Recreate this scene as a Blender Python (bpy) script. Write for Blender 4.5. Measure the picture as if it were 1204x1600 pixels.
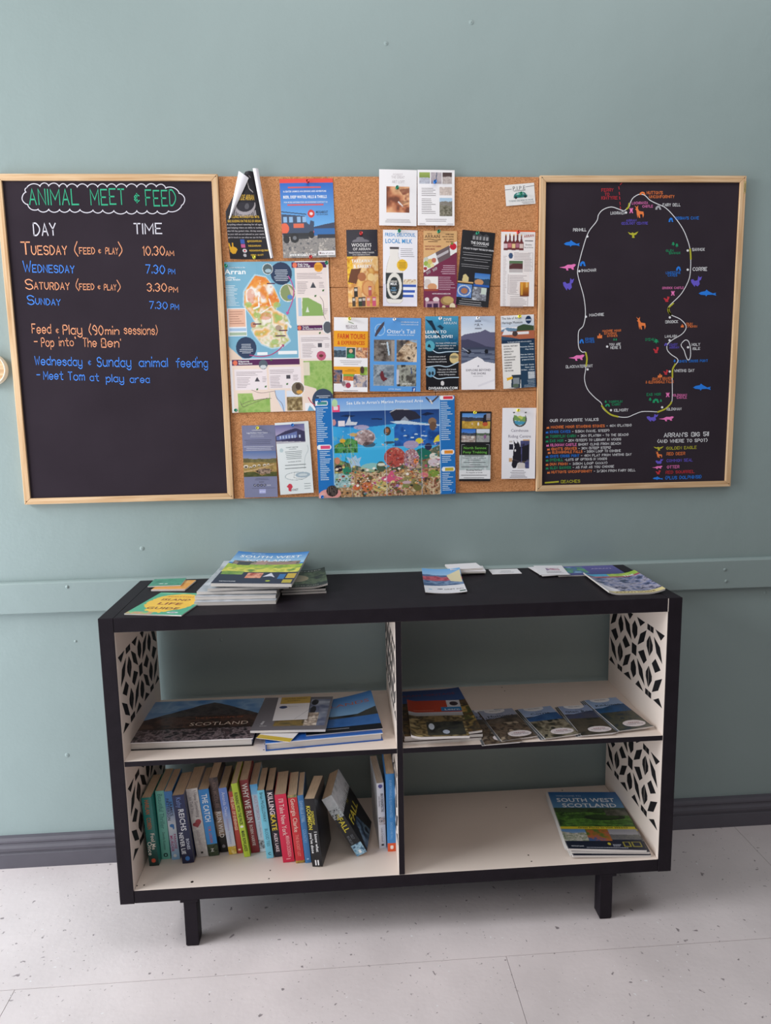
import bpy, math, random
import numpy as np
from mathutils import Matrix, Vector

for _o in list(bpy.data.objects): bpy.data.objects.remove(_o)
SC = bpy.context.scene
COL = SC.collection
random.seed(7)

# ------------------------------------------------------------------ camera
CX, CY, CZ = 0.592, -1.7489, 1.40216
PITCH, YAW, ROLL, FPX = -0.14718, 0.06524, -0.01842, 1131.9
_cp, _sp, _cy, _sy = math.cos(PITCH), math.sin(PITCH), math.cos(YAW), math.sin(YAW)
_f = np.array([_sy*_cp, _cy*_cp, _sp]); _r0 = np.array([_cy, -_sy, 0.0]); _u0 = np.cross(_r0, _f)
_r = _r0*math.cos(ROLL) + _u0*math.sin(ROLL); _u = -_r0*math.sin(ROLL) + _u0*math.cos(ROLL)
cam_d = bpy.data.cameras.new('camera'); cam = bpy.data.objects.new('camera', cam_d); COL.objects.link(cam)
cam_d.sensor_fit = 'VERTICAL'; cam_d.sensor_height = 36.0; cam_d.lens = FPX/1600*36.0
cam.matrix_world = Matrix(((_r[0], _u[0], -_f[0], CX), (_r[1], _u[1], -_f[1], CY), (_r[2], _u[2], -_f[2], CZ), (0, 0, 0, 1)))
cam_d.clip_start = 0.05
SC.camera = cam

# ------------------------------------------------------------------ world, daylight, exposure
W = bpy.data.worlds.new('world'); SC.world = W; W.use_nodes = True
W.node_tree.nodes['Background'].inputs[0].default_value = (1.0, 0.98, 0.97, 1)
W.node_tree.nodes['Background'].inputs[1].default_value = 0.15

def area(name, loc, target, sx, sy, power, col, spread=180):
    l = bpy.data.lights.new(name, 'AREA'); l.shape = 'RECTANGLE'; l.size = sx; l.size_y = sy
    l.energy = power; l.color = col; l.spread = math.radians(spread)
    o = bpy.data.objects.new(name, l); COL.objects.link(o); o.location = loc
    d = Vector(target) - Vector(loc)
    o.rotation_euler = d.to_track_quat('-Z', 'Y').to_euler()
    return o
# low side window / glass door far to the left, then two added fills, overhead and behind the viewer
area('side_window_near_wall', (-1.7, -0.3, 0.6), (0.3, -0.1, 0.5), 1.0, 1.1, 21, (0.90, 0.99, 1.06))
area('side_window_low', (-2.3, -1.6, 0.5), (0.3, -0.9, 0.3), 1.6, 0.9, 22, (0.93, 0.99, 1.04))
area('side_window_middle', (-2.3, -0.9, 1.5), (0.3, -0.6, 1.0), 2.0, 0.9, 18, (0.95, 0.99, 1.03))
area('side_window_high', (-2.3, -0.6, 2.5), (0.6, 0.1, 2.1), 1.6, 0.8, 84, (0.98, 1.0, 1.01))
area('ceiling_bounce_right', (1.25, -0.4, 3.1), (1.25, -0.3, 0.0), 2.6, 0.9, 18, (0.97, 1.0, 1.02))  # added area light standing in for ceiling bounce on the upper wall
area('fill_behind_high', (0.0, -2.8, 3.1), (0.8, 0.0, 0.6), 2.4, 1.2, 17, (1.04, 0.99, 0.95))  # fill added high behind the viewer to lift the backs of the shelves
SC.view_settings.view_transform = 'Standard'; SC.view_settings.look = 'None'
SC.view_settings.gamma = 1.0; SC.view_settings.use_curve_mapping = False
SC.view_settings.exposure = 0.0

# ------------------------------------------------------------------ measuring: a sight line met with a real plane
def _ray(x, y): return _f + _r*(x-602)/FPX - _u*(y-800)/FPX
def on_wall(x, y, Y):
    d = _ray(x, y); t = (Y-CY)/d[1]; return (CX+t*d[0], CZ+t*d[2])
def on_level(x, y, z):
    d = _ray(x, y); t = (z-CZ)/d[2]; return (CX+t*d[0], CY+t*d[1])

# ------------------------------------------------------------------ dimensions (metres)
WALL = 0.412        # wall face
CORK = 0.402        # face of the cork tiles
FRONT = 0.393       # face of the board frames, rail, skirting
BW, BH, BD, LEG, BT = 1.465, 0.765, 0.39, 0.1343, 0.0367
SHELF = LEG + 0.3917; TOP = LEG + BH; FLOORZ = LEG + BT; ST = 0.014

# ------------------------------------------------------------------ colour and materials
def lin(c):
    if isinstance(c, str):
        c = c.lstrip('#')
        if len(c) == 3: c = ''.join(q*2 for q in c)
        c = [int(c[i:i+2], 16)/255 for i in (0, 2, 4)]
    return np.array([q/12.92 if q <= 0.04045 else ((q+0.055)/1.055)**2.4 for q in c])

def newmat(name, rough=0.5, spec=0.5):
    m = bpy.data.materials.new(name); m.use_nodes = True
    b = m.node_tree.nodes['Principled BSDF']; b.inputs['Roughness'].default_value = rough
    b.inputs['Specular IOR Level'].default_value = spec
    return m, m.node_tree, b
def nd(t, kind, **k):
    n = t.nodes.new(kind)
    for a, v in k.items(): setattr(n, a, v)
    return n
def solid(name, c, rough=0.5, spec=0.5, metal=0.0, noise=0.0, nscale=20, bump=0.0, bscale=150, stretch=(1, 1, 1)):
    m, t, b = newmat(name, rough, spec); c = lin(c)
    b.inputs['Metallic'].default_value = metal
    b.inputs['Base Color'].default_value = (*c, 1)
    if noise or bump:
        tc = nd(t, 'ShaderNodeTexCoord'); mp = nd(t, 'ShaderNodeMapping'); mp.inputs['Scale'].default_value = stretch
        t.links.new(tc.outputs['Object'], mp.inputs['Vector'])
    if noise:
        n = nd(t, 'ShaderNodeTexNoise'); n.inputs['Scale'].default_value = nscale; n.inputs['Detail'].default_value = 5
        t.links.new(mp.outputs[0], n.inputs['Vector'])
        r = nd(t, 'ShaderNodeValToRGB'); r.color_ramp.elements[0].position = 0.3; r.color_ramp.elements[1].position = 0.7
        r.color_ramp.elements[0].color = (*(c*(1-noise)), 1); r.color_ramp.elements[1].color = (*np.minimum(c*(1+noise), 1), 1)
        t.links.new(n.outputs['Fac'], r.inputs[0]); t.links.new(r.outputs[0], b.inputs['Base Color'])
    if bump:
        n2 = nd(t, 'ShaderNodeTexNoise'); n2.inputs['Scale'].default_value = bscale; n2.inputs['Detail'].default_value = 3
        t.links.new(mp.outputs[0], n2.inputs['Vector'])
        bp = nd(t, 'ShaderNodeBump'); bp.inputs['Strength'].default_value = bump; bp.inputs['Distance'].default_value = 0.002
        t.links.new(n2.outputs['Fac'], bp.inputs['Height']); t.links.new(bp.outputs[0], b.inputs['Normal'])
    return m
def inked(name, rough, spec=0.4):
    m, t, b = newmat(name, rough, spec)
    a = nd(t, 'ShaderNodeAttribute', attribute_name='Col'); t.links.new(a.outputs['Color'], b.inputs['Base Color'])
    return m

M = {}
M['print'] = inked('printed_paper', 0.5, 0.3)
M['gloss'] = inked('glossy_print', 0.28, 0.45)
M['chalk'] = inked('chalk_pen', 0.8, 0.1)
M['white'] = solid('white_foil', '#e2d4ca', 0.45, 0.35, noise=0.02, nscale=6)
M['black'] = solid('black_paint', '#231e24', 0.5, 0.12, noise=0.12, nscale=25, bump=0.12, bscale=220)
M['stencil'] = solid('black_stencil', '#1c1b1e', 0.6, 0.15)
M['board'] = solid('blackboard', '#362f36', 0.8, 0.0, noise=0.1, nscale=5)
M['pages'] = solid('aged_page_edges', '#cdb79c', 0.85, 0.1, noise=0.16, nscale=55, stretch=(14, 0.6, 1))
M['whitepages'] = solid('white_page_edges', '#d9d2cd', 0.7, 0.2, noise=0.10, nscale=60, stretch=(0.4, 0.4, 16))
M['metal'] = solid('steel', '#b9b9bd', 0.3, 0.5, metal=1.0)
M['brass'] = solid('dull_brass', '#a08a50', 0.45, 0.5, metal=0.7)
M['hole'] = solid('screw_hole', '#241d1a', 0.9, 0.1)
M['wire'] = solid('white_binding_wire', '#d8d8d8', 0.4, 0.5)

def wall_material():
    m, t, b = newmat('sage_teal_paint', 0.42, 0.35)
    tc = nd(t, 'ShaderNodeTexCoord')
    n = nd(t, 'ShaderNodeTexNoise'); n.inputs['Scale'].default_value = 1.7; n.inputs['Detail'].default_value = 6
    t.links.new(tc.outputs['Object'], n.inputs['Vector'])
    r = nd(t, 'ShaderNodeValToRGB'); r.color_ramp.elements[0].position = 0.3; r.color_ramp.elements[1].position = 0.7
    c = np.array([0.28, 0.349, 0.346])
    r.color_ramp.elements[0].color = (*(c*0.955), 1); r.color_ramp.elements[1].color = (*(c*1.04), 1)
    t.links.new(n.outputs['Fac'], r.inputs[0]); t.links.new(r.outputs[0], b.inputs['Base Color'])
    n2 = nd(t, 'ShaderNodeTexNoise'); n2.inputs['Scale'].default_value = 110; n2.inputs['Detail'].default_value = 3
    n3 = nd(t, 'ShaderNodeTexNoise'); n3.inputs['Scale'].default_value = 9; n3.inputs['Detail'].default_value = 2
    for q in (n2, n3): t.links.new(tc.outputs['Object'], q.inputs['Vector'])
    b1 = nd(t, 'ShaderNodeBump'); b1.inputs['Strength'].default_value = 0.35; b1.inputs['Distance'].default_value = 0.0009
    b2 = nd(t, 'ShaderNodeBump'); b2.inputs['Strength'].default_value = 0.25; b2.inputs['Distance'].default_value = 0.006
    t.links.new(n2.outputs['Fac'], b1.inputs['Height']); t.links.new(n3.outputs['Fac'], b2.inputs['Height'])
    t.links.new(b2.outputs[0], b1.inputs['Normal']); t.links.new(b1.outputs[0], b.inputs['Normal'])
    return m
M['wall'] = wall_material()

def floor_material():
    m, t, b = newmat('painted_pale_floor', 0.46, 0.35)
    tc = nd(t, 'ShaderNodeTexCoord')
    def noise(s, d=4, dist=0.0):
        n = nd(t, 'ShaderNodeTexNoise'); n.inputs['Scale'].default_value = s; n.inputs['Detail'].default_value = d
        n.inputs['Distortion'].default_value = dist
        t.links.new(tc.outputs['Object'], n.inputs['Vector']); return n
    base = nd(t, 'ShaderNodeValToRGB'); c = np.array([0.70, 0.625, 0.628])
    base.color_ramp.elements[0].position = 0.3; base.color_ramp.elements[1].position = 0.72
    base.color_ramp.elements[0].color = (*(c*0.87), 1); base.color_ramp.elements[1].color = (*(c*1.06), 1)
    t.links.new(noise(3.5, 9).outputs['Fac'], base.inputs[0])
    prev = base.outputs[0]
    for s, lo, hi, col in ((46, 0.70, 0.74, '#8d8285'), (120, 0.71, 0.75, '#6d6062'), (70, 0.72, 0.75, '#e6e2e4')):
        r = nd(t, 'ShaderNodeValToRGB'); r.color_ramp.elements[0].position = lo; r.color_ramp.elements[1].position = hi
        t.links.new(noise(s, 2, 0.4).outputs['Fac'], r.inputs[0])
        mx = nd(t, 'ShaderNodeMix', data_type='RGBA'); mx.inputs[7].default_value = (*lin(col), 1)
        t.links.new(r.outputs[0], mx.inputs[0]); t.links.new(prev, mx.inputs[6]); prev = mx.outputs[2]
    t.links.new(prev, b.inputs['Base Color'])
    b1 = nd(t, 'ShaderNodeBump'); b1.inputs['Strength'].default_value = 0.4; b1.inputs['Distance'].default_value = 0.0012
    b2 = nd(t, 'ShaderNodeBump'); b2.inputs['Strength'].default_value = 0.25; b2.inputs['Distance'].default_value = 0.004
    t.links.new(noise(65, 3).outputs['Fac'], b1.inputs['Height']); t.links.new(noise(11, 3).outputs['Fac'], b2.inputs['Height'])
    t.links.new(b2.outputs[0], b1.inputs['Normal']); t.links.new(b1.outputs[0], b.inputs['Normal'])
    return m
M['floor'] = floor_material()
M['skirting'] = solid('dark_grey_skirting_paint', '#5b5860', 0.5, 0.3, noise=0.07, nscale=12, bump=0.1, bscale=60)

def cork_material():
    m, t, b = newmat('cork', 0.85, 0.15)
    tc = nd(t, 'ShaderNodeTexCoord')
    v = nd(t, 'ShaderNodeTexVoronoi'); v.inputs['Scale'].default_value = 420
    n = nd(t, 'ShaderNodeTexNoise'); n.inputs['Scale'].default_value = 260; n.inputs['Detail'].default_value = 5
    n2 = nd(t, 'ShaderNodeTexNoise'); n2.inputs['Scale'].default_value = 5; n2.inputs['Detail'].default_value = 3
    for q in (v, n, n2): t.links.new(tc.outputs['Object'], q.inputs['Vector'])
    r = nd(t, 'ShaderNodeValToRGB'); e = r.color_ramp.elements
    e[0].position = 0.2; e[0].color = (*lin('#9d6844'), 1); e[1].position = 0.8; e[1].color = (*lin('#dba173'), 1)
    q = e.new(0.5); q.color = (*lin('#c4885a'), 1)
    mx = nd(t, 'ShaderNodeMix', data_type='FLOAT'); mx.inputs[0].default_value = 0.4
    t.links.new(n.outputs['Fac'], mx.inputs[2]); sp = nd(t, 'ShaderNodeSeparateColor'); t.links.new(v.outputs['Color'], sp.inputs[0])
    t.links.new(sp.outputs[0], mx.inputs[3]); t.links.new(mx.outputs[0], r.inputs[0])
    t.links.new(r.outputs[0], b.inputs['Base Color'])
    bp = nd(t, 'ShaderNodeBump'); bp.inputs['Strength'].default_value = 0.4; bp.inputs['Distance'].default_value = 0.001
    t.links.new(n.outputs['Fac'], bp.inputs['Height']); t.links.new(bp.outputs[0], b.inputs['Normal'])
    return m
M['cork'] = cork_material()

def pine(name, stretch):
    m, t, b = newmat(name, 0.5, 0.3)
    tc = nd(t, 'ShaderNodeTexCoord'); mp = nd(t, 'ShaderNodeMapping'); mp.inputs['Scale'].default_value = stretch
    t.links.new(tc.outputs['Object'], mp.inputs['Vector'])
    n = nd(t, 'ShaderNodeTexNoise'); n.inputs['Scale'].default_value = 6; n.inputs['Detail'].default_value = 5; n.inputs['Distortion'].default_value = 0.6
    t.links.new(mp.outputs[0], n.inputs['Vector'])
    r = nd(t, 'ShaderNodeValToRGB'); e = r.color_ramp.elements
    e[0].position = 0.32; e[0].color = (*lin('#c0966b'), 1); e[1].position = 0.66; e[1].color = (*lin('#e2c29c'), 1)
    t.links.new(n.outputs['Fac'], r.inputs[0]); t.links.new(r.outputs[0], b.inputs['Base Color'])
    return m
M['pine_h'] = pine('pine_grain_across', (0.8, 20, 20)); M['pine_v'] = pine('pine_grain_upright', (20, 20, 0.8))

# ------------------------------------------------------------------ geometry collector
class Geo:
    def __init__(s): s.V = []; s.F = []; s.C = []; s.MI = []; s.n = 0
    def add(s, V, F, col=(0.8, 0.8, 0.8), mi=0):
        V = np.asarray(V, float); k = len(V)
        c = np.asarray(col, float)
        if c.ndim == 1: c = np.tile(c[:3], (k, 1))
        s.V.append(V); s.C.append(c)
        s.F += [tuple(int(i)+s.n for i in f) for f in F]; s.MI += [mi]*len(F); s.n += k
        return s
    def box(s, x0, x1, y0, y1, z0, z1, mi=0, col=(0.8, 0.8, 0.8), face_mi=None):
        V = [(x, y, z) for x in (x0, x1) for y in (y0, y1) for z in (z0, z1)]
        F = [(0, 1, 3, 2), (4, 6, 7, 5), (0, 4, 5, 1), (2, 3, 7, 6), (0, 2, 6, 4), (1, 5, 7, 3)]  # -x +x -y +y -z +z
        n0 = len(s.MI); s.add(V, F, col, mi)
        if face_mi:
            for k, v in face_mi.items(): s.MI[n0+k] = v
        return s
    def prism(s, pts, a, b, axis='y', mi=0, col=(0.8, 0.8, 0.8)):
        n = len(pts)
        def P(u, v, w): return {'y': (u, w, v), 'x': (w, u, v), 'z': (u, v, w)}[axis]
        V = [P(u, v, a) for u, v in pts] + [P(u, v, b) for u, v in pts]
        F = [tuple(range(n)), tuple(reversed(range(n, 2*n)))] + [(i, i+n, (i+1) % n+n, (i+1) % n) for i in range(n)]
        return s.add(V, F, col, mi)
    def lathe(s, prof, seg=14, origin=(0, 0, 0), mi=0, col=(0.8, 0.8, 0.8), axis='-y'):
        V = []; F = []
        for r, h in prof:
            for k in range(seg):
                a = 2*math.pi*k/seg; p = (r*math.cos(a), -h, r*math.sin(a)) if axis == '-y' else (r*math.cos(a), r*math.sin(a), h)
                V.append(tuple(np.add(p, origin)))
        for i in range(len(prof)-1):
            for k in range(seg):
                F.append((i*seg+k, i*seg+(k+1) % seg, (i+1)*seg+(k+1) % seg, (i+1)*seg+k))
        F.append(tuple(range(seg))); F.append(tuple(reversed(range((len(prof)-1)*seg, len(prof)*seg))))
        return s.add(V, F, col, mi)
    def mesh(s, name, mats):
        V = np.concatenate(s.V); C = np.concatenate(s.C)
        me = bpy.data.meshes.new(name)
        lens = np.array([len(f) for f in s.F]); loops = np.fromiter((i for f in s.F for i in f), int, int(lens.sum()))
        me.vertices.add(len(V)); me.vertices.foreach_set('co', V.astype(np.float32).ravel())
        me.loops.add(len(loops)); me.loops.foreach_set('vertex_index', loops.astype(np.int32))
        me.polygons.add(len(lens)); st = np.concatenate(([0], np.cumsum(lens)[:-1]))
        me.polygons.foreach_set('loop_start', st.astype(np.int32)); me.polygons.foreach_set('loop_total', lens.astype(np.int32))
        for m in mats: me.materials.append(M[m])
        me.polygons.foreach_set('material_index', np.array(s.MI, np.int32))
        me.update(calc_edges=True); me.validate()
        ca = me.color_attributes.new('Col', 'FLOAT_COLOR', 'POINT')
        ca.data.foreach_set('color', np.concatenate([C, np.ones((len(C), 1))], 1).astype(np.float32).ravel())
        return me
    def obj(s, name, mats, parent=None, bevel=0.0, smooth=False, loc=None):
        if isinstance(mats, str): mats = [mats]
        o = bpy.data.objects.new(name, s.mesh(name, mats)); COL.objects.link(o)
        if parent: o.parent = parent
        if loc: o.location = loc
        o.data.polygons.foreach_set('use_smooth', [bool(smooth)]*len(o.data.polygons)); o.data.update()
        if bevel:
            m = o.modifiers.new('Bevel', 'BEVEL'); m.width = bevel; m.segments = 2; m.limit_method = 'ANGLE'
        return o
def tag(o, label, cat=None, group=None, kind=None):
    if label: o['label'] = label
    if cat: o['category'] = cat
    if group: o['group'] = group
    if kind: o['kind'] = kind
    return o
def root(name, label, cat, loc=(0, 0, 0), rot=(0, 0, 0), group=None):
    o = bpy.data.objects.new(name, None); COL.objects.link(o); o.empty_display_size = 0.05
    o.location = loc; o.rotation_euler = rot
    return tag(o, label, cat, group)

# ------------------------------------------------------------------ lettering: Blender's built-in font and a hand-drawn stroke font
_gl = {}
def _raw(ch, off):
    cu = bpy.data.curves.new('t', 'FONT'); cu.body = ch; cu.size = 1.0; cu.resolution_u = 2; cu.offset = off
    o = bpy.data.objects.new('t', cu); COL.objects.link(o)
    dg = bpy.context.evaluated_depsgraph_get(); ev = o.evaluated_get(dg); me = ev.to_mesh()
    V = np.array([v.co[:2] for v in me.vertices]) if len(me.vertices) else np.zeros((0, 2))
    F = [tuple(p.vertices) for p in me.polygons]
    ev.to_mesh_clear(); bpy.data.objects.remove(o); bpy.data.curves.remove(cu)
    return V, F
_pipe = {}
def glyph(ch, bold):
    k = (ch, bold)
    if k in _gl: return _gl[k]
    off = 0.018 if bold else 0.0
    V, F = _raw(ch, off) if ch != ' ' else (np.zeros((0, 2)), [])
    if 'b' not in _pipe:
        _pipe['b'] = _raw('||', 0)[0][:, 0].max() - 0.0
    adv = _raw(ch + '|', 0)[0][:, 0].max() - (_raw('|', 0)[0][:, 0].max())
    if 'H' not in _pipe: _pipe['H'] = _raw('H', 0)[0][:, 1].max()
    _gl[k] = (V/_pipe['H'], F, adv/_pipe['H'] + (0.04 if bold else 0))
    return _gl[k]

# stroke font: digit pairs xy on a 0-4 by 0-8 grid (baseline 2, x-height 6, cap top 8, descender 0); ~ marks a smoothed stroke
SF = {
'A':'02 28 42;14 34','B':'02 08;~08 38 46 35 05;~05 35 44 42 32 02','C':'~47 28 06 04 22 43','D':'02 08;~08 28 46 44 22 02','E':'48 08 02 42;05 35',
'F':'02 08 48;05 35','G':'~47 28 06 04 22 43 45;25 45','H':'02 08;42 48;05 45','I':'22 28','J':'~48 44 32 12 03','K':'02 08;48 05 42','L':'08 02 42',
'M':'02 08 24 48 42','N':'02 08 42 48','O':'~28 06 04 22 44 46 28','P':'02 08;~08 38 46 35 05','Q':'~28 06 04 22 44 46 28;34 42','R':'02 08;~08 38 46 35 05;25 42',
'S':'~47 28 07 15 35 43 22 03','T':'08 48;28 22','U':'~08 04 22 44 48','V':'08 22 48','W':'08 12 26 32 48','X':'08 42;48 02','Y':'08 25 48;25 22','Z':'08 48 02 42',
'a':'~45 26 05 03 22 43;46 42','b':'08 02;~04 26 45 43 22 03','c':'~45 26 05 03 22 43','d':'~45 26 05 03 22 43;48 42','e':'~04 44 45 26 05 03 22 43','f':'~48 38 27 22;06 46',
'g':'~45 26 05 03 22 43;~46 41 20 01','h':'08 02;~04 26 45 42','i':'26 22;28 29','j':'~26 21 10;28 29','k':'08 02;46 14 42','l':'28 22','m':'06 02;~04 16 25 22;~24 36 45 42',
'n':'06 02;~04 26 45 42','o':'~26 05 03 22 43 45 26','p':'06 00;~04 26 45 43 22 03','q':'~45 26 05 03 22 43;46 40','r':'06 02;~04 26 46','s':'~45 26 05 34 43 22 03',
't':'~28 23 32 42;06 46','u':'~06 03 22 43;46 42','v':'06 22 46','w':'06 12 25 32 46','x':'06 42;46 02','y':'~06 03 22 43;~46 41 20 01','z':'06 46 02 42',
'0':'~28 06 04 22 44 46 28','1':'17 28 22','2':'~07 28 46 34 02;02 42','3':'~07 28 46 25;~25 44 22 03','4':'38 04 44;38 32','5':'48 08 05;~05 35 44 22 03','6':'~48 15 04 22 43 25 04',
'7':'08 48 12','8':'~25 06 28 46 25 04 22 44 25','9':'~44 25 06 28 46 43 22','.':'22 23','-':'05 35','(':'~39 15 32','):':'', ')':'~19 35 12','&':'~43 16 28 36 04 22 44','@':'~47 28 06 25;~25 04 22 43;29 21','!':'28 24;22 23',
"'":'28 27',',':'23 12','/':'02 48',':':'23 24;25 26','$':'~47 28 07 15 35 43 22 03;29 21'}
def _smooth(p, n=5):
    p = np.array(p, float); closed = np.allclose(p[0], p[-1])
    if closed: q = np.vstack([p[-2], p, p[1]])
    else: q = np.vstack([2*p[0]-p[1], p, 2*p[-1]-p[-2]])
    out = []
    for i in range(1, len(q)-2):
        for k in range(n):
            t = k/n
            out.append(0.5*((2*q[i])+(-q[i-1]+q[i+1])*t+(2*q[i-1]-5*q[i]+4*q[i+1]-q[i+2])*t*t+(-q[i-1]+3*q[i]-3*q[i+1]+q[i+2])*t**3))
    out.append(q[-2]); return out
def strokes(ch):
    out = []
    for st in SF.get(ch, '').split(';'):
        if not st: continue
        sm = st[0] == '~'; st = st.lstrip('~')
        p = [(int(a[0])/6.0, (int(a[1])-2)/6.0) for a in st.split()]
        out.append(_smooth(p, 4) if sm and len(p) > 2 else [np.array(q) for q in p])
    return out
def ribbon(pts, w, closed=False):
    """one joined strip of quads along a polyline"""
    p = np.array(pts, float)
    if closed: p = np.vstack([p, p[:1]])
    keep = [0]+[i for i in range(1, len(p)) if np.linalg.norm(p[i]-p[i-1]) > 1e-9]; p = p[keep]
    if len(p) < 2: return np.zeros((0, 2)), []
    d = np.diff(p, axis=0); d /= np.linalg.norm(d, axis=1)[:, None]
    t = np.vstack([d[:1], (d[:-1]+d[1:]), d[-1:]]); ln = np.linalg.norm(t, axis=1); ln[ln < 0.6] = 0.6; 
    nrm = np.stack([-t[:, 1], t[:, 0]], 1)/ln[:, None]
    m = np.ones(len(p)); m[1:-1] = np.minimum(2.0/ln[1:-1], 1.6)
    if not closed: p[0] -= d[0]*w*0.35; p[-1] += d[-1]*w*0.35
    V = np.vstack([p+nrm*(w/2)*m[:, None], p-nrm*(w/2)*m[:, None]]); n = len(p)
    return V, [(i+n, i+1+n, i+1, i) for i in range(n-1)]

_ext = {}
def text_polys(s, h, bold=True, hand=False, wt=0.16, jitter=0.0):
    """lettering laid along +x from the origin, cap height h -> (V, F, width)"""
    V = []; F = []; n = 0; x = 0.0; rng = random.Random(len(s)*31+ord(s[0]) if s else 0)
    for ch in s:
        if hand:
            st = strokes(ch)
            if not st: x += 0.7*h; continue
            if ch not in _ext: a = np.vstack([np.array(q) for q in st]); _ext[ch] = (a[:, 0].min(), a[:, 0].max())
            x0, x1 = _ext[ch]; k = 1.3 if ch in 'MWmw' else 1.0; j = jitter*rng.uniform(-1, 1); sl = 0.25*jitter*rng.uniform(-1, 1)
            for q_ in st:
                v, f = ribbon([((q[0]-x0)*k*h+q[1]*sl*h+x, (q[1]+j)*h) for q in q_], wt*h)
                V.append(v); F += [tuple(i+n for i in g) for g in f]; n += len(v)
            x += ((x1-x0)*k+0.27)*h
        else:
            v, f, adv = glyph(ch, bold)
            if len(v): V.append(v*h+np.array([x, 0])); F += [tuple(i+n for i in g) for g in f]; n += len(v)
            x += adv*h
    V = np.vstack(V) if V else np.zeros((0, 2))
    return V, F, x

# ------------------------------------------------------------------ printed sheets: ink colours on a fine mesh, lettering as raised ink
_ng = {}
def vnoise(X, Y, sc, seed):
    if seed not in _ng: _ng[seed] = np.random.RandomState(seed).rand(67, 67)
    g = _ng[seed]; x = X/sc+seed*3.1; y = Y/sc+seed*1.7; xi = np.floor(x).astype(int); yi = np.floor(y).astype(int); fx = x-xi; fy = y-yi
    fx = fx*fx*(3-2*fx); fy = fy*fy*(3-2*fy)
    a = g[yi % 67, xi % 67]; b = g[yi % 67, (xi+1) % 67]; c = g[(yi+1) % 67, xi % 67]; d = g[(yi+1) % 67, (xi+1) % 67]
    return (a*(1-fx)+b*fx)*(1-fy)+(c*(1-fx)+d*fx)*fy
def fbm(X, Y, sc, seed): return (vnoise(X, Y, sc, seed)*0.5+vnoise(X, Y, sc*0.5, seed+1)*0.3+vnoise(X, Y, sc*0.24, seed+2)*0.2)

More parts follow.
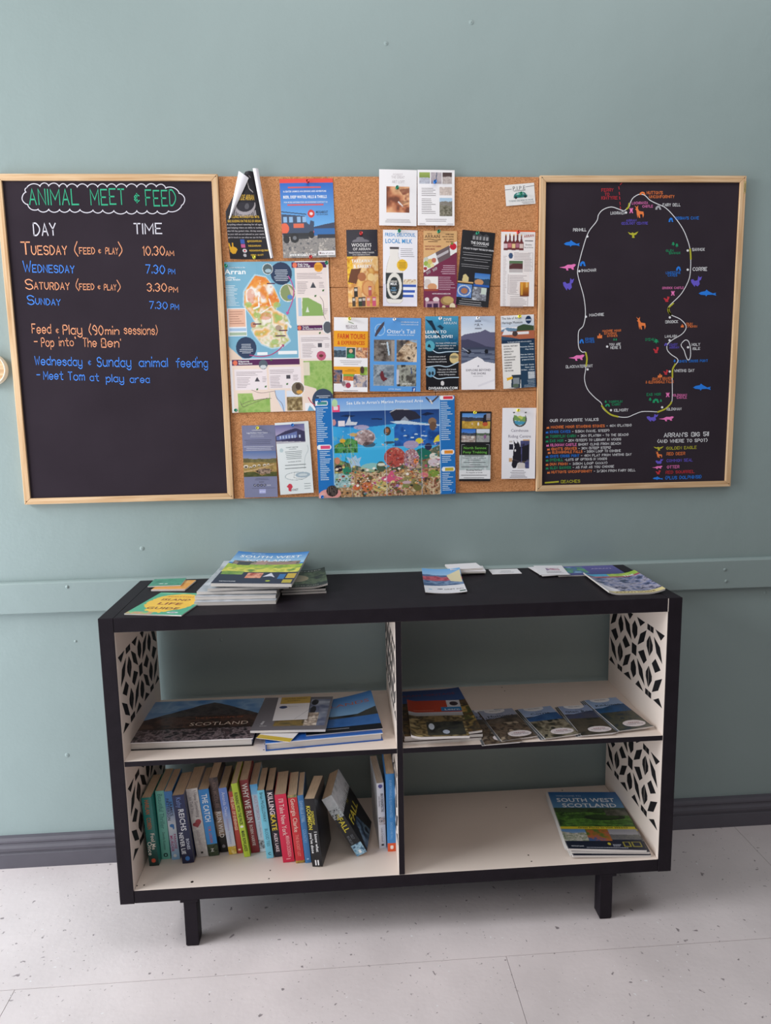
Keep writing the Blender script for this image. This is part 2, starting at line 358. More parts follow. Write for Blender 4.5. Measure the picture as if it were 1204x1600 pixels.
class Sheet:
    """design space: x right, y down, size w by h units; unit = metres per design unit"""
    def __init__(s, w, h, unit, base='#f4f0f2', res=1.5, ox=0.0, oy=0.0):
        s.w, s.h, s.unit, s.ox, s.oy = w, h, unit, ox, oy
        s.nx = max(2, int(round(w*res))); s.ny = max(2, int(round(h*res)))
        s.X, s.Y = np.meshgrid(np.linspace(ox, ox+w, s.nx+1), np.linspace(oy, oy+h, s.ny+1))
        s.A = np.tile(lin(base), (s.ny+1, s.nx+1, 1)); s.ov = []; s.lv = 0
        s.base = lin(base)
    def _put(s, m, col, al=1.0):
        c = lin(col) if isinstance(col, str) else np.asarray(col)
        if c.ndim == 1: s.A[m] = s.A[m]*(1-al)+c*al
        else: s.A[m] = s.A[m]*(1-al)+c[m]*al
    def rect(s, x0, y0, x1, y1, c, al=1): s._put((s.X >= x0) & (s.X <= x1) & (s.Y >= y0) & (s.Y <= y1), c, al); return s
    def ell(s, cx, cy, rx, ry, c, al=1): s._put(((s.X-cx)/rx)**2+((s.Y-cy)/ry)**2 <= 1, c, al); return s
    def _pmask(s, P):
        m = np.zeros(s.X.shape, bool); n = len(P)
        for i in range(n):
            x0, y0 = P[i]; x1, y1 = P[(i+1) % n]
            if y0 == y1: continue
            m ^= ((y0 > s.Y) != (y1 > s.Y)) & (s.X < (x1-x0)*(s.Y-y0)/(y1-y0)+x0)
        return m
    def poly(s, P, c, al=1): s._put(s._pmask(P), c, al); return s
    def line(s, P, w, c):
        for (x0, y0), (x1, y1) in zip(P[:-1], P[1:]):
            dx, dy = x1-x0, y1-y0; L = dx*dx+dy*dy+1e-9; t = np.clip(((s.X-x0)*dx+(s.Y-y0)*dy)/L, 0, 1)
            s._put((s.X-x0-t*dx)**2+(s.Y-y0-t*dy)**2 <= w*w/4, c)
        return s
    def grad(s, x0, y0, x1, y1, c0, c1):
        t = np.clip((s.Y-y0)/(y1-y0), 0, 1)[..., None]; c = lin(c0)*(1-t)+lin(c1)*t
        s._put((s.X >= x0) & (s.X <= x1) & (s.Y >= y0) & (s.Y <= y1), c); return s
    def speck(s, x0, y0, x1, y1, cols, sc, seed=1, mask=None, al=1.0):
        """mottled picture area that runs through a list of colours"""
        n = fbm(s.X, s.Y, sc, seed); n = np.clip((n-0.25)/0.5, 0, 0.9999); k = n*(len(cols)-1); i = k.astype(int); f = (k-i)[..., None]
        L = np.array([lin(c) for c in cols]); j = np.minimum(i+1, len(cols)-1); c = L[i]*(1-f)+L[j]*f
        m = (s.X >= x0) & (s.X <= x1) & (s.Y >= y0) & (s.Y <= y1)
        if mask is not None: m &= mask
        s._put(m, c, al); return s
    def hills(s, x0, y0, x1, y1, sky, layers, seed=1):
        """landscape photo: sky colours top/bottom, layers = (height fraction, roughness, dark, light)"""
        s.grad(x0, y0, x1, y1, sky[0], sky[1]); H = y1-y0
        for k, (fr, am, ca, cb) in enumerate(layers):
            edge = y0+H*(fr+am*(fbm(s.X, s.X*0, (x1-x0)*0.55, seed+k*5)-0.5)*2)
            s.speck(x0, y0, x1, y1, [ca, cb], (x1-x0)*0.09, seed+k+9, mask=s.Y > edge)
        return s
    def dashes(s, x0, y0, x1, n, pitch, c, al='l', th=0.55, fill=0.85, seed=0):
        """rows of print too small to read"""
        rg = random.Random(seed+int(x0*7+y0)); col = lin(c)
        for k in range(n):
            y = y0+k*pitch; L = (x1-x0)*rg.uniform(fill-0.25, 1.0)
            a = x0 if al == 'l' else (x0+x1-L)/2 if al == 'c' else x1-L
            x = a; V = []; F = []
            while x < a+L:
                q = rg.uniform(1.2, 4.2)*min(1.0, pitch/2.5)*1.6; q = min(q, a+L-x)
                b = len(V); V += [(x, y), (x+q, y), (x+q, y+th), (x, y+th)]; F.append((b+3, b+2, b+1, b)); x += q+0.7
            if V: s.ov.append((np.array(V), F, col))
        return s
    def over(s, V, F, c):
        if len(V): s.ov.append((np.asarray(V, float), F, lin(c) if isinstance(c, str) else c))
        return s
    def shape(s, P, c):
        P = np.array(P, float); a = 0.5*np.sum(P[:, 0]*np.roll(P[:, 1], -1)-np.roll(P[:, 0], -1)*P[:, 1])
        f = tuple(range(len(P))); return s.over(P, [f[::-1] if a > 0 else f], c)
    def stroke(s, P, w, c, smooth=False, closed=False):
        if smooth: P = _smooth(P, 5)
        V, F = ribbon(P, w, closed); return s.over(V, [f[::-1] for f in F], c)
    def text(s, t, x, y, h, c, w=None, al='l', rot=0, bold=True, hand=False, wt=0.16, jit=0.0):
        V, F, wd = text_polys(t, h, bold, hand, wt, jit)
        if not len(V): return s
        if w: V[:, 0] *= w/max(1e-6, V[:, 0].max()); wd = w
        if al == 'c': V[:, 0] -= wd/2
        if al == 'r': V[:, 0] -= wd
        a = math.radians(rot); ca, sa = math.cos(a), math.sin(a)
        X = V[:, 0]*ca-V[:, 1]*sa; Y = V[:, 0]*sa+V[:, 1]*ca
        return s.over(np.stack([x+X, y-Y], 1), F, c)
    def geo(s, G=None, deform=None, th=0.0004, mi=0, back='#efeaec', xf=None, z0=0.0, ink=0.00016):
        G = G or Geo(); u = s.unit
        D = deform or (lambda x, y: (x, y, np.zeros_like(x)))
        def put(x, y, dz):
            a, b, c = D((x-s.ox)*u, (s.oy+s.h-y)*u); V = np.stack([a, b, c+dz+z0], -1).reshape(-1, 3)
            return V if xf is None else V@np.array(xf.to_3x3()).T+np.array(xf.translation)
        nx, ny = s.nx, s.ny; V = put(s.X, s.Y, 0); I = np.arange((nx+1)*(ny+1)).reshape(ny+1, nx+1)
        q = np.stack([I[1:, :-1], I[1:, 1:], I[:-1, 1:], I[:-1, :-1]], -1).reshape(-1, 4)
        G.add(V, q.tolist(), s.A.reshape(-1, 3), mi)
        for k, (P, F, c) in enumerate(s.ov):
            G.add(put(P[:, 0], P[:, 1], ink+0.00001*(k % 12)), F, c, mi)
        if th:
            m = 14; x, y = np.meshgrid(np.linspace(s.ox, s.ox+s.w, m+1), np.linspace(s.oy, s.oy+s.h, m+1)); J = np.arange((m+1)**2).reshape(m+1, m+1)
            G.add(put(x, y, -th), np.stack([J[:-1, :-1], J[:-1, 1:], J[1:, 1:], J[1:, :-1]], -1).reshape(-1, 4).tolist(), lin(back), mi)
            e = np.concatenate([I[0, :], I[1:, -1], I[-1, -2::-1], I[-2::-1, 0]]); top = V[e]
            xs, ys = s.X.ravel()[e], s.Y.ravel()[e]; bot = put(xs, ys, -th); k = len(e)
            G.add(np.vstack([top, bot]), [(i+1, i, i+k, i+1+k) for i in range(k-1)], lin(back), mi)
        return G

# ================================================================== THE ROOM
XL, XR, YF, ZT = -2.6, 3.6, -3.6, 3.2
g = Geo().box(XL, XR, WALL, WALL+0.12, 0, ZT)
wall = tag(g.obj('wall_back', 'wall'), 'sage green painted wall behind the boards', kind='structure')
# filler dots over screw heads, small paint-covered bumps
for px, py, rad in ((222, 857, 4), (105, 1180, 4), (1132, 890, 2.5), (603, 68, 3.5), (736, 35, 4), (1195, 926, 3), (118, 1002, 2.5), (345, 1000, 3)):
    x, z = on_wall(px, py, WALL); rr = rad*0.00185
    Geo().lathe([(rr, 0), (rr*0.85, 0.0009), (rr*0.5, 0.0014), (rr*0.1, 0.0016)], 12, (x, WALL, z)).obj('screw_filler_dot', 'wall', wall, smooth=True)
# floor laid in large sheets with fine joints: one joint runs along y=-0.104, one towards the viewer at x=0.988
flo = Geo().box(XL, XR, YF, WALL+0.12, -0.05, -0.004).obj('floor', 'floor'); tag(flo, 'pale lilac grey painted floor', kind='structure')
J = 0.0006
def floor_sheet(x0, x1, y0, y1):
    Geo().box(x0+J, x1-J, y0+J, y1-J, -0.004, 0).obj('floor_sheet', 'floor', flo, bevel=0.0005)
ys = -0.104
for x0, x1 in ((XL, -0.232), (-0.232, 0.988), (0.988, 2.208), (2.208, XR)):
    floor_sheet(x0, x1, ys-1.22, ys); floor_sheet(x0, x1, YF, ys-1.22)
for x0, x1 in ((XL, 1.868), (1.868, XR)): floor_sheet(x0, x1, ys, WALL)
# dado rail: a flat painted board with a rounded top edge
prof = [(WALL, 0.8095), (FRONT+0.002, 0.8095), (FRONT, 0.8115), (FRONT, 0.8985), (FRONT+0.003, 0.9025), (FRONT+0.009, 0.9045), (WALL, 0.9046)]
tag(Geo().prism(prof, XL, XR, 'x').obj('trim_1', 'wall'), 'flat painted dado rail behind the bookcase', kind='structure')
for px, py in ((105, 917), (1132, 890), (1134, 908)):
    x, z = on_wall(px, py, FRONT)
    Geo().lathe([(0.0055, 0), (0.005, 0.001), (0.003, 0.0022), (0.0008, 0.0026)], 12, (x, FRONT, z)).obj('screw_filler_dot', 'wall', wall, smooth=True)
# skirting board with moulded upper half
prof = [(WALL, 0), (FRONT-0.006, 0), (FRONT-0.006, 0.046), (FRONT-0.002, 0.049), (FRONT-0.002, 0.054), (FRONT-0.007, 0.058), (FRONT-0.007, 0.067),
        (FRONT-0.001, 0.073), (FRONT+0.001, 0.079), (FRONT-0.002, 0.083), (FRONT-0.001, 0.088), (FRONT+0.006, 0.0945), (WALL, 0.097)]
tag(Geo().prism(prof, XL, XR, 'x').obj('baseboard_back', 'skirting'), 'dark grey moulded skirting board', kind='structure')

# ================================================================== BOARDS ON THE WALL
def frame_board(name, label, x0, x1, z0, z1, fw=0.0175):
    r = root(name, label, 'blackboard', ((x0+x1)/2, FRONT, z0)); ox = (x0+x1)/2
    a0, a1, h = x0-ox, x1-ox, z1-z0; yb = WALL-FRONT-0.0005
    Geo().box(a0+fw-0.003, a1-fw+0.003, 0.006, yb-0.002, fw-0.003, h-fw+0.003).obj('writing_panel', 'board', r)
    for pts, m in (([(a0, 0), (a1, 0), (a1-fw, fw), (a0+fw, fw)], 'pine_h'), ([(a1, h), (a0, h), (a0+fw, h-fw), (a1-fw, h-fw)], 'pine_h'),
                   ([(a0, h), (a0, 0), (a0+fw, fw), (a0+fw, h-fw)], 'pine_v'), ([(a1, 0), (a1, h), (a1-fw, h-fw), (a1-fw, fw)], 'pine_v')):
        Geo().prism(pts, 0, yb, 'y').obj('frame_rail', m, r, bevel=0.0012)
    for cx_, cz_ in ((a0+0.006, h-0.006), (a1-0.006, h-0.006), (a0+0.006, 0.009), (a1-0.006, 0.009)):
        Geo().lathe([(0.0016, -0.0002), (0.0012, 0.0003)], 8, (cx_, 0, cz_)).obj('nail_head', 'hole', r)
    return r
LB = frame_board('blackboard', 'pine framed blackboard at left headed animal meet and feed', -0.3132, 0.2848, 1.1347, 2.0405)
RB = frame_board('blackboard', 'pine framed blackboard at right with a chalk pen island map', 1.1902, 1.7980, 1.1334, 2.0389)
cork = root('cork_board', 'wall panel of nine cork tiles between two blackboards', 'cork board', (0.7375, CORK, 1.134))
rng = random.Random(3)
cx0, cx1, cz0, cz1 = -0.4518, 0.4518, 0.0, 0.9035
for i in range(3):
    for k in range(3):
        a = cx1-0.3012*(i+1)+0.0006 if i < 2 else cx0; b = cx1-0.3012*i-0.0006
        dz = rng.uniform(-0.0006, 0.0006)
        c = Geo().box(a, b, dz, WALL-CORK-0.0004, cz0+0.3012*k+0.0005, cz0+0.3012*(k+1)-0.0005).obj('cork_tile', 'cork', cork, bevel=0.0012)
# small paper label stuck upright on the right board's frame
x, z = on_wall(1163, 293, FRONT)
s = Sheet(4, 18, 0.0018, '#a8925e', res=2); s.rect(0.7, 1, 3.3, 17, '#c8b27c'); s.text('ARRAN', 3, 16, 2, '#4a3a20', rot=90, w=13)
t = s.geo(th=0.0003).obj('paper_label', 'print', RB, loc=(x-0.0036-1.4941, -0.0006, z-0.016-1.1334)); t.rotation_euler = (math.pi/2, 0, 0); t['label'] = 'small upright tan label'

# ---- chalk pen writing
class Chalk:
    def __init__(s, brd, y): s.G = Geo(); s.b = brd; s.y = y; s.k = 0
    def m(s, c, x, y): ox, oy, sc = c; return on_wall(ox+x/sc, oy+y/sc, s.y)
    def put(s, V, F, col):
        s.k += 1; V = np.asarray(V, float)
        if len(V): s.G.add(np.stack([V[:, 0]-s.b.location[0], np.full(len(V), s.y-s.b.location[1]-0.0004-0.00001*(s.k % 9)), V[:, 1]-s.b.location[2]], 1), F, lin(col))
    def text(s, c, t, x0, y0, x1, y1, h, col, wt=0.12, jit=0.03):
        a = np.array(s.m(c, x0, y0)); b = np.array(s.m(c, x1, y1)); L = np.linalg.norm(b-a); d = (b-a)/L; hh = h/c[2]*0.00184
        V, F, w = text_polys(t, hh, hand=True, wt=wt, jitter=jit); V[:, 0] *= L/V[:, 0].max() if t != "'" else 1.0
        one = Chalk(s.b, s.y); s.k += 1; one.k = s.k; one.put(a+V[:, :1]*d+V[:, 1:]*np.array([-d[1], d[0]]), F, col); one.G.obj('written_word', 'chalk', s.b)
    def line(s, c, P, wpx, col, smooth=True, closed=False):
        Q = [s.m(c, *p) for p in P]
        if smooth and len(Q) > 2: Q = _smooth(Q+[Q[0]] if closed else Q, 5); closed = False
        V, F = ribbon(Q, wpx/c[2]*0.00184, closed); s.put(V, F, col)
    def fill(s, c, P, col): s.put([s.m(c, *p) for p in P], [tuple(range(len(P)))], col)
    def dot(s, c, x, y, r, col): s.fill(c, [(x+r*math.cos(a*0.628), y+r*math.sin(a*0.628)) for a in range(10)], col)
    def done(s, name): return s.G.obj(name, 'chalk', s.b)
WHT, GRN, ORG, BLU = '#d9d6e0', '#3fae86', '#f0a47c', '#4f8ef0'
A = (0, 260, 3.44); B = (0, 490, 3.01)
ch = Chalk(LB, FRONT+0.006)
for t, a, b, y in (('ANIMAL', 160, 425, 205), ('MEET', 490, 672, 204), ('FEED', 785, 948, 210)):
    ch.text(A, t, a, y, b, y, 74, GRN, wt=0.10)
ch.text(A, '@', 724, 190, 752, 190, 34, GRN, wt=0.15)
cl = []
top = [(145, 115), (215, 108), (262, 106), (318, 110), (360, 112), (415, 112), (470, 112), (525, 112), (575, 112), (625, 112), (680, 112), (735, 112), (785, 112), (840, 110), (890, 118), (962, 145)]
side = [(962, 145), (975, 210)]; bot = [(975, 210), (905, 240), (845, 240), (790, 238), (735, 238), (680, 242), (612, 238), (552, 235), (500, 235), (430, 232), (375, 230), (320, 232), (262, 230), (205, 230), (150, 205)]
def bumps(P, out, amt):
    for (x0, y0), (x1, y1) in zip(P[:-1], P[1:]):
        dx, dy = x1-x0, y1-y0; n = (dy, -dx)
        L = math.hypot(dx, dy); n = (n[0]/L*out, n[1]/L*out)
        cl_ = [(x0+dx*t+n[0]*amt*math.sin(math.pi*t)**0.6, y0+dy*t+n[1]*amt*math.sin(math.pi*t)**0.6) for t in (0, .04, .12, .25, .4, .5, .6, .75, .88, .96, 1)]
        cl.extend(cl_)
bumps(top, 1, 18); bumps(side, 1, 24); bumps(bot, 1, 16); bumps([(150, 205), (140, 138)], 1, 26); bumps([(140, 138), (145, 115)], 1, 8)
ch.line(A, cl, 4.5, WHT, smooth=False)
ch.text(A, 'DAY', 183, 370, 305, 370, 58, WHT); ch.text(A, 'TIME', 722, 361, 872, 362, 50, WHT)
def small_caps(c, first, rest, x0, x1, y, H, h, col, y1=None):
    fw = H*0.8; ch.text(c, first, x0, y, x0+fw, y, H, col, wt=0.10); ch.text(c, rest, x0+fw+5, y, x1, y1 or y, h, col, wt=0.13)
small_caps(A, 'T', 'UESDAY', 118, 363, 474, 60, 42, ORG); ch.text(A, '(', 403, 482, 422, 482, 62, ORG, 0.08); ch.text(A, 'FEED', 428, 470, 512, 470, 30, ORG, .15); ch.text(A, '@', 530, 465, 544, 465, 16, ORG, .17); ch.text(A, 'PLAY', 568, 470, 636, 472, 30, ORG, .15); ch.text(A, ')', 640, 480, 660, 480, 60, ORG, .08)
ch.text(A, '10.30', 770, 478, 888, 478, 44, ORG); ch.text(A, 'AM', 892, 480, 936, 480, 24, ORG, .15)
small_caps(A, 'W', 'EDNESDAY', 128, 402, 568, 54, 36, BLU, 573); ch.text(A, '7.30', 785, 575, 888, 576, 42, BLU); ch.text(A, 'PM', 905, 578, 942, 578, 24, BLU, .15)
small_caps(A, 'S', 'ATURDAY', 140, 376, 660, 50, 34, ORG, 663); ch.text(A, '(', 410, 668, 426, 668, 52, ORG, .08); ch.text(A, 'FEED', 428, 662, 508, 662, 28, ORG, .15); ch.text(A, '@', 527, 658, 541, 658, 15, ORG, .17); ch.text(A, 'PLAY', 560, 664, 626, 666, 28, ORG, .15); ch.text(A, ')', 632, 672, 650, 672, 50, ORG, .08)
ch.text(A, '3.30', 792, 671, 898, 672, 40, ORG); ch.text(A, 'PM', 908, 675, 957, 676, 25, ORG, .15)
small_caps(A, 'S', 'UNDAY', 150, 327, 742, 46, 30, BLU, 747); ch.text(A, '7.30', 805, 765, 902, 766, 36, BLU); ch.text(A, 'PM', 918, 768, 962, 770, 26, BLU, .15)
for t, a, ya, b, yb, h, c in (('Feed', 152, 92, 242, 93, 40, ORG), ('@', 264, 90, 278, 90, 16, ORG), ('Play', 298, 97, 388, 97, 40, ORG), ('(90', 420, 100, 488, 100, 42, ORG), ('min', 496, 98, 562, 98, 32, ORG), ('sessions)', 584, 96, 742, 100, 38, ORG),
                        ('-', 162, 150, 178, 150, 36, ORG), ('Pop', 196, 155, 256, 155, 38, ORG), ('into', 280, 152, 348, 152, 34, ORG), ("'", 364, 152, 374, 150, 40, ORG), ('The', 392, 156, 456, 157, 38, ORG), ("Ben'", 478, 157, 570, 158, 38, ORG),
                        ('Wednesday', 165, 240, 388, 245, 38, BLU), ('@', 416, 240, 430, 240, 16, BLU), ('Sunday', 458, 248, 618, 250, 42, BLU), ('animal', 655, 250, 790, 250, 38, BLU), ('feeding', 828, 252, 978, 253, 40, BLU),
                        ('-', 174, 306, 190, 306, 36, BLU), ('Meet', 206, 308, 298, 310, 36, BLU), ('Tom', 322, 313, 400, 314, 36, BLU), ('at', 424, 316, 466, 316, 32, BLU), ('play', 500, 322, 584, 322, 34, BLU), ('area', 612, 324, 705, 325, 32, BLU)):
    ch.text(B, t, a, ya, b, yb, h, c, wt=0.115)
ch.done('cloud_outline')

# ---- island map board
ch = Chalk(RB, FRONT+0.006)
C6 = (840, 265, 3.541); C7 = (830, 480, 3.541); C8 = (830, 620, 3.648)
w_, red, org, pur, pnk, blu, grn, yel = '#e6e6ea', '#c23a44', '#f0834a', '#6a5cc8', '#f07fc0', '#2f7ee0', '#2a9a6a', '#b8b43c'
def P67(P6, P7): return [(840+x/3.541, 265+y/3.541) for x, y in P6]+[(830+x/3.541, 480+y/3.541) for x, y in P7]
ID = (0, 0, 1)
coast = P67([(475, 228), (452, 221), (405, 207), (360, 222), (335, 250), (325, 285), (280, 345), (250, 430), (222, 540), (222, 590), (250, 690), (260, 750), (262, 810), (250, 865)],
            [(262, 130), (258, 175), (262, 225), (280, 248), (298, 250), (306, 290), (298, 350), (293, 400), (310, 455), (350, 500), (385, 530), (395, 560), (430, 590), (480, 606), (530, 608), (570, 592), (610, 578), (660, 577), (700, 578), (740, 562), (770, 535), (778, 500), (778, 390), (782, 340), (810, 293), (770, 260), (750, 235), (752, 205), (780, 180), (830, 150), (853, 120), (850, 95), (820, 65), (770, 42), (755, 20)])
coast += P67([(735, 805), (718, 775), (730, 750), (790, 690), (830, 620), (843, 560), (842, 450), (820, 370), (790, 310), (740, 245), (700, 208), (660, 190), (620, 170), (590, 142), (560, 137), (528, 155), (512, 180), (505, 205), (490, 218)], [])
co = Chalk(RB, FRONT+0.006); co.line(ID, coast, 1.2, w_, closed=True); co.G.obj('drawn_coastline', 'chalk', RB)
co = Chalk(RB, FRONT+0.006); co.line(C7, [(830, 200), (850, 182), (868, 190), (878, 225), (878, 275), (865, 292), (853, 270), (843, 238), (828, 215)], 4.5, w_, closed=True); co.G.obj('drawn_islet', 'chalk', RB)
for c, P in ((C6, [(505, 188), (500, 208), (490, 218)]), (C6, [(841, 440), (844, 470), (845, 495)]), (C6, [(748, 740), (722, 765), (722, 785), (736, 803)]), (C7, [(757, 5), (762, 28), (772, 42)]), (C7, [(300, 252), (306, 285), (302, 325)]),
             (C7, [(388, 545), (410, 572), (440, 595), (478, 606)]), (C7, [(698, 580), (740, 562), (768, 535), (773, 525)]), (C7, [(795, 315), (780, 345), (779, 388)]), (C8, [(78, 490), (152, 484)])):
    be = Chalk(RB, FRONT+0.006); be.k = 3; be.line(c, P, 9, yel); be.G.obj('drawn_beach', 'chalk', RB)
ch.line(C6, [(465, 72), (455, 84)], 4, red, False)
for y in (95, 125, 150, 180, 205): ch.line(C6, [(447+(y-95)*0.07, y), (449+(y-95)*0.07, y+14)], 4, red, False)
TX = [(C6, 'FERRY', 352, 122, 418, 120, 15, red), (C6, 'TO', 370, 145, 395, 144, 15, red), (C6, 'KINTYRE', 352, 165, 440, 164, 15, red), (C6, "HUTTON'S", 602, 136, 690, 136, 15, org), (C6, 'UNCONFORMITY', 615, 158, 755, 157, 14, org),
 (C6, 'LOCHRANZA', 520, 192, 608, 190, 12, pnk), (C6, 'CASTLE', 578, 210, 635, 209, 12, pnk), (C6, 'FAIRY DELL', 690, 203, 788, 202, 14, w_), (C6, "OSSIAN'S CAVE", 758, 276, 890, 275, 14, blu), (C6, 'LOCHRANZA', 402, 248, 480, 247, 14, w_),
 (C6, 'ARRAN', 488, 288, 545, 287, 11, pur), (C6, 'GEOLOGY CENTRE', 462, 304, 608, 303, 12, pur), (C6, 'PIRNMILL', 195, 342, 268, 340, 15, w_), (C6, 'SANNOX', 853, 450, 922, 449, 15, w_), (C6, 'GLEN', 708, 455, 750, 454, 11, grn), (C6, 'SANNOX', 725, 468, 788, 467, 11, grn),
 (C6, 'IMACHAR', 242, 566, 322, 563, 14, w_), (C6, 'CORRIE', 856, 560, 935, 559, 18, w_), (C6, 'LIMESTONE', 708, 577, 788, 576, 12, blu), (C6, 'CAVES', 718, 591, 770, 590, 12, blu), (C6, 'BRODICK CASTLE', 688, 661, 806, 659, 11, pnk),
 (C6, 'MACHRIE', 285, 812, 365, 808, 14, w_), (C6, 'BRODICK', 705, 850, 775, 848, 14, w_), (C7, 'DUN', 856, 99, 890, 98, 12, org), (C7, 'FIONN', 864, 113, 915, 112, 12, org),
 (C7, 'MACHRIE MOOR', 393, 137, 495, 134, 11, org), (C7, 'STANDING', 402, 151, 470, 150, 11, org), (C7, 'STONES', 418, 165, 475, 163, 10, org), (C7, 'KINGS', 298, 182, 345, 181, 12, blu), (C7, 'CAVES', 298, 197, 348, 196, 12, blu),
 (C7, 'YOU ARE', 430, 213, 493, 211, 13, w_), (C7, 'HERE !!', 437, 231, 493, 229, 13, w_), (C7, 'DYEMILL', 630, 186, 690, 184, 13, grn), (C7, 'LAMLASH', 738, 168, 803, 166, 13, w_), (C7, 'COAST', 760, 213, 807, 212, 12, pur), (C7, 'ARRAN', 762, 229, 815, 228, 12, pur),
 (C7, 'HOLY', 886, 214, 932, 213, 14, w_), (C7, 'ISLE', 892, 236, 932, 235, 13, w_), (C7, "KING'S CROSS POINT", 812, 306, 975, 302, 13, blu), (C7, 'WHITING BAY', 790, 359, 900, 357, 15, w_), (C7, "GIANT'S GRAVES", 668, 404, 775, 400, 14, org),
 (C7, '& GLENASHDALE FALLS', 632, 422, 785, 418, 14, org), (C7, 'EAS MOR', 637, 490, 715, 488, 14, grn), (C7, 'KILDONAN', 782, 493, 858, 491, 12, pnk), (C7, 'CASTLE', 803, 506, 858, 505, 11, pnk), (C7, 'KILDONAN', 748, 571, 828, 569, 14, w_),
 (C7, 'TORRYLIN', 427, 530, 503, 527, 12, grn), (C7, 'CAIRN', 445, 544, 490, 543, 11, grn), (C7, 'KILMORY', 457, 578, 535, 575, 15, w_), (C7, 'BLACKWATERFOOT', 190, 337, 338, 331, 14, w_), (C8, 'OUR FAVOURITE WALKS', 105, 143, 382, 136, 15, w_),
 (C8, "ARRAN'S BIG 5!!", 755, 230, 1010, 222, 23, w_), (C8, '(AND WHERE TO SPOT)', 718, 262, 1002, 256, 18, w_), (C8, 'GOLDEN EAGLE', 768, 301, 940, 295, 16, yel), (C8, 'RED DEER', 770, 333, 875, 330, 16, org), (C8, 'COMMON SEAL', 770, 372, 918, 367, 16, pur),
 (C8, 'OTTER', 772, 408, 842, 406, 16, pnk), (C8, 'RED SQUIRREL', 765, 438, 928, 433, 16, red), (C8, '(PLUS DOLPHINS!!)', 762, 471, 968, 464, 18, blu), (C8, 'BEACHES', 168, 491, 277, 488, 16, yel)]
for c, t, a, ya, b, yb, h, col in TX: ch.text(c, t, a, ya, b, yb, h, col, wt=0.17, jit=0.02)
for y, x0, xm, xe, a, b, col in ((180, 110, 417, 570, 'MACHRIE MOOR STANDING STONES', '- 4KM (FLATISH)', org), (207, 105, 222, 443, 'KINGS CAVES', '- 5.5KM (WAVE, STEEP)', blu), (233, 105, 253, 552, 'TORRYLIN CAIRN', '- 2KM (FLATISH - TO THE BEACH)', grn),
    (258, 105, 182, 510, 'EAS MOR', '- 2KM (STEEP) TO LIBRARY IN WOODS', grn), (282, 108, 257, 508, 'KILDONAN CASTLE', 'SHORT CLIMB FROM BEACH', pnk), (304, 113, 258, 452, "GIANT'S GRAVES", '- 3KM (STEEP STEPS)', org), (323, 117, 290, 508, 'GLENASHDALE FALLS', '- 3.5KM LOOP TO COMBINE', org),
    (346, 105, 272, 570, "KING'S CROSS POINT", '- 4KM FLAT FROM WHITING BAY', blu), (367, 105, 180, 430, 'DYEMILL', '-LOTS OF OPTIONS IN WOODS', grn), (391, 105, 205, 432, 'DUN FIONN', '- 3.5KM LOOP (AWAY)', org), (412, 105, 225, 470, 'GLEN SANNOX', '- AS FAR AS YOU CHOOSE', grn), (436, 113, 345, 592, "HUTTON'S UNCONFORMITY", '- 2/2KM FROM FAIRY DELL', org)):
    f = lambda x: y-(x-x0)*0.026
    ch.text(C8, a, x0, f(x0), xm, f(xm), 14, col, wt=0.19, jit=0.02); ch.text(C8, b, xm+10, f(xm), xe, f(xe), 13, w_, wt=0.16, jit=0.02)
    ch.fill(C8, [(x0-25, y+2), (x0-22, y-10), (x0-16, y-5), (x0-12, y-12), (x0-8, y+1)], col)
for c, x, y in ((C6, 273, 370), (C6, 487, 238), (C6, 828, 448), (C6, 828, 554), (C6, 229, 562), (C6, 265, 814), (C6, 729, 818), (C7, 418, 218), (C7, 763, 183), (C7, 865, 222), (C7, 764, 356), (C7, 310, 344), (C7, 439, 570), (C7, 722, 554)):
    one = Chalk(RB, FRONT+0.006); one.k = 4; one.dot(c, x, y, 6.5, w_); one.G.obj('village_dot', 'chalk', RB)
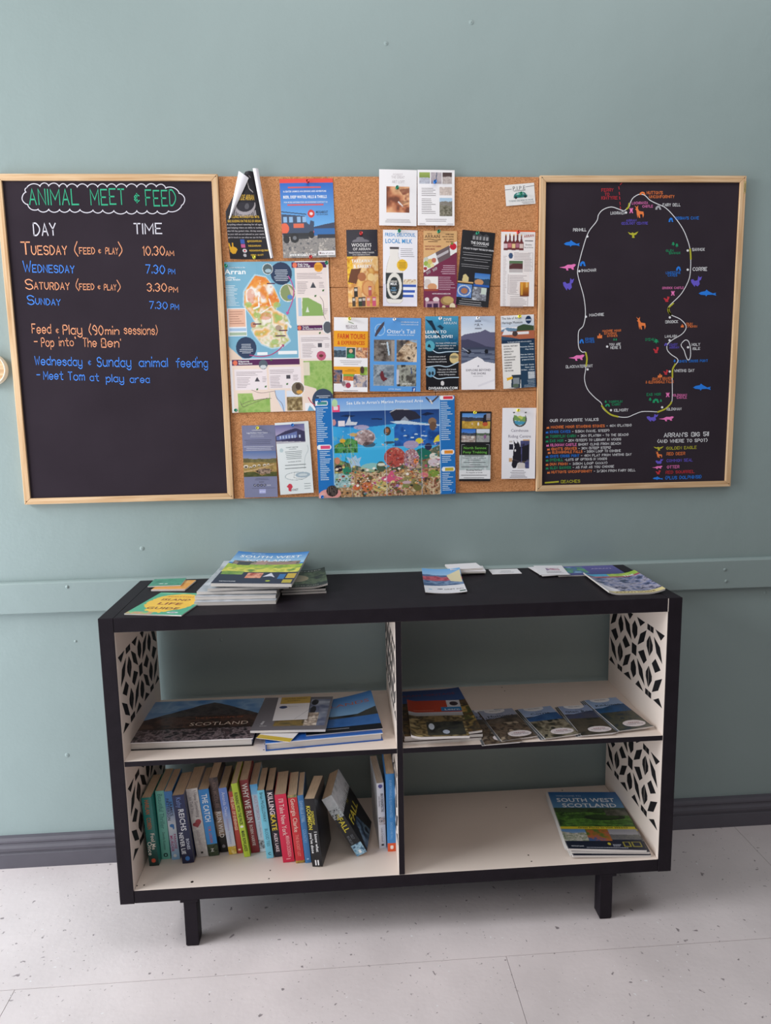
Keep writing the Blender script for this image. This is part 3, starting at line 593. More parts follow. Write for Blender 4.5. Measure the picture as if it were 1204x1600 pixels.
def icon(c, kind, x, y, sx, sy, col):
    I = {'dolphin': [(0, .55), (.15, .35), (.38, .25), (.45, .05), (.55, .25), (.8, .55), (1, .45), (.95, .62), (1, .85), (.78, .72), (.5, .75), (.42, .95), (.38, .78), (.12, .72)],
         'otter': [(0, .5), (.3, .4), (.5, .15), (.72, .15), (.9, .05), (1, .15), (.92, .4), (.85, .5), (.88, .8), (.78, .8), (.7, .6), (.52, .62), (.55, .9), (.44, .9), (.4, .65), (.2, .58)],
         'seal': [(0, .35), (.2, .3), (.35, .45), (.6, .4), (.68, 0), (.8, .15), (1, .05), (.9, .35), (.75, .45), (.8, .75), (.6, .95), (.4, .8), (.35, 1), (.2, .8), (.05, .6)],
         'deer': [(.1, 0), (.3, .15), (.45, 0), (.42, .25), (.55, .45), (.95, .5), (1, .75), (.9, 1), (.85, .7), (.6, .7), (.65, 1), (.52, .98), (.45, .75), (.4, 1), (.32, .7), (.28, .4), (.15, .3), (.28, .25)],
         'squirrel': [(0, .3), (.3, .3), (.4, .5), (.6, .4), (.6, 0), (1, .08), (.9, .5), (.75, .7), (.8, 1), (.3, 1), (.25, .7), (.1, .5)],
         'castle': [(0, 0), (.25, 0), (.25, .15), (.4, .15), (.4, 0), (.6, 0), (.6, .15), (.75, .15), (.75, 0), (1, 0), (.8, .4), (.8, .7), (1, 1), (.65, 1), (.6, .7), (.4, .7), (.35, 1), (0, 1), (.2, .7), (.2, .4)],
         'cave': [(0, 1), (.1, .4), (.45, 0), (.8, .15), (1, 1), (.7, 1), (.6, .55), (.4, .55), (.35, 1)], 'eagle': [(0, .08), (.3, .3), (.45, .15), (.6, .3), (1, 0), (.8, .5), (.6, .6), (.65, 1), (.4, 1), (.42, .6), (.15, .45)],
         'stones': [(0, 1), (0, .5), (.2, .4), (.3, .8), (.38, 0), (.6, 0), (.65, .7), (.75, .3), (1, .35), (1, 1)], 'tree': [(.5, 0), (.9, .4), (.6, .4), (1, .75), (.58, .75), (.58, 1), (.42, 1), (.42, .75), (0, .75), (.4, .4), (.1, .4)]}[kind]
    one = Chalk(RB, FRONT+0.006); one.k = 5; one.fill(c, [(x+p*sx, y+q*sy) for p, q in I], col)
    one.G.obj('drawn_'+dict(stones='standing_stones').get(kind, kind), 'chalk', RB)
for a in ((C6, 'dolphin', 143, 388, 88, 42, blu), (C6, 'otter', 118, 520, 92, 42, pnk), (C6, 'seal', 138, 600, 62, 70, pur), (C6, 'deer', 528, 198, 58, 70, org), (C6, 'castle', 505, 213, 22, 28, pnk), (C6, 'eagle', 497, 342, 58, 36, yel), (C6, 'cave', 722, 265, 26, 25, blu), (C6, 'cave', 230, 506, 34, 28, blu),
          (C6, 'cave', 763, 535, 28, 24, blu), (C6, 'castle', 735, 672, 22, 25, pnk), (C6, 'squirrel', 694, 702, 34, 30, red), (C6, 'seal', 845, 588, 62, 62, pur), (C6, 'dolphin', 888, 662, 98, 42, blu), (C6, 'deer', 538, 815, 58, 70, org), (C6, 'cave', 560, 122, 35, 18, org), (C6, 'cave', 648, 198, 34, 24, '#a9a9ae'),
          (C6, 'tree', 738, 400, 20, 22, grn), (C6, 'tree', 758, 408, 20, 22, grn), (C6, 'stones', 790, 855, 16, 18, org), (C7, 'stones', 364, 146, 26, 26, org), (C7, 'cave', 264, 176, 26, 24, blu), (C7, 'tree', 450, 172, 12, 14, grn), (C7, 'tree', 462, 172, 12, 14, grn), (C7, 'squirrel', 672, 220, 32, 34, red),
          (C7, 'tree', 672, 176, 34, 24, grn), (C7, 'cave', 734, 198, 18, 16, pur), (C7, 'tree', 784, 288, 14, 18, blu), (C7, 'otter', 205, 260, 88, 40, pnk), (C7, 'squirrel', 728, 346, 28, 28, red), (C7, 'stones', 698, 368, 24, 20, org), (C7, 'dolphin', 893, 420, 98, 44, blu), (C7, 'castle', 742, 473, 22, 24, pnk),
          (C7, 'tree', 646, 500, 20, 20, grn), (C7, 'cave', 668, 505, 38, 24, grn), (C7, 'tree', 708, 508, 14, 18, grn), (C7, 'tree', 402, 515, 16, 16, grn), (C7, 'cave', 406, 534, 28, 16, grn), (C7, 'seal', 636, 590, 66, 44, pur), (C7, 'otter', 703, 602, 84, 32, pnk),
          (C8, 'eagle', 695, 282, 58, 24, yel), (C8, 'deer', 702, 310, 42, 38, org), (C8, 'seal', 706, 353, 44, 32, pur), (C8, 'otter', 686, 392, 60, 22, pnk), (C8, 'squirrel', 706, 418, 30, 24, red), (C8, 'dolphin', 690, 452, 58, 24, blu)): icon(*a)
ch.done('drawn_ferry_route')

# ================================================================== LEAFLETS AND POSTERS PINNED TO THE CORK
K1 = (335, 265, 6.02); K2 = (335, 400, 6.174); K4 = (530, 255, 7.082); K5 = (530, 350, 7.082); K6 = (650, 260, 6.02); K7 = (510, 485, 7.082)
K8 = (655, 485, 6.174); K9 = (365, 640, 6.88); K10 = (480, 605, 5.017); K11 = (705, 620, 8.303)
def pinned(label, K, Q, paint, name='leaflet', cat='leaflet', off=0.0012, base='#f2eef0', flare=0.006, bow=0.003, mat='print', skew=0.0, group=None):
    """Q = corners top-left, top-right, bottom-right, bottom-left read off a crop; they meet the cork plane"""
    Y = CORK-off; P = [np.array(on_wall(K[0]+x/K[2], K[1]+y/K[2], Y)) for x, y in Q]
    ax = (P[1]-P[0]+P[2]-P[3])/2; w = np.linalg.norm(ax); ax /= w; up = np.array([-ax[1], ax[0]])
    h = abs(np.dot((P[0]-P[3]+P[1]-P[2])/2, up)); c = sum(P)/4
    wd = (abs(Q[1][0]-Q[0][0])+abs(Q[2][0]-Q[3][0]))/2; un = w/wd
    s = Sheet(wd, h/un, un, base, res=1.55/K[2], ox=(Q[0][0]+Q[3][0])/2, oy=(Q[0][1]+Q[1][1])/2)
    paint(s)
    def D(x, y):
        t = 1-y/h; u = x/w-0.5
        return x, y, 0.0003+flare*t*t*(0.45+0.55*(2*u)**2)+bow*(0.25-u*u)*4*(0.35+t)*0.5
    G = s.geo(deform=D, th=0.00025); o = G.obj(name, mat)
    bl = c-ax*w/2-up*h/2; o.location = (bl[0], Y, bl[1]); o.rotation_euler = (math.pi/2, -math.atan2(ax[1], ax[0]), 0)
    return tag(o, label, cat, group)

def p_tour(s):
    s.rect(600, 80, 1200, 840, '#e8443c').grad(600, 124, 1200, 540, '#1f66c4', '#6fb4ea')
    s.speck(600, 590, 1200, 805, ['#5d5f66', '#a09a96', '#83807f', '#c4bbb3'], 26, 3)
    s.poly([(930, 520), (1030, 498), (1132, 480), (1132, 545), (930, 545)], '#3a4660').rect(930, 535, 1140, 600, '#2d6cae').rect(960, 590, 1140, 625, '#2f3440')
    s.poly([(630, 400), (630, 590), (925, 590), (935, 470), (900, 460), (890, 500), (865, 480), (850, 420)], '#3c4c66')
    for x in (645, 700, 775, 825): s.rect(x, 425, x+36, 478, '#8fb8e0')
    s.line([(620, 378), (860, 405)], 8, '#28303e').ell(655, 530, 42, 48, '#e8694a').rect(738, 488, 838, 526, '#e06c50')
    s.rect(640, 575, 930, 610, '#2b2e36').ell(745, 618, 42, 44, '#24262b').ell(745, 618, 18, 18, '#70747c').ell(668, 630, 30, 36, '#24262b').ell(905, 590, 26, 34, '#24262b').rect(780, 605, 880, 628, '#33363c')
    s.ell(910, 400, 33, 36, '#d6382f').ell(910, 400, 15, 15, '#f4d8d8')
    s.text('MOGABOUT', 955, 398, 22, '#1c2c44', w=112).text('ADVENTURES', 958, 414, 8, '#2c3c54', w=110)
    s.dashes(655, 156, 1060, 1, 20, '#e05a62', 'c', 14, 1).text('16 SEATER UNIMOG 4X4 DRIVING AND ADVENTURE', 655, 206, 15, '#e8f0fa', w=405)
    s.text('BEER, DEEP WATER, HILLS & THRILLS', 655, 260, 24, '#ffffff', w=408).text('FOR MORE INFORMATION OR BOOKINGS CONTACT US', 660, 302, 13, '#dce8f6', w=408).dashes(660, 312, 1060, 1, 20, '#e05a62', 'c', 14, 1)
    s.text('WWW.MOGABOUT.COM', 690, 785, 22, '#ffffff', w=250).rect(962, 742, 1120, 780, '#f2eef0').text('isle of arran', 990, 768, 14, '#4a3c40', w=118, bold=False).ell(980, 760, 8, 9, '#7a5a60')
pinned('poster of an orange and grey off-road truck on a pebble beach, red bands', K1, [(606, 90), (1112, 82), (1140, 828), (652, 836)], p_tour, 'poster', 'poster', mat='gloss')

def p_map(s):
    B = '#7fb3cc'
    s.rect(90, 50, 800, 960, B).poly([(90, 800), (260, 960), (140, 980), (90, 990)], '#e8d0bd').rect(430, 50, 560, 960, '#74abc6', 0.35)
    # island
    isl = [(420, 180), (520, 200), (590, 290), (640, 420), (600, 500), (700, 560), (720, 620), (690, 720), (720, 790), (640, 850), (540, 860), (450, 820), (390, 740), (360, 680), (400, 620), (370, 560), (300, 460), (310, 330), (380, 230)]
    s.poly([(500+(x-500)*1.07, 520+(y-520)*1.04) for x, y in isl], '#b4d3e0'); m = s._pmask(isl)
    s.speck(200, 150, 800, 900, ['#f4eee6', '#f0a850', '#e8853c', '#f0b868', '#f6efe4'], 150, 4, mask=m)
    s.speck(200, 470, 800, 900, ['#f4eee6', '#a8c070', '#f3ece0', '#e8b868', '#98bb68'], 120, 9, mask=m & (s.Y > 470), al=0.85)
    for x, y, rx, ry in ((370, 370, 38, 70), (490, 340, 32, 60), (575, 390, 36, 48), (500, 560, 60, 35)): s.ell(x, y, rx, ry, '#dd6f34', 0.55)
    for x, y in ((340, 450), (615, 455), (420, 550), (630, 580), (580, 800)): s.ell(x, y, 34, 26, '#9cbf6c', 0.8)
    s.line([(445, 340), (440, 470), (390, 490)], 16, '#f4f0ec').line([(540, 400), (560, 470), (460, 530)], 10, '#f4f0ec').line([(700, 625), (735, 665)], 22, '#e8ece8')
    rg = random.Random(5)
    for k in range(150):
        x = rg.uniform(300, 720); y = rg.uniform(190, 860); r = rg.uniform(4, 15); mm = (((s.X-x)/r)**2+((s.Y-y)/(r*rg.uniform(.5, 1.3)))**2 < 1) & m
        s._put(mm, rg.choice(['#e0742c', '#f4b468', '#f8efe2', '#d8602c', '#f0c890', '#eda04c'] if y < 520 else ['#f6efe4', '#a8c478', '#e8a850', '#8cb45c', '#f0dcb0', '#f4efe8']), .4)
    # leaflet panels
    s.rect(795, 90, 1110, 640, '#f3e4dc').rect(810, 120, 1095, 375, '#efe0dc').rect(768, 62, 1100, 114, '#5c2a58').ell(1025, 110, 42, 45, '#f0a940').ell(800, 90, 22, 24, '#e87a5c')
    s.poly([(860, 395), (920, 395), (1040, 460), (1060, 565), (850, 565)], '#8fb066').rect(815, 395, 850, 565, '#b8cce0').poly([(968, 248), (995, 300), (940, 300)], '#4a4c54').poly([(905, 475), (922, 528), (888, 528)], '#dfe6d8')
    s.rect(810, 640, 1140, 1380, '#f0ddd4').rect(800, 652, 1050, 700, '#5c2a58').ell(820, 677, 18, 20, '#e87a5c')
    s.rect(820, 745, 1130, 970, '#efe4e4').speck(825, 990, 1135, 1320, ['#8db25c', '#a4c070', '#7fa854'], 60, 6).poly([(845, 1225), (960, 1260), (990, 1400), (845, 1400)], '#eed8cc').rect(840, 1005, 905, 1130, '#eddccf', 0.8)
    s.rect(990, 825, 1030, 862, '#55525a').ell(1022, 945, 45, 46, '#c2607c').ell(1020, 945, 22, 14, '#6a3a34').ell(1025, 1375, 108, 112, '#3a4860').poly([(850, 1510), (890, 1420), (970, 1510)], '#7fb3cc')
    s.rect(155, 970, 845, 1510, '#f0dbcd').rect(155, 968, 808, 1022, '#5c2a58').ell(186, 998, 22, 24, '#e87a5c').rect(175, 1060, 485, 1258, '#efe3e6').rect(505, 1045, 815, 1252, '#efe3e6')
    s.speck(195, 1290, 505, 1480, ['#8db25c', '#a4c070', '#86ad58'], 60, 8).poly([(335, 1290), (500, 1290), (500, 1340), (350, 1360)], '#efd9ce').poly([(555, 1265), (655, 1265), (650, 1480), (635, 1480), (570, 1350)], '#bcd0ea').rect(668, 1275, 820, 1335, '#dfe3ee').speck(668, 1335, 820, 1468, ['#6e5a3c', '#a08a60', '#c9b894'], 30, 5)
    s.ell(780, 1255, 66, 68, '#f4f0f0').ell(780, 1255, 60, 62, '#7a6c5c').ell(785, 1235, 26, 32, '#4a3c34').ell(795, 1290, 30, 18, '#d8a050').ell(455, 1018, 42, 46, '#5a6470').ell(455, 1040, 30, 18, '#d0d4d8')
    s.poly([(390, 1135), (415, 1178), (365, 1178)], '#4e4a52').rect(672, 1122, 712, 1158, '#4e4a52')
    s.ell(300, 855, 98, 102, '#33425e').ell(668, 165, 102, 105, '#33425e').ell(540, 122, 50, 52, '#e4e8ea').ell(540, 122, 45, 47, '#5b6a6c').ell(545, 138, 30, 18, '#a9c0cc')
    s.ell(722, 345, 76, 84, '#f0ece8').ell(722, 345, 70, 78, '#8c9a6a').poly([(722, 270), (795, 345), (722, 425), (760, 380)], '#d9c8b4').ell(742, 385, 26, 22, '#5c88c4').ell(1090, 675, 48, 62, '#ececec').ell(1092, 675, 42, 56, '#5c6068').ell(378, 640, 26, 28, '#c89070').ell(618, 672, 30, 26, '#b09a88')
    s.rect(135, 480, 315, 745, '#eef0f2').rect(145, 490, 305, 655, '#e9b9a0').rect(145, 668, 308, 695, '#a9c4e0').rect(148, 708, 308, 735, '#a8bca4').rect(400, 900, 500, 928, '#eef0f2').rect(605, 893, 790, 922, '#eef0f2')
    s.text('on foot, by bike on the', 178, 110, 12, '#f2f6fa', w=148).text('Arran', 132, 165, 44, '#ffffff', w=198).text('Coillean', 132, 204, 18, '#ffffff', w=98).text('Eilean Arainn', 136, 224, 18, '#ffffff', w=140)
    s.dashes(135, 270, 250, 7, 15, '#e2eef4', 'l', 6).dashes(145, 375, 260, 7, 13, '#dbe8f0', 'l', 5).dashes(155, 512, 295, 6, 22, '#b08070', 'l', 5)
    for cx_, cy_, n in ((668, 130, 7), (300, 820, 6), (1028, 1330, 4)): s.dashes(cx_-70, cy_, cx_+70, n, 16, '#d5dbe6', 'c', 6)
    s.text("King's Caves", 828, 88, 16, '#ffffff', w=100).text('South as High', 828, 106, 15, '#ffffff', w=118).dashes(985, 90, 1062, 4, 12, '#c07820', 'c', 5).text('Torrylin', 850, 675, 14, '#ffffff', w=60).text('An Ruitheann Dorlaidh', 850, 693, 13, '#ffffff', w=185).text('Kilpatrick', 218, 992, 15, '#ffffff', w=105).text('Blackwaterfoot', 218, 1013, 15, '#ffffff', w=132)
    for x0, y0, x1, n in ((815, 165, 1090, 4), (815, 245, 920, 8), (1025, 250, 1075, 4), (832, 770, 1120, 3), (840, 830, 960, 9), (1060, 830, 1105, 3), (190, 1085, 460, 3), (195, 1140, 335, 7), (440, 1135, 480, 4), (515, 1072, 765, 3), (515, 1130, 640, 8), (740, 1125, 790, 4), (840, 860, 1000, 1), (1060, 500, 1100, 4)): s.dashes(x0, y0, x1, n, 15, '#9a8c92', 'l', 4)
    s.stroke([(735, 190), (765, 250), (780, 330), (760, 430), (712, 530)], 9, '#c85a9c', True).shape([(695, 520), (705, 552), (732, 530)], '#c85a9c')
    s.stroke([(330, 925), (420, 940), (520, 930), (600, 890), (655, 840)], 9, '#b4487c', True).shape([(640, 830), (668, 832), (660, 858)], '#b4487c').stroke([(950, 1430), (905, 1390), (880, 1345)], 9, '#c04860', True)
    for P in ([(530, 256), (600, 256)], [(380, 632), (452, 632)], [(625, 697), (700, 697)], [(590, 748), (680, 748)]): s.stroke(P, 10, '#5a2a4c')
    for P in ([(1030, 385), (1060, 440), (1060, 560), (1075, 600)], [(220, 1400), (300, 1370), (420, 1350), (520, 1345)], [(215, 1370), (240, 1420), (300, 1400), (480, 1340)], [(555, 1270), (570, 1340), (620, 1400), (635, 1480)], [(330, 1260), (420, 1290), (550, 1275)]): s.stroke(P, 3, '#6a4a5c', True)
    for x, y in ((985, 378), (1062, 328), (1015, 728), (535, 975), (468, 1230), (385, 1255), (678, 1210)): s.shape([(x-10, y+8), (x-6, y-8), (x+12, y-10), (x+6, y+8)], '#4f7a48')
pinned('large folded trail map poster with orange island on blue sea', K2, [(85, 55), (1093, 50), (1150, 1485), (180, 1516)], p_map, 'trail_map', 'map', off=0.0012, flare=0.003, bow=0.0015)

def p_white1(s):
    s.speck(520, 250, 775, 522, ['#7a4838', '#b06a4c', '#d89870', '#e8b488', '#a05c48'], 110, 12)
    s.poly([(660, 280), (775, 262), (775, 310), (700, 340)], '#7c3c30', 0.7).poly([(640, 400), (680, 395), (775, 400), (700, 440)], '#5a3028', 0.5).line([(655, 410), (700, 455)], 16, '#e8dcd8').line([(700, 455), (760, 440)], 6, '#4a2c28')
    s.text('THE GREAT', 572, 165, 26, '#c2b8bc', w=148, bold=False).text('FOREST', 590, 135, 22, '#cfc6ca', w=110, bold=False).text('ART LOFT', 580, 215, 30, '#bdb3b8', w=140, bold=False)
    s.dashes(500, 595, 795, 3, 14, '#8c8488', 'c', 4, 1)
pinned('white leaflet with brown sea-shore photo, left of the pair above the cork', K4, [(440, 66), (858, 78), (850, 698), (438, 692)], p_white1, off=0.0045, flare=0.003)
def p_white2(s):
    s.hills(30, 55, 131, 158, ('#9cae5c', '#5c6c34'), [(0.45, .08, '#c8ccd8', '#a8a8b4')], 3).speck(138, 55, 236, 158, ['#c4b8bc', '#b0a6ac', '#8c8088'], 50, 8).line([(190, 60), (188, 120)], 8, '#5a6478')
    s.hills(244, 55, 336, 158, ('#4c3c3c', '#6c5854'), [(0.35, .1, '#cfc4c0', '#a89a98')], 9).speck(218, 185, 334, 258, ['#d4c4bc', '#c0b0a8', '#e4d8d0'], 30, 4).hills(218, 282, 337, 444, ('#a8c4dc', '#dce4ea'), [(0.2, .1, '#7c7468', '#8f8a84'), (0.4, .12, '#54503f', '#9a9484')], 5)
    s.dashes(50, 195, 185, 5, 16, '#6c6468', 'l', 4, 1).dashes(50, 290, 185, 9, 16, '#6c6468', 'l', 4, 0.9).dashes(60, 472, 310, 2, 16, '#7c7478', 'c', 4, 1).stroke([(30, 512), (345, 514)], 3, '#7a6a70').stroke([(30, 522), (345, 524)], 2.5, '#7a6a70').dashes(175, 536, 205, 1, 9, '#9c9498', 'c', 4, 1)
pinned('white leaflet with five small photos and blue pin, above the cork', K6, [(10, 32), (361, 36), (358, 560), (12, 557)], p_white2, off=0.0045, flare=0.003)

def p_card(s):
    s.text('P.I.P.E', 908, 218, 34, '#6c6a6c', w=120, bold=False).stroke([(838, 208), (898, 206)], 5, '#8a8688').stroke([(1035, 196), (1110, 190)], 5, '#8a8688').dashes(910, 222, 1035, 1, 8, '#7a787a', 'c', 5, 1)
    s.poly([(912, 285), (918, 258), (940, 240), (1010, 236), (1030, 255), (1042, 272), (1040, 285)], '#2e7a74').ell(935, 283, 13, 12, '#1c2c30').ell(1022, 280, 13, 12, '#1c2c30').poly([(945, 245), (1005, 242), (1015, 258), (940, 262)], '#9cc0c0')
    s.text('TO BOOK: CALL NOW OR ONLINE', 865, 318, 14, '#6a8088', w=230, bold=False).dashes(868, 332, 915, 2, 14, '#86868c').dashes(965, 326, 1105, 2, 12, '#86868c', 'r', 4, 1)
pinned('small white card with a teal car drawing, top right of the cork', K6, [(830, 178), (1108, 153), (1120, 352), (846, 374)], p_card, 'business_card', 'card', base='#e9e6e4', flare=0.001, bow=0.001)

def p_bakery(s):
    s.grad(75, 60, 460, 345, '#2c2a34', '#34323e').speck(75, 345, 460, 930, ['#e8b060', '#f4cf98', '#c8803c', '#eec070'], 120, 21)
    s.speck(80, 345, 150, 640, ['#e8a818', '#f0c83c', '#c88010'], 30, 5).poly([(130, 480), (240, 475), (180, 640), (90, 620)], '#6a3c24').ell(245, 565, 46, 46, '#b06c44').ell(335, 570, 44, 52, '#d9a058', 0.9).ell(345, 570, 38, 42, '#f2cf90').ell(310, 690, 72, 88, '#d08850').ell(318, 690, 62, 78, '#e2a468').ell(185, 740, 50, 80, '#dfa468').ell(430, 680, 40, 90, '#e8b060')
    s.poly([(145, 195), (165, 172), (195, 165), (200, 148), (225, 140), (265, 142), (285, 165), (320, 172), (348, 192)], '#77747c')
    for x, y, c in ((155, 675, '#2c2824'), (312, 668, '#c0605c'), (130, 780, '#4c3c30'), (200, 785, '#2e3c2c'), (240, 780, '#5a3a3c'), (290, 780, '#e0806c'), (355, 780, '#d85c7c')): s.rect(x, y, x+38, y+105, c).rect(x+4, y+14, x+34, y+40, '#e8dcd0', 0.7)
    s.rect(100, 880, 450, 930, '#d8a868', 0.6)
    s.text('WOOLEYS', 142, 243, 34, '#e8e4e4', w=218).text('OF ARRAN', 155, 282, 27, '#dcd8d8', w=192).stroke([(95, 288), (405, 284)], 3, '#d8b070').text('TRADITIONAL FAMILY BAKER', 108, 314, 15, '#d8d4d4', w=282).text('5TH GENERATION', 150, 336, 13, '#c8c4c4', w=190).stroke([(85, 348), (435, 340)], 3.5, '#e0b060')
    s.text('TAKEAWAY', 135, 412, 33, '#fbf8f4', w=235).text('& BAKERY', 158, 470, 33, '#fbf8f4', w=198)
pinned('leaflet with dark top and golden bread photo, left of the milk leaflet', K5, [(77, 68), (405, 60), (452, 925), (98, 926)], p_bakery, mat='gloss', bow=0.008)

def p_milk(s):
    s.grad(480, 640, 860, 910, '#e0dcea', '#ece6ee')
    bt = [(555, 262), (550, 245), (658, 245), (656, 262), (652, 340), (690, 430), (705, 520), (705, 820), (670, 850), (550, 852), (520, 830), (512, 520), (525, 430), (555, 340)]
    s.poly(bt, '#cfc6c0').poly([(604+(x-604)*0.93, 550+(y-550)*0.985) for x, y in bt], '#eee8e2').rect(555, 248, 658, 270, '#4a4448').poly([(512, 520), (702, 520), (705, 770), (690, 805), (530, 800), (515, 775)], '#343a3e').ell(608, 660, 82, 140, '#e8e4dc').ell(606, 665, 55, 100, '#2e3438').poly([(560, 780), (652, 780), (608, 800)], '#e8e4dc')
    s.poly([(702, 640), (857, 635), (835, 760), (790, 785), (720, 782)], '#f0f0f6')
    for y in (645, 702, 755): s.rect(704, y, 850-(y-645)*0.25, y+28, '#3a5cb4')
    s.speck(708, 590, 852, 640, ['#d8b888', '#f2e6d0', '#b88c5c'], 18, 3).ell(694, 438, 60, 62, '#f0c030').ell(694, 438, 52, 53, '#eebb2c')
    s.text('FRESH, DELICIOUS,', 502, 135, 36, '#3f97d4', w=335).text('LOCAL MILK', 505, 206, 44, '#3f97d4', w=298).dashes(675, 262, 838, 5, 20, '#8c8890', 'l', 5, 1).dashes(652, 408, 736, 5, 14, '#a88420', 'c', 5, 1).text('ARRAN', 562, 622, 20, '#e8e4dc', w=74).text('MILK', 562, 652, 26, '#ffffff', w=76).text('OUR', 578, 690, 16, '#7cb4dc', w=44).text('DAIRY', 566, 716, 18, '#7cb4dc', w=68).text('LOCAL', 578, 738, 15, '#e8e4dc', w=50)
pinned('white leaflet with a tall milk bottle and striped bowl', K5, [(481, 62), (863, 70), (858, 915), (482, 912)], p_milk, base='#f2eff5', mat='gloss')

def p_cheese(s):
    s.rect(60, 600, 390, 900, '#dcae78').rect(60, 800, 390, 1335, '#7a2f4c').poly([(60, 600), (385, 600), (385, 700), (60, 860)], '#dcae78')
    s.poly([(62, 862), (385, 695), (385, 790), (62, 985)], '#eceae8').poly([(180, 800), (310, 735), (320, 840), (210, 895)], '#6c5c60').poly([(190, 830), (300, 775), (300, 800), (200, 850)], '#c0b8bc')
    for x, y, r, c in ((92, 862, 22, '#c8c8b8'), (90, 900, 22, '#9ab04c'), (130, 880, 24, '#d8c070'), (165, 870, 22, '#c0705c'), (120, 920, 20, '#b8c878'), (85, 945, 16, '#a83c3c'), (150, 915, 18, '#e8d8a0')): s.ell(x, y, r, r, c)
    s.ell(345, 745, 32, 30, '#c8283c').ell(335, 720, 10, 10, '#5a8c3c').poly([(75, 1015), (205, 1015), (205, 1135), (75, 1150)], '#f0ece8').ell(105, 1080, 34, 42, '#d8ccc8').ell(150, 1110, 45, 32, '#d89c70').rect(75, 1130, 205, 1150, '#a04c3c')
    s.ell(290, 1235, 62, 42, '#a08050').ell(300, 1228, 50, 32, '#c0a068').ell(340, 1290, 28, 32, '#e0d0b0').ell(100, 1225, 20, 18, '#e8dcdc').ell(185, 1225, 30, 22, '#e4d4d4').rect(85, 1240, 215, 1320, '#b890a0').rect(100, 1265, 145, 1310, '#4a2c54').rect(160, 1262, 205, 1310, '#3e2848').ell(300, 1310, 60, 16, '#2c1c20').ell(258, 1295, 16, 16, '#d8c8a0')
    s.text('TASTE OF', 100, 640, 12, '#6c4830', w=45).text('ARRAN', 78, 672, 28, '#4a3024', w=140, bold=False).stroke([(72, 686), (130, 682), (180, 690), (228, 684)], 5, '#3c2820', True).dashes(110, 700, 200, 1, 8, '#6c4830', 'c', 6, 1)
    for k, (t, w) in enumerate((('HOME FARM', 75), ('VISITOR CENTRE', 108), ('ISLE OF ARRAN', 92), ('KA27 8DD', 70))): s.text(t, 348, 642+k*22, 11, '#5a3828', w=w, al='r')
    s.text('WATCH THE CHEESE', 80, 752, 13, '#9c3c38', w=150).text('BEING MADE', 84, 776, 13, '#9c3c38', w=90).text('SHOP', 100, 1000, 24, '#c4c0c4', w=44, rot=28).text('SHOP', 160, 972, 24, '#d0ccd0', w=46, rot=28)
    s.dashes(215, 915, 365, 5, 18, '#d8b8c8', 'r', 6, .9).dashes(212, 1020, 368, 8, 16, '#d0b0c0', 'l', 5, .9).text('WWW.ARRANCHEESE.COM', 148, 1178, 11, '#f4e8f0', w=172)
pinned('maroon and tan food leaflet with diagonal photo band', K6, [(55, 608), (385, 606), (376, 1332), (80, 1326)], p_cheese, mat='gloss')

def p_black(s):
    s.text('THE DOUGLAS', 490, 728, 24, '#f0eef0', w=168).dashes(505, 738, 655, 1, 8, '#b8b6ba', 'c', 5, 1)
    s.poly([(500, 690), (500, 650), (525, 630), (535, 650), (560, 625), (595, 650), (625, 628), (655, 650), (658, 690)], '#4a4a4e')
    for x in (505, 535, 565, 600, 630): s.rect(x, 655, x+18, 685, '#9c9a9c')
    s.text('A PLACE TO ENJOY THE ISLE OF ARRAN', 425, 778, 14, '#e4e2e6', w=285, rot=0).dashes(420, 806, 700, 2, 20, '#a8a6aa', 'c', 4, 1).dashes(410, 856, 700, 2, 20, '#a8a6aa', 'c', 4, 1).dashes(405, 912, 695, 2, 18, '#a8a6aa', 'c', 4, 1)
    s.rect(405, 970, 545, 1072, '#26242a').poly([(440, 1065), (448, 1010), (470, 1000), (500, 1030), (498, 1068)], '#d8c48c').rect(395, 1068, 545, 1080, '#d8b078').hills(555, 980, 700, 1100, ('#3c74c0', '#78a8d8'), [(0.4, .1, '#3c4c60', '#284460')], 4).ell(600, 1062, 42, 26, '#c89468').rect(552, 1084, 700, 1104, '#2c5cb0')
    s.speck(395, 1090, 540, 1212, ['#2c58a8', '#6c98d8', '#3c6cb8'], 60, 4).ell(468, 1150, 62, 50, '#c4d0e0').ell(468, 1150, 50, 40, '#4a6cac').ell(470, 1152, 32, 26, '#b07858').speck(545, 1105, 680, 1225, ['#4c4c54', '#a8acb8', '#686870', '#c8ccd4'], 50, 8).rect(630, 1110, 675, 1170, '#c8d4c8')
    s.dashes(430, 1224, 640, 3, 20, '#c4c2c6', 'c', 4, 1).dashes(420, 1262, 650, 2, 16, '#9c9a9e', 'c', 4, 1)
pinned('tilted black restaurant leaflet with four food photos', K6, [(430, 596), (748, 626), (668, 1332), (372, 1300)], p_black, base='#252529', mat='gloss')

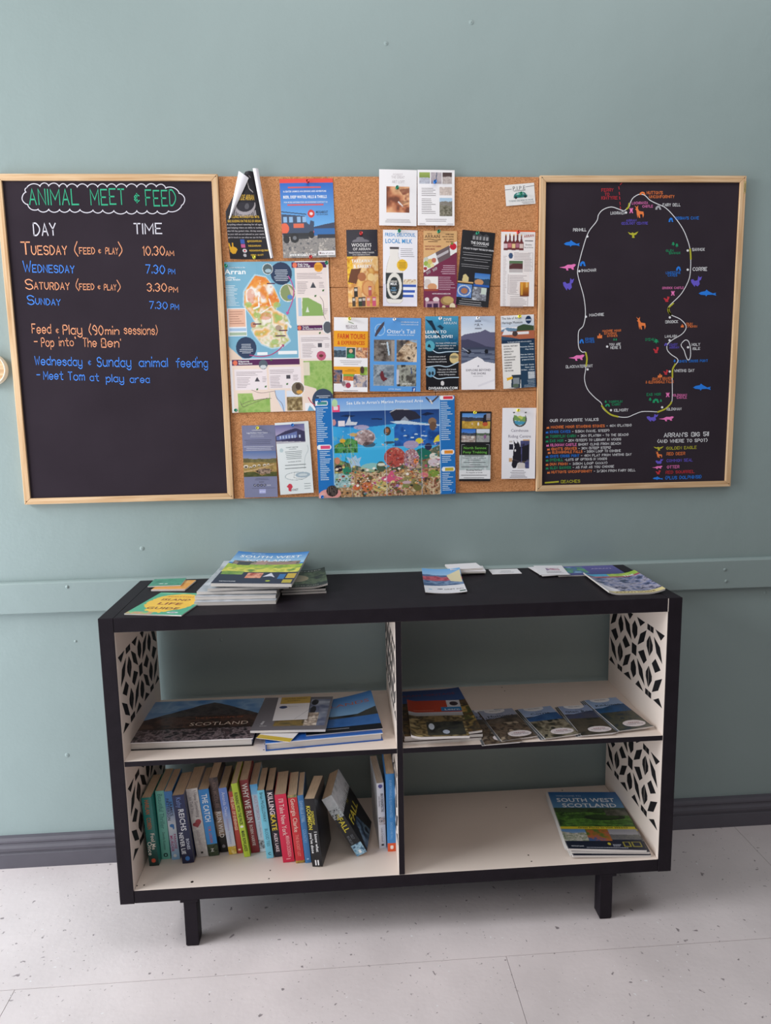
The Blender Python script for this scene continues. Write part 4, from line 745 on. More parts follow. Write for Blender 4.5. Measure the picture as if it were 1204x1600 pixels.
def p_beer(s):
    s.rect(790, 600, 1135, 616, '#e0622c').rect(860, 790, 1060, 1290, '#efe6e4')
    for k, x in enumerate((836, 874, 910, 945, 982)):
        y = 650-(k % 2)*6; s.poly([(x-7, y), (x+7, y), (x+8, y+42), (x+20, y+60), (x+20, y+130), (x-20, y+130), (x-20, y+60), (x-8, y+42)], '#6c3034').rect(x-17, y+72, x+17, y+110, ('#d8bcc0', '#c8707c', '#e8c890', '#b06c80', '#d8c0b8')[k]).rect(x-7, y-12, x+7, y, '#c89858')
    s.ell(885, 828, 20, 26, '#3c5478').rect(862, 868, 1000, 990, '#f4f0ee').speck(872, 878, 998, 975, ['#54484c', '#6c3c38', '#807478'], 50, 4).poly([(872, 920), (930, 885), (998, 905), (998, 940), (872, 945)], '#5a3436').rect(872, 945, 998, 978, '#c0b8b8').grad(870, 872, 998, 895, '#4c6848', '#64805c').ell(1015, 1130, 55, 70, '#ecdcd4').grad(975, 1062, 1062, 1190, '#d88c28', '#6c2c14').rect(985, 1070, 1002, 1180, '#f0b850', 0.6).rect(1030, 1062, 1050, 1110, '#f0c878', 0.7)
    s.text('ARRAN', 1005, 668, 22, '#b85c50', w=95, rot=8).dashes(1005, 690, 1100, 1, 12, '#6a6468', 'c', 8, 1).text('Brewery', 1020, 735, 15, '#6a6468', w=60, bold=False).text('Isle of Arran', 1008, 758, 12, '#6a6468', w=85, bold=False)
    s.dashes(915, 805, 1090, 5, 13, '#a89ca0', 'l', 4, 1).dashes(1010, 870, 1090, 8, 13, '#a89ca0', 'l', 4, 1).dashes(875, 1005, 1045, 4, 14, '#a89ca0', 'l', 4, 1).dashes(875, 1062, 960, 9, 12, '#a89ca0', 'l', 4, 1).dashes(885, 1210, 1045, 7, 13, '#a89ca0', 'l', 4, 1).dashes(815, 830, 850, 33, 14, '#c4b4b4', 'l', 4, .8)
    s.stroke([(865, 995), (862, 1165), (880, 1172), (970, 1178)], 2.5, '#8c8488').stroke([(885, 1195), (1050, 1195), (1050, 1280)], 2.5, '#8c8488').stroke([(915, 798), (1092, 800), (1090, 960)], 2.5, '#a8a0a4')
pinned('white leaflet with row of beer bottles, beside the right board', K6, [(800, 602), (1132, 602), (1088, 1322), (784, 1316)], p_beer, base='#eee8e8')

def p_farm(s):
    s.rect(70, 222, 470, 400, '#eea428').rect(70, 612, 370, 690, '#eea428')
    s.hills(80, 398, 215, 508, ('#7ca0c4', '#a8c0d4'), [(0.3, .1, '#2e3844', '#5c7080')], 4).speck(222, 405, 318, 520, ['#3c4c54', '#28603c'], 40, 3).ell(268, 440, 20, 22, '#e0b090').ell(268, 492, 40, 22, '#2c9460').speck(322, 402, 455, 515, ['#c0704c', '#e8b890', '#8c4c34', '#d8c8b8'], 50, 8)
    s.speck(80, 645, 172, 795, ['#4c3c44', '#a87860', '#5c6884', '#2c242c'], 40, 7).hills(185, 690, 312, 765, ('#78a848', '#8cb458'), [(0.35, .1, '#c05c2c', '#e08c4c')], 6).speck(370, 608, 452, 700, ['#7c9c3c', '#a4bc54'], 30, 4).ell(395, 645, 24, 40, '#4c3830').speck(300, 700, 450, 835, ['#5c4c54', '#8c8ca0', '#d8c0b0', '#2c3860'], 45, 11).ell(215, 800, 48, 42, '#d8c8c8').ell(240, 815, 30, 30, '#a83c54').ell(190, 795, 20, 28, '#8c7c80')
    s.text('BELLEVUE', 210, 186, 26, '#84707c', w=125, bold=False).text('FARM HOLIDAYS', 215, 200, 9, '#7c6c74', w=125).stroke([(240, 125), (270, 135), (295, 145)], 7, '#7c9468', True)
    s.text('FARM TOURS', 118, 308, 52, '#d0481e', w=308).text('& EXPERIENCES', 120, 372, 40, '#d0481e', w=300).dashes(130, 545, 405, 2, 18, '#a8a0a4', 'c', 5, 1).dashes(175, 582, 360, 1, 18, '#a8a0a4', 'c', 5, 1).dashes(225, 640, 315, 1, 12, '#b07818', 'c', 5, 1).dashes(190, 655, 340, 1, 12, '#a06c18', 'c', 5, 1).dashes(185, 870, 350, 1, 12, '#8c8488', 'c', 6, 1)
pinned('white and orange farm tours leaflet', K7, [(83, 76), (463, 82), (448, 905), (78, 898)], p_farm)

def p_otter(s):
    for x, y, w, h, cs, sd in ((522, 320, 228, 232, ['#3c3430', '#6c6460', '#8c847c', '#54504c'], 4), (775, 320, 222, 238, ['#5c4434', '#a08468', '#e0c8ac', '#3c3028'], 8), (520, 590, 226, 228, ['#7c8894', '#a8b0b8', '#5c6874'], 12), (778, 590, 216, 232, ['#4c4844', '#8c8c84', '#a8a89c', '#383430'], 16)):
        s.speck(x, y, x+w, y+h, cs, 55, sd)
    s.line([(670, 350), (690, 480)], 18, '#b8ccdc').rect(715, 325, 750, 550, '#c4b4a8', 0.5).poly([(775, 322), (900, 322), (830, 400), (775, 470)], '#2e3640', 0.8).poly([(900, 322), (997, 322), (997, 352)], '#8cb0d0').poly([(950, 558), (997, 440), (997, 558)], '#e8ccb0')
    for y in range(600, 810, 14): s.line([(522, y), (745, y+4)], 3, '#545e68')
    s.poly([(590, 700), (605, 655), (625, 660), (640, 720), (680, 740), (630, 770), (600, 740)], '#6c2c34').line([(935, 620), (940, 680)], 12, '#3c4c74').rect(775, 640, 800, 800, '#d0d0dc', 0.8)
    s.ell(588, 212, 58, 64, '#a8ccec').ell(588, 212, 50, 56, '#5d9cdc').poly([(640, 118), (632, 165), (590, 225), (545, 288), (530, 278), (548, 225), (590, 165)], '#4c4450')
    s.text("Otter's Tail", 662, 248, 42, '#eef4fb', w=312, bold=False).text('adventures on the isle of Arran', 668, 272, 14, '#e0ecf8', w=295).text('info@otterstail.co.uk', 818, 132, 13, '#dce8f6', w=195).text('www.otterstail.co.uk', 818, 158, 13, '#dce8f6', w=195)
    s.text('explore', 598, 368, 14, '#f0ece8', w=82).text('on land', 848, 372, 14, '#f0ece8', w=82).text('gorge walk', 835, 798, 14, '#f0ece8', w=110).text('07799 396691', 685, 862, 15, '#c8dcf4', w=138).rect(945, 832, 988, 878, '#34549c').text('f', 962, 876, 32, '#ffffff', w=18)
pinned('bright blue leaflet with four square outdoor photos', K7, [(480, 78), (1048, 86), (1032, 900), (478, 896)], p_otter, base='#5d9cdc', mat='gloss')

def p_dive(s):
    s.grad(45, 50, 380, 400, '#4aa0c8', '#14344c').rect(45, 400, 385, 775, '#17171d').grad(45, 330, 385, 430, '#12384c', '#17171d')
    s.poly([(60, 82), (95, 95), (125, 95), (150, 150), (165, 185), (215, 250), (190, 250), (140, 190), (115, 150)], '#142c40').poly([(172, 150), (200, 135), (235, 160), (220, 185)], '#1c3c54').speck(250, 250, 370, 300, ['#2c7ca8', '#1c5478'], 30, 5)
    for x, y, c in ((100, 332, '#58a8bc'), (335, 450, '#d8c088'), (105, 575, '#6ca0c0')): s.ell(x, y, 47, 50, c)
    s.poly([(75, 340), (90, 310), (105, 325), (112, 350)], '#102030').ell(330, 438, 40, 14, '#8c8468').ell(95, 590, 12, 18, '#20303c').ell(125, 588, 12, 18, '#20303c')
    for y0, a in ((395, 1), (515, -1), (640, 1)): s.stroke([(60 if a < 0 else 130, y0+(-20 if a > 0 else 15)), (180, y0+2), (270, y0-2+(15 if a < 0 else -5)), (375, y0+(-8 if a > 0 else -30))], 9, '#b8ccdc', True)
    s.text('DIVE', 232, 100, 26, '#f0f4f8', w=78).text('ARRAN', 232, 132, 24, '#d8e4ec', w=125, bold=False).text('LEARN TO', 55, 214, 25, '#f6f8fa', w=205).text('SCUBA DIVE!', 55, 258, 25, '#f6f8fa', w=265)
    for cx_, y, rows in ((255, 312, ('Our range of PADI courses', 'and specialities to suit', 'your holiday plans')), (165, 438, ('Come and meet some of', 'our resident and exotic', 'creatures that call home')), (262, 560, ('Take your first breath', 'underwater on a Discover', 'Scuba Diving session'))):
        for k, t in enumerate(rows): s.text(t, cx_, y+k*24, 12, '#d8d8dc', w=len(t)*8, al='c')
    s.ell(218, 685, 17, 22, '#d8d4d4').text('DIVEARRAN.COM', 82, 742, 23, '#f6f6f6', w=280).text('info@divearran.com  07533 290037', 130, 758, 9, '#b8b8bc', w=190)
pinned('black and sea blue scuba diving leaflet with wavy white lines', K8, [(47, 58), (372, 55), (378, 765), (68, 770)], p_dive, base='#17171d', mat='gloss')

def p_kayak(s):
    s.grad(400, 55, 728, 230, '#b8c8e0', '#dce2ec').poly([(400, 240), (440, 222), (520, 210), (590, 200), (632, 180), (680, 205), (728, 205), (728, 360), (400, 300)], '#62607c').poly([(400, 275), (470, 270), (560, 300), (640, 335), (728, 350), (728, 400), (400, 400)], '#42425c').grad(400, 345, 728, 505, '#3c4258', '#586078')
    for y in range(370, 500, 11): s.line([(405, y), (725, y+3)], 2.4, '#8c96ac')
    s.ell(475, 385, 24, 20, '#1c202c').line([(415, 350), (470, 385)], 5, '#c8ccd8').ell(645, 385, 18, 22, '#141824').poly([(400, 500), (480, 470), (558, 432), (600, 455), (625, 480), (728, 498), (728, 770), (400, 770)], '#f0ecf0').poly([(560, 700), (728, 640), (728, 660), (560, 720)], '#e4e0e6')
    s.text('A', 564, 150, 28, '#4c4c5c', w=26, al='c', bold=False).text('KAYAK', 564, 108, 13, '#3c3c4c', w=60, al='c').text('ARRAN', 564, 176, 13, '#3c3c4c', w=62, al='c').stroke([(530, 135), (548, 130)], 4, '#3c3c4c').stroke([(590, 132), (606, 136)], 4, '#3c3c4c')
    s.ell(565, 522, 8, 8, '#9c98a4').text('EXPLORE BEYOND', 445, 568, 20, '#6a6674', w=240, bold=False).text('THE SHORE', 492, 600, 19, '#6a6674', w=146, bold=False).dashes(505, 614, 620, 1, 10, '#a8a4ac', 'c', 4, 1)
pinned('pale leaflet with mountain photo and two kayaks', K8, [(400, 58), (728, 54), (725, 762), (402, 766)], p_kayak)

def p_museum(s):
    s.grad(785, 45, 1115, 150, '#eeeef2', '#c8d4e4').rect(785, 262, 1115, 310, '#1c3450').rect(965, 300, 1115, 760, '#24405a').rect(790, 305, 968, 760, '#eeeae6')
    s.poly([(790, 180), (850, 155), (950, 170), (950, 190), (790, 200)], '#6c8ca8').poly([(940, 200), (950, 150), (1010, 130), (1110, 150), (1110, 200)], '#3c5038').rect(790, 190, 1112, 268, '#b4684c').poly([(800, 225), (830, 168), (860, 190), (915, 200), (920, 225)], '#e8e4e8').rect(945, 200, 1060, 225, '#ece8ea').poly([(785, 232), (890, 250), (970, 268), (785, 272)], '#34506c').ell(925, 215, 25, 25, '#4c3c3c').ell(1058, 92, 28, 38, '#1f3558').rect(1035, 88, 1082, 98, '#c8d0dc')
    s.poly([(880, 600), (970, 600), (955, 735), (870, 715)], '#2c3c4c').rect(890, 625, 950, 685, '#889098').ell(915, 700, 30, 18, '#5c6c5c').poly([(828, 625), (885, 612), (888, 635), (834, 650)], '#f0b828').speck(1038, 575, 1104, 642, ['#c8ccd0', '#a8b0b8'], 10, 2)
    s.text('The Isle of Arran', 802, 82, 22, '#2c2c34', w=190, bold=False).text('Heritage Museum', 802, 122, 22, '#2c2c34', w=198, bold=False).text('To the past and back with us to explore', 850, 296, 10, '#e0e8f0', w=230)
    for k, t in enumerate(('SOCIAL HISTORY', 'SCHOOLS', 'GENEALOGY', 'GEOLOGY', 'ARCHAEOLOGY', 'CLEARANCES', 'GARDENS', 'FARMING', 'HISTORY', 'TEA ROOM')): s.text(t, 812, 334+k*25.5, 12, '#3c3c44', w=min(135, len(t)*10.5))
    for k, t in enumerate(('Free', 'Riverside Garden', 'Play Area', '', 'Visit the Café for', 'delicious freshly', 'prepared food', '', 'Open April - October', 'Open daily', '10.30am - 4.30pm')):
        if t: s.text(t, 1100, 322+k*24, 11, '#e4ecf4', w=min(130, len(t)*9), al='r')
    s.dashes(1030, 655, 1100, 3, 14, '#c0ccd8', 'r', 4, 1).dashes(980, 700, 1100, 2, 14, '#c0ccd8', 'r', 4, 1).dashes(855, 715, 960, 2, 14, '#8c8c90', 'l', 3, 1)
pinned('navy and white heritage museum leaflet beside the right board', K8, [(784, 52), (1112, 40), (1112, 738), (804, 760)], p_museum, mat='gloss')

def p_loch(s):
    s.hills(75, 445, 470, 722, ('#5c74a4', '#c8c0cc'), [(0.28, .06, '#5c5438', '#7c744c'), (0.45, .05, '#8c7444', '#b0945c'), (0.8, .05, '#3c4428', '#5c5c34')], 6)
    for x, y, r in ((130, 610, 26), (220, 605, 20), (270, 600, 16), (330, 598, 18), (370, 592, 14), (180, 620, 14)): s.ell(x, y, r, r*0.7, '#d8ccbc').ell(x, y+5, r*0.6, r*0.35, '#4c4440')
    s.line([(110, 670), (250, 640), (430, 590)], 9, '#c8a880').poly([(215, 660), (330, 630), (425, 655), (300, 705)], '#3c342c').line([(215, 660), (330, 630), (425, 655), (300, 705), (215, 660)], 5, '#c09868').speck(260, 640, 390, 690, ['#4c4038', '#b89c88'], 20, 4)
    s.text('LOCHRANZA', 210, 226, 10, '#e8e8f0', w=105).text('Lagg Distillery Visitor Centre', 152, 256, 15, '#f0f0f8', w=225, bold=False).dashes(175, 272, 350, 2, 18, '#c8cad8', 'c', 4, 1).dashes(120, 325, 420, 3, 20, '#54566c', 'c', 5, 1).dashes(110, 395, 440, 3, 18, '#d0d2e0', 'c', 5, 1).dashes(210, 738, 380, 2, 16, '#585a70', 'c', 4, 1).dashes(260, 778, 320, 1, 10, '#3c3c50', 'c', 5, 1)
    for k in range(4): s.ell(218+k*35, 815, 14, 14, '#2c2c3c').ell(218+k*35, 815, 6, 6, '#c8c8d8')
    s.text('tripadvisor', 346, 822, 12, '#d8d8e8', w=45).dashes(165, 845, 455, 1, 10, '#60627a', 'c', 4, 1).rect(262, 860, 335, 905, '#a8aad8').text('arran', 268, 892, 20, '#d8dcf4', w=60)
pinned('slate blue visitor centre leaflet, lowest at left of the cork', K9, [(78, 172), (438, 165), (482, 935), (128, 944)], p_loch, base='#7d7f9c', mat='gloss')

def p_coast(s):
    s.hills(468, 158, 785, 360, ('#6a6a9c', '#c8b8d0'), [(0.55, .1, '#34304c', '#4c4868'), (0.85, .04, '#a8a4b0', '#c0bcc4')], 3).poly([(480, 270), (580, 225), (690, 200), (785, 240), (785, 350), (480, 330)], '#3c3858').poly([(480, 280), (620, 255), (700, 235), (700, 300), (480, 320)], '#6874a8')
    for x in (515, 545, 575, 605, 640, 670, 720): s.rect(x, 275, x+14, 305, '#b8c4e0')
    s.ell(520, 430, 20, 22, '#b8c8cc').ell(660, 715, 125, 45, '#a8b0b4').ell(660, 715, 117, 38, '#e4e6e6').ell(728, 705, 80, 30, '#a0b0bc').ell(728, 705, 50, 14, '#c8d0d4').poly([(545, 820), (575, 790), (600, 800), (612, 830), (595, 850), (590, 880), (565, 870), (560, 835)], '#c83c50').line([(640, 680), (630, 730), (720, 755)], 3, '#4c5458')
    s.stroke([(800, 390), (805, 440), (765, 520), (750, 640)], 5, '#c0cacc', True)
    s.text('COAST CENTRE', 570, 408, 10, '#6c787c', w=130).dashes(590, 420, 690, 1, 10, '#7c888c', 'c', 5, 1).dashes(550, 446, 745, 5, 19, '#6c787c', 'c', 5, 1).text('Lamlash 01770', 580, 562, 9, '#5c686c', w=140).dashes(535, 590, 780, 1, 12, '#4c585c', 'c', 6, 1).dashes(530, 625, 780, 1, 12, '#4c585c', 'c', 6, 1).text('COAST', 582, 872, 22, '#5c5c60', w=85, bold=False).dashes(735, 800, 820, 3, 26, '#6c787c', 'l', 5, 1)
pinned('pale grey leaflet with lilac building photo and red coral mark', K9, [(435, 145), (802, 122), (860, 890), (508, 914)], p_coast, base='#dfe3e4', off=0.0035)

def p_sea(s):
    s.rect(0, 0, 1300, 1000, '#2272bc').grad(197, 70, 1040, 185, '#6c9cdc', '#9cc0e8').grad(197, 180, 1040, 300, '#1f3f7c', '#2c5c9c')
    m = s.Y > 292+14*np.sin((s.X-200)/130.0)
    s._put(m & (s.X > 203) & (s.X < 1035), '#3faee0')
    s.speck(203, 285, 1035, 480, ['#49b8e8', '#3aa0dc', '#2c78c0'], 200, 4, mask=m, al=0.7)
    s.speck(680, 285, 1035, 460, ['#1c50a0', '#2c68b8', '#184488'], 90, 14, mask=m & (s.X+0.6*s.Y > 870))
    reef = s.Y > 640-150*np.abs((s.X-530)/430.0)**1.3
    s.speck(203, 380, 1035, 860, ['#2c3c3c', '#5c6c4c', '#8c7c5c', '#3c5c50', '#b89c80'], 70, 6, mask=reef & (s.X < 1035))
    s.speck(240, 640, 1035, 860, ['#4c3c30', '#c89868', '#7c5c40', '#dcc4a0', '#8c4c3c', '#5c5c3c'], 44, 22, mask=s.Y > 630+30*np.sin(s.X/60))
    s.speck(205, 660, 330, 770, ['#b8dce0', '#7cb4bc', '#d8ecec'], 30, 3, al=.8).ell(500, 620, 90, 35, '#a8c8a0', 0.6)
    s.poly([(650, 190), (690, 172), (780, 175), (850, 195), (900, 245), (800, 262), (680, 262), (665, 230), (655, 215)], '#2c2c3c').poly([(725, 265), (765, 228), (800, 262)], '#8c94a4').line([(650, 195), (700, 172), (800, 178)], 5, '#c8c8d0').poly([(260, 215), (310, 204), (385, 215), (340, 226)], '#182c50').poly([(500, 238), (590, 240), (590, 250), (510, 248)], '#182c50').poly([(890, 220), (940, 200), (1000, 215), (930, 228)], '#182444')
    s.poly([(650, 268), (760, 260), (900, 285), (1040, 300), (1040, 310), (880, 298), (700, 285)], '#c8d8e4').rect(245, 250, 298, 292, '#e8dce0').poly([(300, 285), (335, 215), (345, 260), (395, 265), (385, 288)], '#d0d4dc').ell(213, 262, 16, 24, '#c88c90')
    s.ell(450, 385, 80, 62, '#c0a8a8').speck(370, 320, 525, 460, ['#e0d0d0', '#a08888', '#705c5c'], 30, 4, mask=(((s.X-445)/78)**2+((s.Y-385)/60)**2 < 1)).ell(480, 440, 50, 22, '#3c3034', 0.8).ell(425, 305, 60, 18, '#b8a8c0', 0.8)
    s.ell(625, 340, 28, 34, '#4c4038').ell(625, 335, 14, 16, '#a8704c').ell(640, 428, 42, 10, '#3c5464').ell(875, 422, 30, 22, '#d8c840').ell(695, 405, 18, 10, '#8cb080').ell(980, 275, 32, 30, '#8c6c54').ell(985, 310, 28, 34, '#6c5040')
    for x, y in ((765, 380), (820, 395), (900, 382), (850, 370), (925, 385)): s.ell(x, y, 14, 5, '#c8dce8')
    s.speck(210, 390, 390, 500, ['#2c6c3c', '#5c9c54', '#1c4c30'], 24, 5, mask=s.Y > 380+np.abs(s.X-330)*0.5).ell(275, 405, 22, 16, '#d8a830').ell(360, 360, 30, 14, '#d8a838', 0.8).ell(810, 450, 60, 32, '#a898b8').ell(900, 525, 65, 45, '#1c6c5c').ell(945, 470, 28, 28, '#2c2c4c').poly([(985, 440), (1000, 400), (1030, 375), (1035, 430)], '#e0cc38')
    octo = (((s.X-680)/85)**2+((s.Y-545)/78)**2 < 1); s.speck(590, 460, 780, 630, ['#8c2c2c', '#c05c50', '#a03c38', '#d88c7c'], 26, 8, mask=octo)
    s.speck(750, 470, 870, 640, ['#c8a8b0', '#8c4c54', '#e0d0d0'], 14, 5, mask=(((s.X-810)/60)**2+((s.Y-560)/78)**2 < 1)).ell(845, 582, 18, 22, '#e88c50').ell(570, 615, 36, 42, '#4c5c48').ell(572, 598, 30, 12, '#d8d8c8')
    s.poly([(300, 530), (340, 545), (375, 520), (385, 548), (418, 535), (400, 580), (410, 610), (370, 600), (335, 618), (325, 580)], '#a8c4dc').ell(230, 560, 20, 28, '#c88468').ell(240, 620, 32, 26, '#2c2430').ell(300, 640, 36, 32, '#2c7c64').poly([(560, 700), (620, 690), (655, 640), (675, 690), (755, 720), (680, 735), (600, 745)], '#d0587c').ell(560, 770, 62, 45, '#c8b06c').line([(505, 745), (610, 800)], 5, '#f0e4c0').line([(505, 770), (600, 815)], 5, '#7c5c3c').ell(455, 770, 45, 38, '#c86434', .8).ell(785, 740, 60, 42, '#8c8458').ell(770, 745, 36, 12, '#c8a8b0').ell(855, 770, 40, 45, '#706c3c').ell(910, 690, 30, 22, '#d07078').ell(990, 590, 50, 36, '#d0c0c8').ell(985, 545, 32, 25, '#dcd8d0').ell(985, 680, 45, 30, '#7c9440').ell(370, 775, 30, 20, '#d8642c', .7)
    s.ell(150, 835, 78, 55, '#e09c98').ell(110, 850, 36, 45, '#e8aca4').ell(222, 815, 26, 30, '#dc9490').ell(182, 795, 46, 44, '#332c2c')
    for k in range(-2, 3): s.line([(182+k*16, 760), (178+k*13, 832)], 2.5, '#8c7c74')
    rg = random.Random(11); pal = ['#e8d8c0', '#c86c3c', '#8c3c34', '#d8a860', '#4c5c3c', '#2c3430', '#e0b8b0', '#b84c6c', '#7c8c4c', '#d8c878', '#5c4434', '#f0e8dc', '#3c7c74', '#a87cb0']
    for k in range(420):
        x = rg.uniform(215, 1028); y = rg.uniform(0, 1)**0.7*250+600-90*abs((x-530)/430)**1.3
        if y > 850 or (x < 330 and y > 760): continue
        r = rg.uniform(3, 13); c = rg.choice(pal)
        if k % 3: s.ell(x, y, r, r*rg.uniform(.35, .9), c)
        else: s.line([(x-r, y+rg.uniform(-r, r)), (x, y-r*.6), (x+r, y+rg.uniform(-r, r))], rg.uniform(2, 4), c)
    for k in range(70):
        x = rg.uniform(590, 1030); y = rg.uniform(430, 640); s.ell(x, y, rg.uniform(3, 9), rg.uniform(2, 7), rg.choice(['#d8c0c8', '#8c4c54', '#1c5c50', '#e8a070', '#3c3444', '#c8b8c0', '#5c2c2c', '#2c3c5c']), .8)
    for k in range(60):
        x = rg.uniform(208, 400); y = rg.uniform(385, 680); s.line([(x, y), (x+rg.uniform(-14, 14), y-rg.uniform(10, 34))], 3, rg.choice(['#3c8c4c', '#7cac5c', '#1f5434', '#a8bc6c', '#c8a058', '#88b4bc']))
    for k in range(26): x = rg.uniform(230, 1020); y = rg.uniform(310, 440); s.ell(x, y, rg.uniform(4, 10), 2.5, rg.choice(['#bfe0f0', '#16509c', '#d8ecf6', '#2c7cb8']), .7)
    s.rect(197, 70, 204, 745, '#9cc4e8').rect(1035, 70, 1041, 840, '#9cc4e8')
    for x in (335, 610, 888): s.rect(x, 66, x+4, 860, '#b8d4ee', 0.35)
    s.rect(204, 458, 1035, 462, '#c8e0f0', 0.3)
    def pill(x0, y0, x1, y1, c): s.ell(x0+15, (y0+y1)/2, 16, (y1-y0)/2, '#f0f4f8').ell(x1-15, (y0+y1)/2, 16, (y1-y0)/2, '#f0f4f8').rect(x0+12, y0, x1-12, y1, '#f0f4f8').rect(x0+25, y0+6, x1-8, y1-6, c)
    pill(65, 95, 172, 132, '#4c9c9c'); pill(78, 433, 186, 470, '#e0507c'); pill(1042, 75, 1150, 112, '#d83848'); pill(1045, 498, 1148, 535, '#e89030'); pill(1050, 633, 1152, 670, '#c8b040')
    s.rect(205, 132, 262, 182, '#e84c7c').ell(225, 115, 22, 32, '#b8d8a8').rect(215, 140, 250, 168, '#f0d8e0')
    s.text("Sea Life in Arran's Marine Protected Area", 315, 128, 22, '#e8f0fc', w=595, rot=0.6)
    s.stroke([(935, 90), (965, 120), (985, 118), (1028, 82)], 12, '#4c4850', True).stroke([(965, 110), (980, 135)], 12, '#d8d0cc')
    for x, y, n, sd in ((82, 146, 18, 1), (1048, 126, 20, 2)):
        for k in range(n): s.dashes(x, y+k*15.2 if x > 500 else y+k*15, x+random.Random(k+sd*50).choice((50, 65, 80, 95)), 1, 9, '#d8e8f6', 'l', 5.5, 1, seed=k)
    for x, y, n in ((95, 482, 16), (1052, 548, 4), (1052, 682, 10)):
        for k in range(n): s.dashes(x, y+k*14.6, x+random.Random(k+7).choice((50, 65, 80, 90)), 1, 9, '#d8e8f6', 'l', 5.5, 1, seed=k)
pinned('large sea life poster with whale and reef picture, blue side columns', K10, [(62, 93), (1156, 62), (1158, 836), (90, 868)], p_sea, 'poster', 'poster', off=0.0045, flare=0.002, bow=0.001, mat='gloss')

def p_pony(s):
    s.hills(133, 215, 495, 405, ('#4c88d0', '#a8c8e8'), [(0.25, .12, '#2c3040', '#4c4c58'), (0.52, .03, '#a88434', '#d0a848')], 4).poly([(395, 300), (410, 230), (440, 225), (450, 290), (460, 350), (400, 350)], '#20202c').ell(430, 350, 36, 26, '#c05838').ell(340, 350, 12, 22, '#ece4dc').ell(262, 345, 10, 14, '#d8b8a0').rect(440, 215, 495, 300, '#9c8c84', 0.8)
    s.hills(128, 412, 308, 580, ('#2c6cc8', '#78a8dc'), [(0.3, .1, '#2c3444', '#4c5460'), (0.5, .04, '#c0b8b4', '#8c7468')], 9).hills(316, 412, 492, 580, ('#d8dce4', '#c8ccd4'), [(0.3, .08, '#4c5c4c', '#64745c'), (0.5, .05, '#8c8c8c', '#a8a8a4')], 12).ell(430, 510, 18, 26, '#8c5c8c').ell(160, 520, 18, 14, '#d8ccc4').ell(270, 518, 22, 14, '#e0d8d0')
    s.rect(80, 745, 510, 1052, '#e4e4e6').speck(90, 745, 505, 940, ['#e0e2e4', '#b0bcbc', '#d0d8d8'], 120, 5).rect(100, 612, 510, 745, '#17181a').rect(140, 620, 472, 740, '#1b2418')
    s.stroke([(130, 610), (488, 610), (484, 885), (128, 885)], 4, '#a8a8ac', closed=True)
    s.text('North Sannox', 155, 668, 30, '#6cae4c', w=298).text('Pony Trekking', 148, 722, 30, '#6cae4c', w=312).dashes(140, 752, 455, 1, 20, '#4c4c50', 'c', 8, 1).text('Suitable for age 9 upwards', 145, 788, 14, '#3c3c44', w=305, bold=False).dashes(190, 806, 405, 1, 10, '#3c3c44', 'c', 6, 1).dashes(135, 835, 465, 1, 10, '#3c3c44', 'c', 6, 1).dashes(225, 865, 385, 1, 10, '#3c3c44', 'c', 6, 1).dashes(120, 895, 480, 1, 10, '#3c3c44', 'c', 6, 1).text('Booking Advised', 195, 944, 15, '#2c2c34', w=200).text('To request or book', 190, 976, 14, '#2c2c34', w=215, bold=False).dashes(100, 1000, 490, 1, 10, '#3c3c44', 'c', 6, 1).dashes(160, 1034, 430, 1, 10, '#6c6c70', 'c', 7, 1)
pinned('black leaflet with pony photos above green lettering', K11, [(112, 190), (522, 190), (495, 1092), (92, 1092)], p_pony, base='#1a1a1e')

def p_riding(s):
    s.rect(925, 545, 1010, 605, '#d8a878').rect(745, 560, 790, 580, '#c8c0bc').rect(745, 600, 800, 672, '#2c2a38').rect(745, 780, 790, 830, '#d0a880').speck(890, 560, 1008, 915, ['#3c3c5c', '#4c5080', '#2c2840'], 60, 4, mask=s.X > 850).poly([(850, 850), (950, 830), (960, 912), (860, 912)], '#d4ccc8')
    s.poly([(800, 548), (830, 595), (850, 590), (845, 555), (880, 600), (890, 640), (1005, 605), (1005, 780), (945, 845), (900, 830), (860, 845), (840, 905), (800, 908), (780, 870), (795, 790), (800, 700), (815, 640)], '#1f1d28').ell(825, 682, 10, 16, '#e8e4e4').line([(905, 620), (912, 830)], 8, '#5c5c94').line([(795, 795), (900, 830)], 6, '#4c4450').line([(905, 828), (1000, 820)], 5, '#7c6c54')
    s.ell(878, 290, 88, 95, '#4a4c4c').ell(878, 270, 72, 95, '#f0edf2').poly([(800, 232), (830, 240), (870, 262), (950, 250), (950, 320), (800, 300)], '#7ca05c').poly([(805, 305), (950, 318), (925, 350), (870, 362), (820, 345)], '#4c98b8').poly([(840, 255), (880, 240), (925, 262), (900, 290)], '#c8d068').rect(780, 150, 975, 195, '#f0edf2').poly([(940, 195), (965, 195), (962, 212), (940, 212)], '#4a4c4c').poly([(785, 195), (815, 195), (812, 212), (790, 212)], '#4a4c4c')
    s.text('Cairnhouse', 765, 445, 34, '#807a8c', w=225, bold=False).text('Riding Centre', 730, 520, 36, '#807a8c', w=295, bold=False).dashes(765, 938, 970, 4, 22, '#706a78', 'c', 6, 1).dashes(730, 1022, 1015, 1, 20, '#5c5664', 'c', 7, 1)
pinned('white riding centre leaflet with dark horse head photo', K11, [(655, 145), (1098, 142), (1078, 1060), (648, 1062)], p_riding, base='#f0edf2')

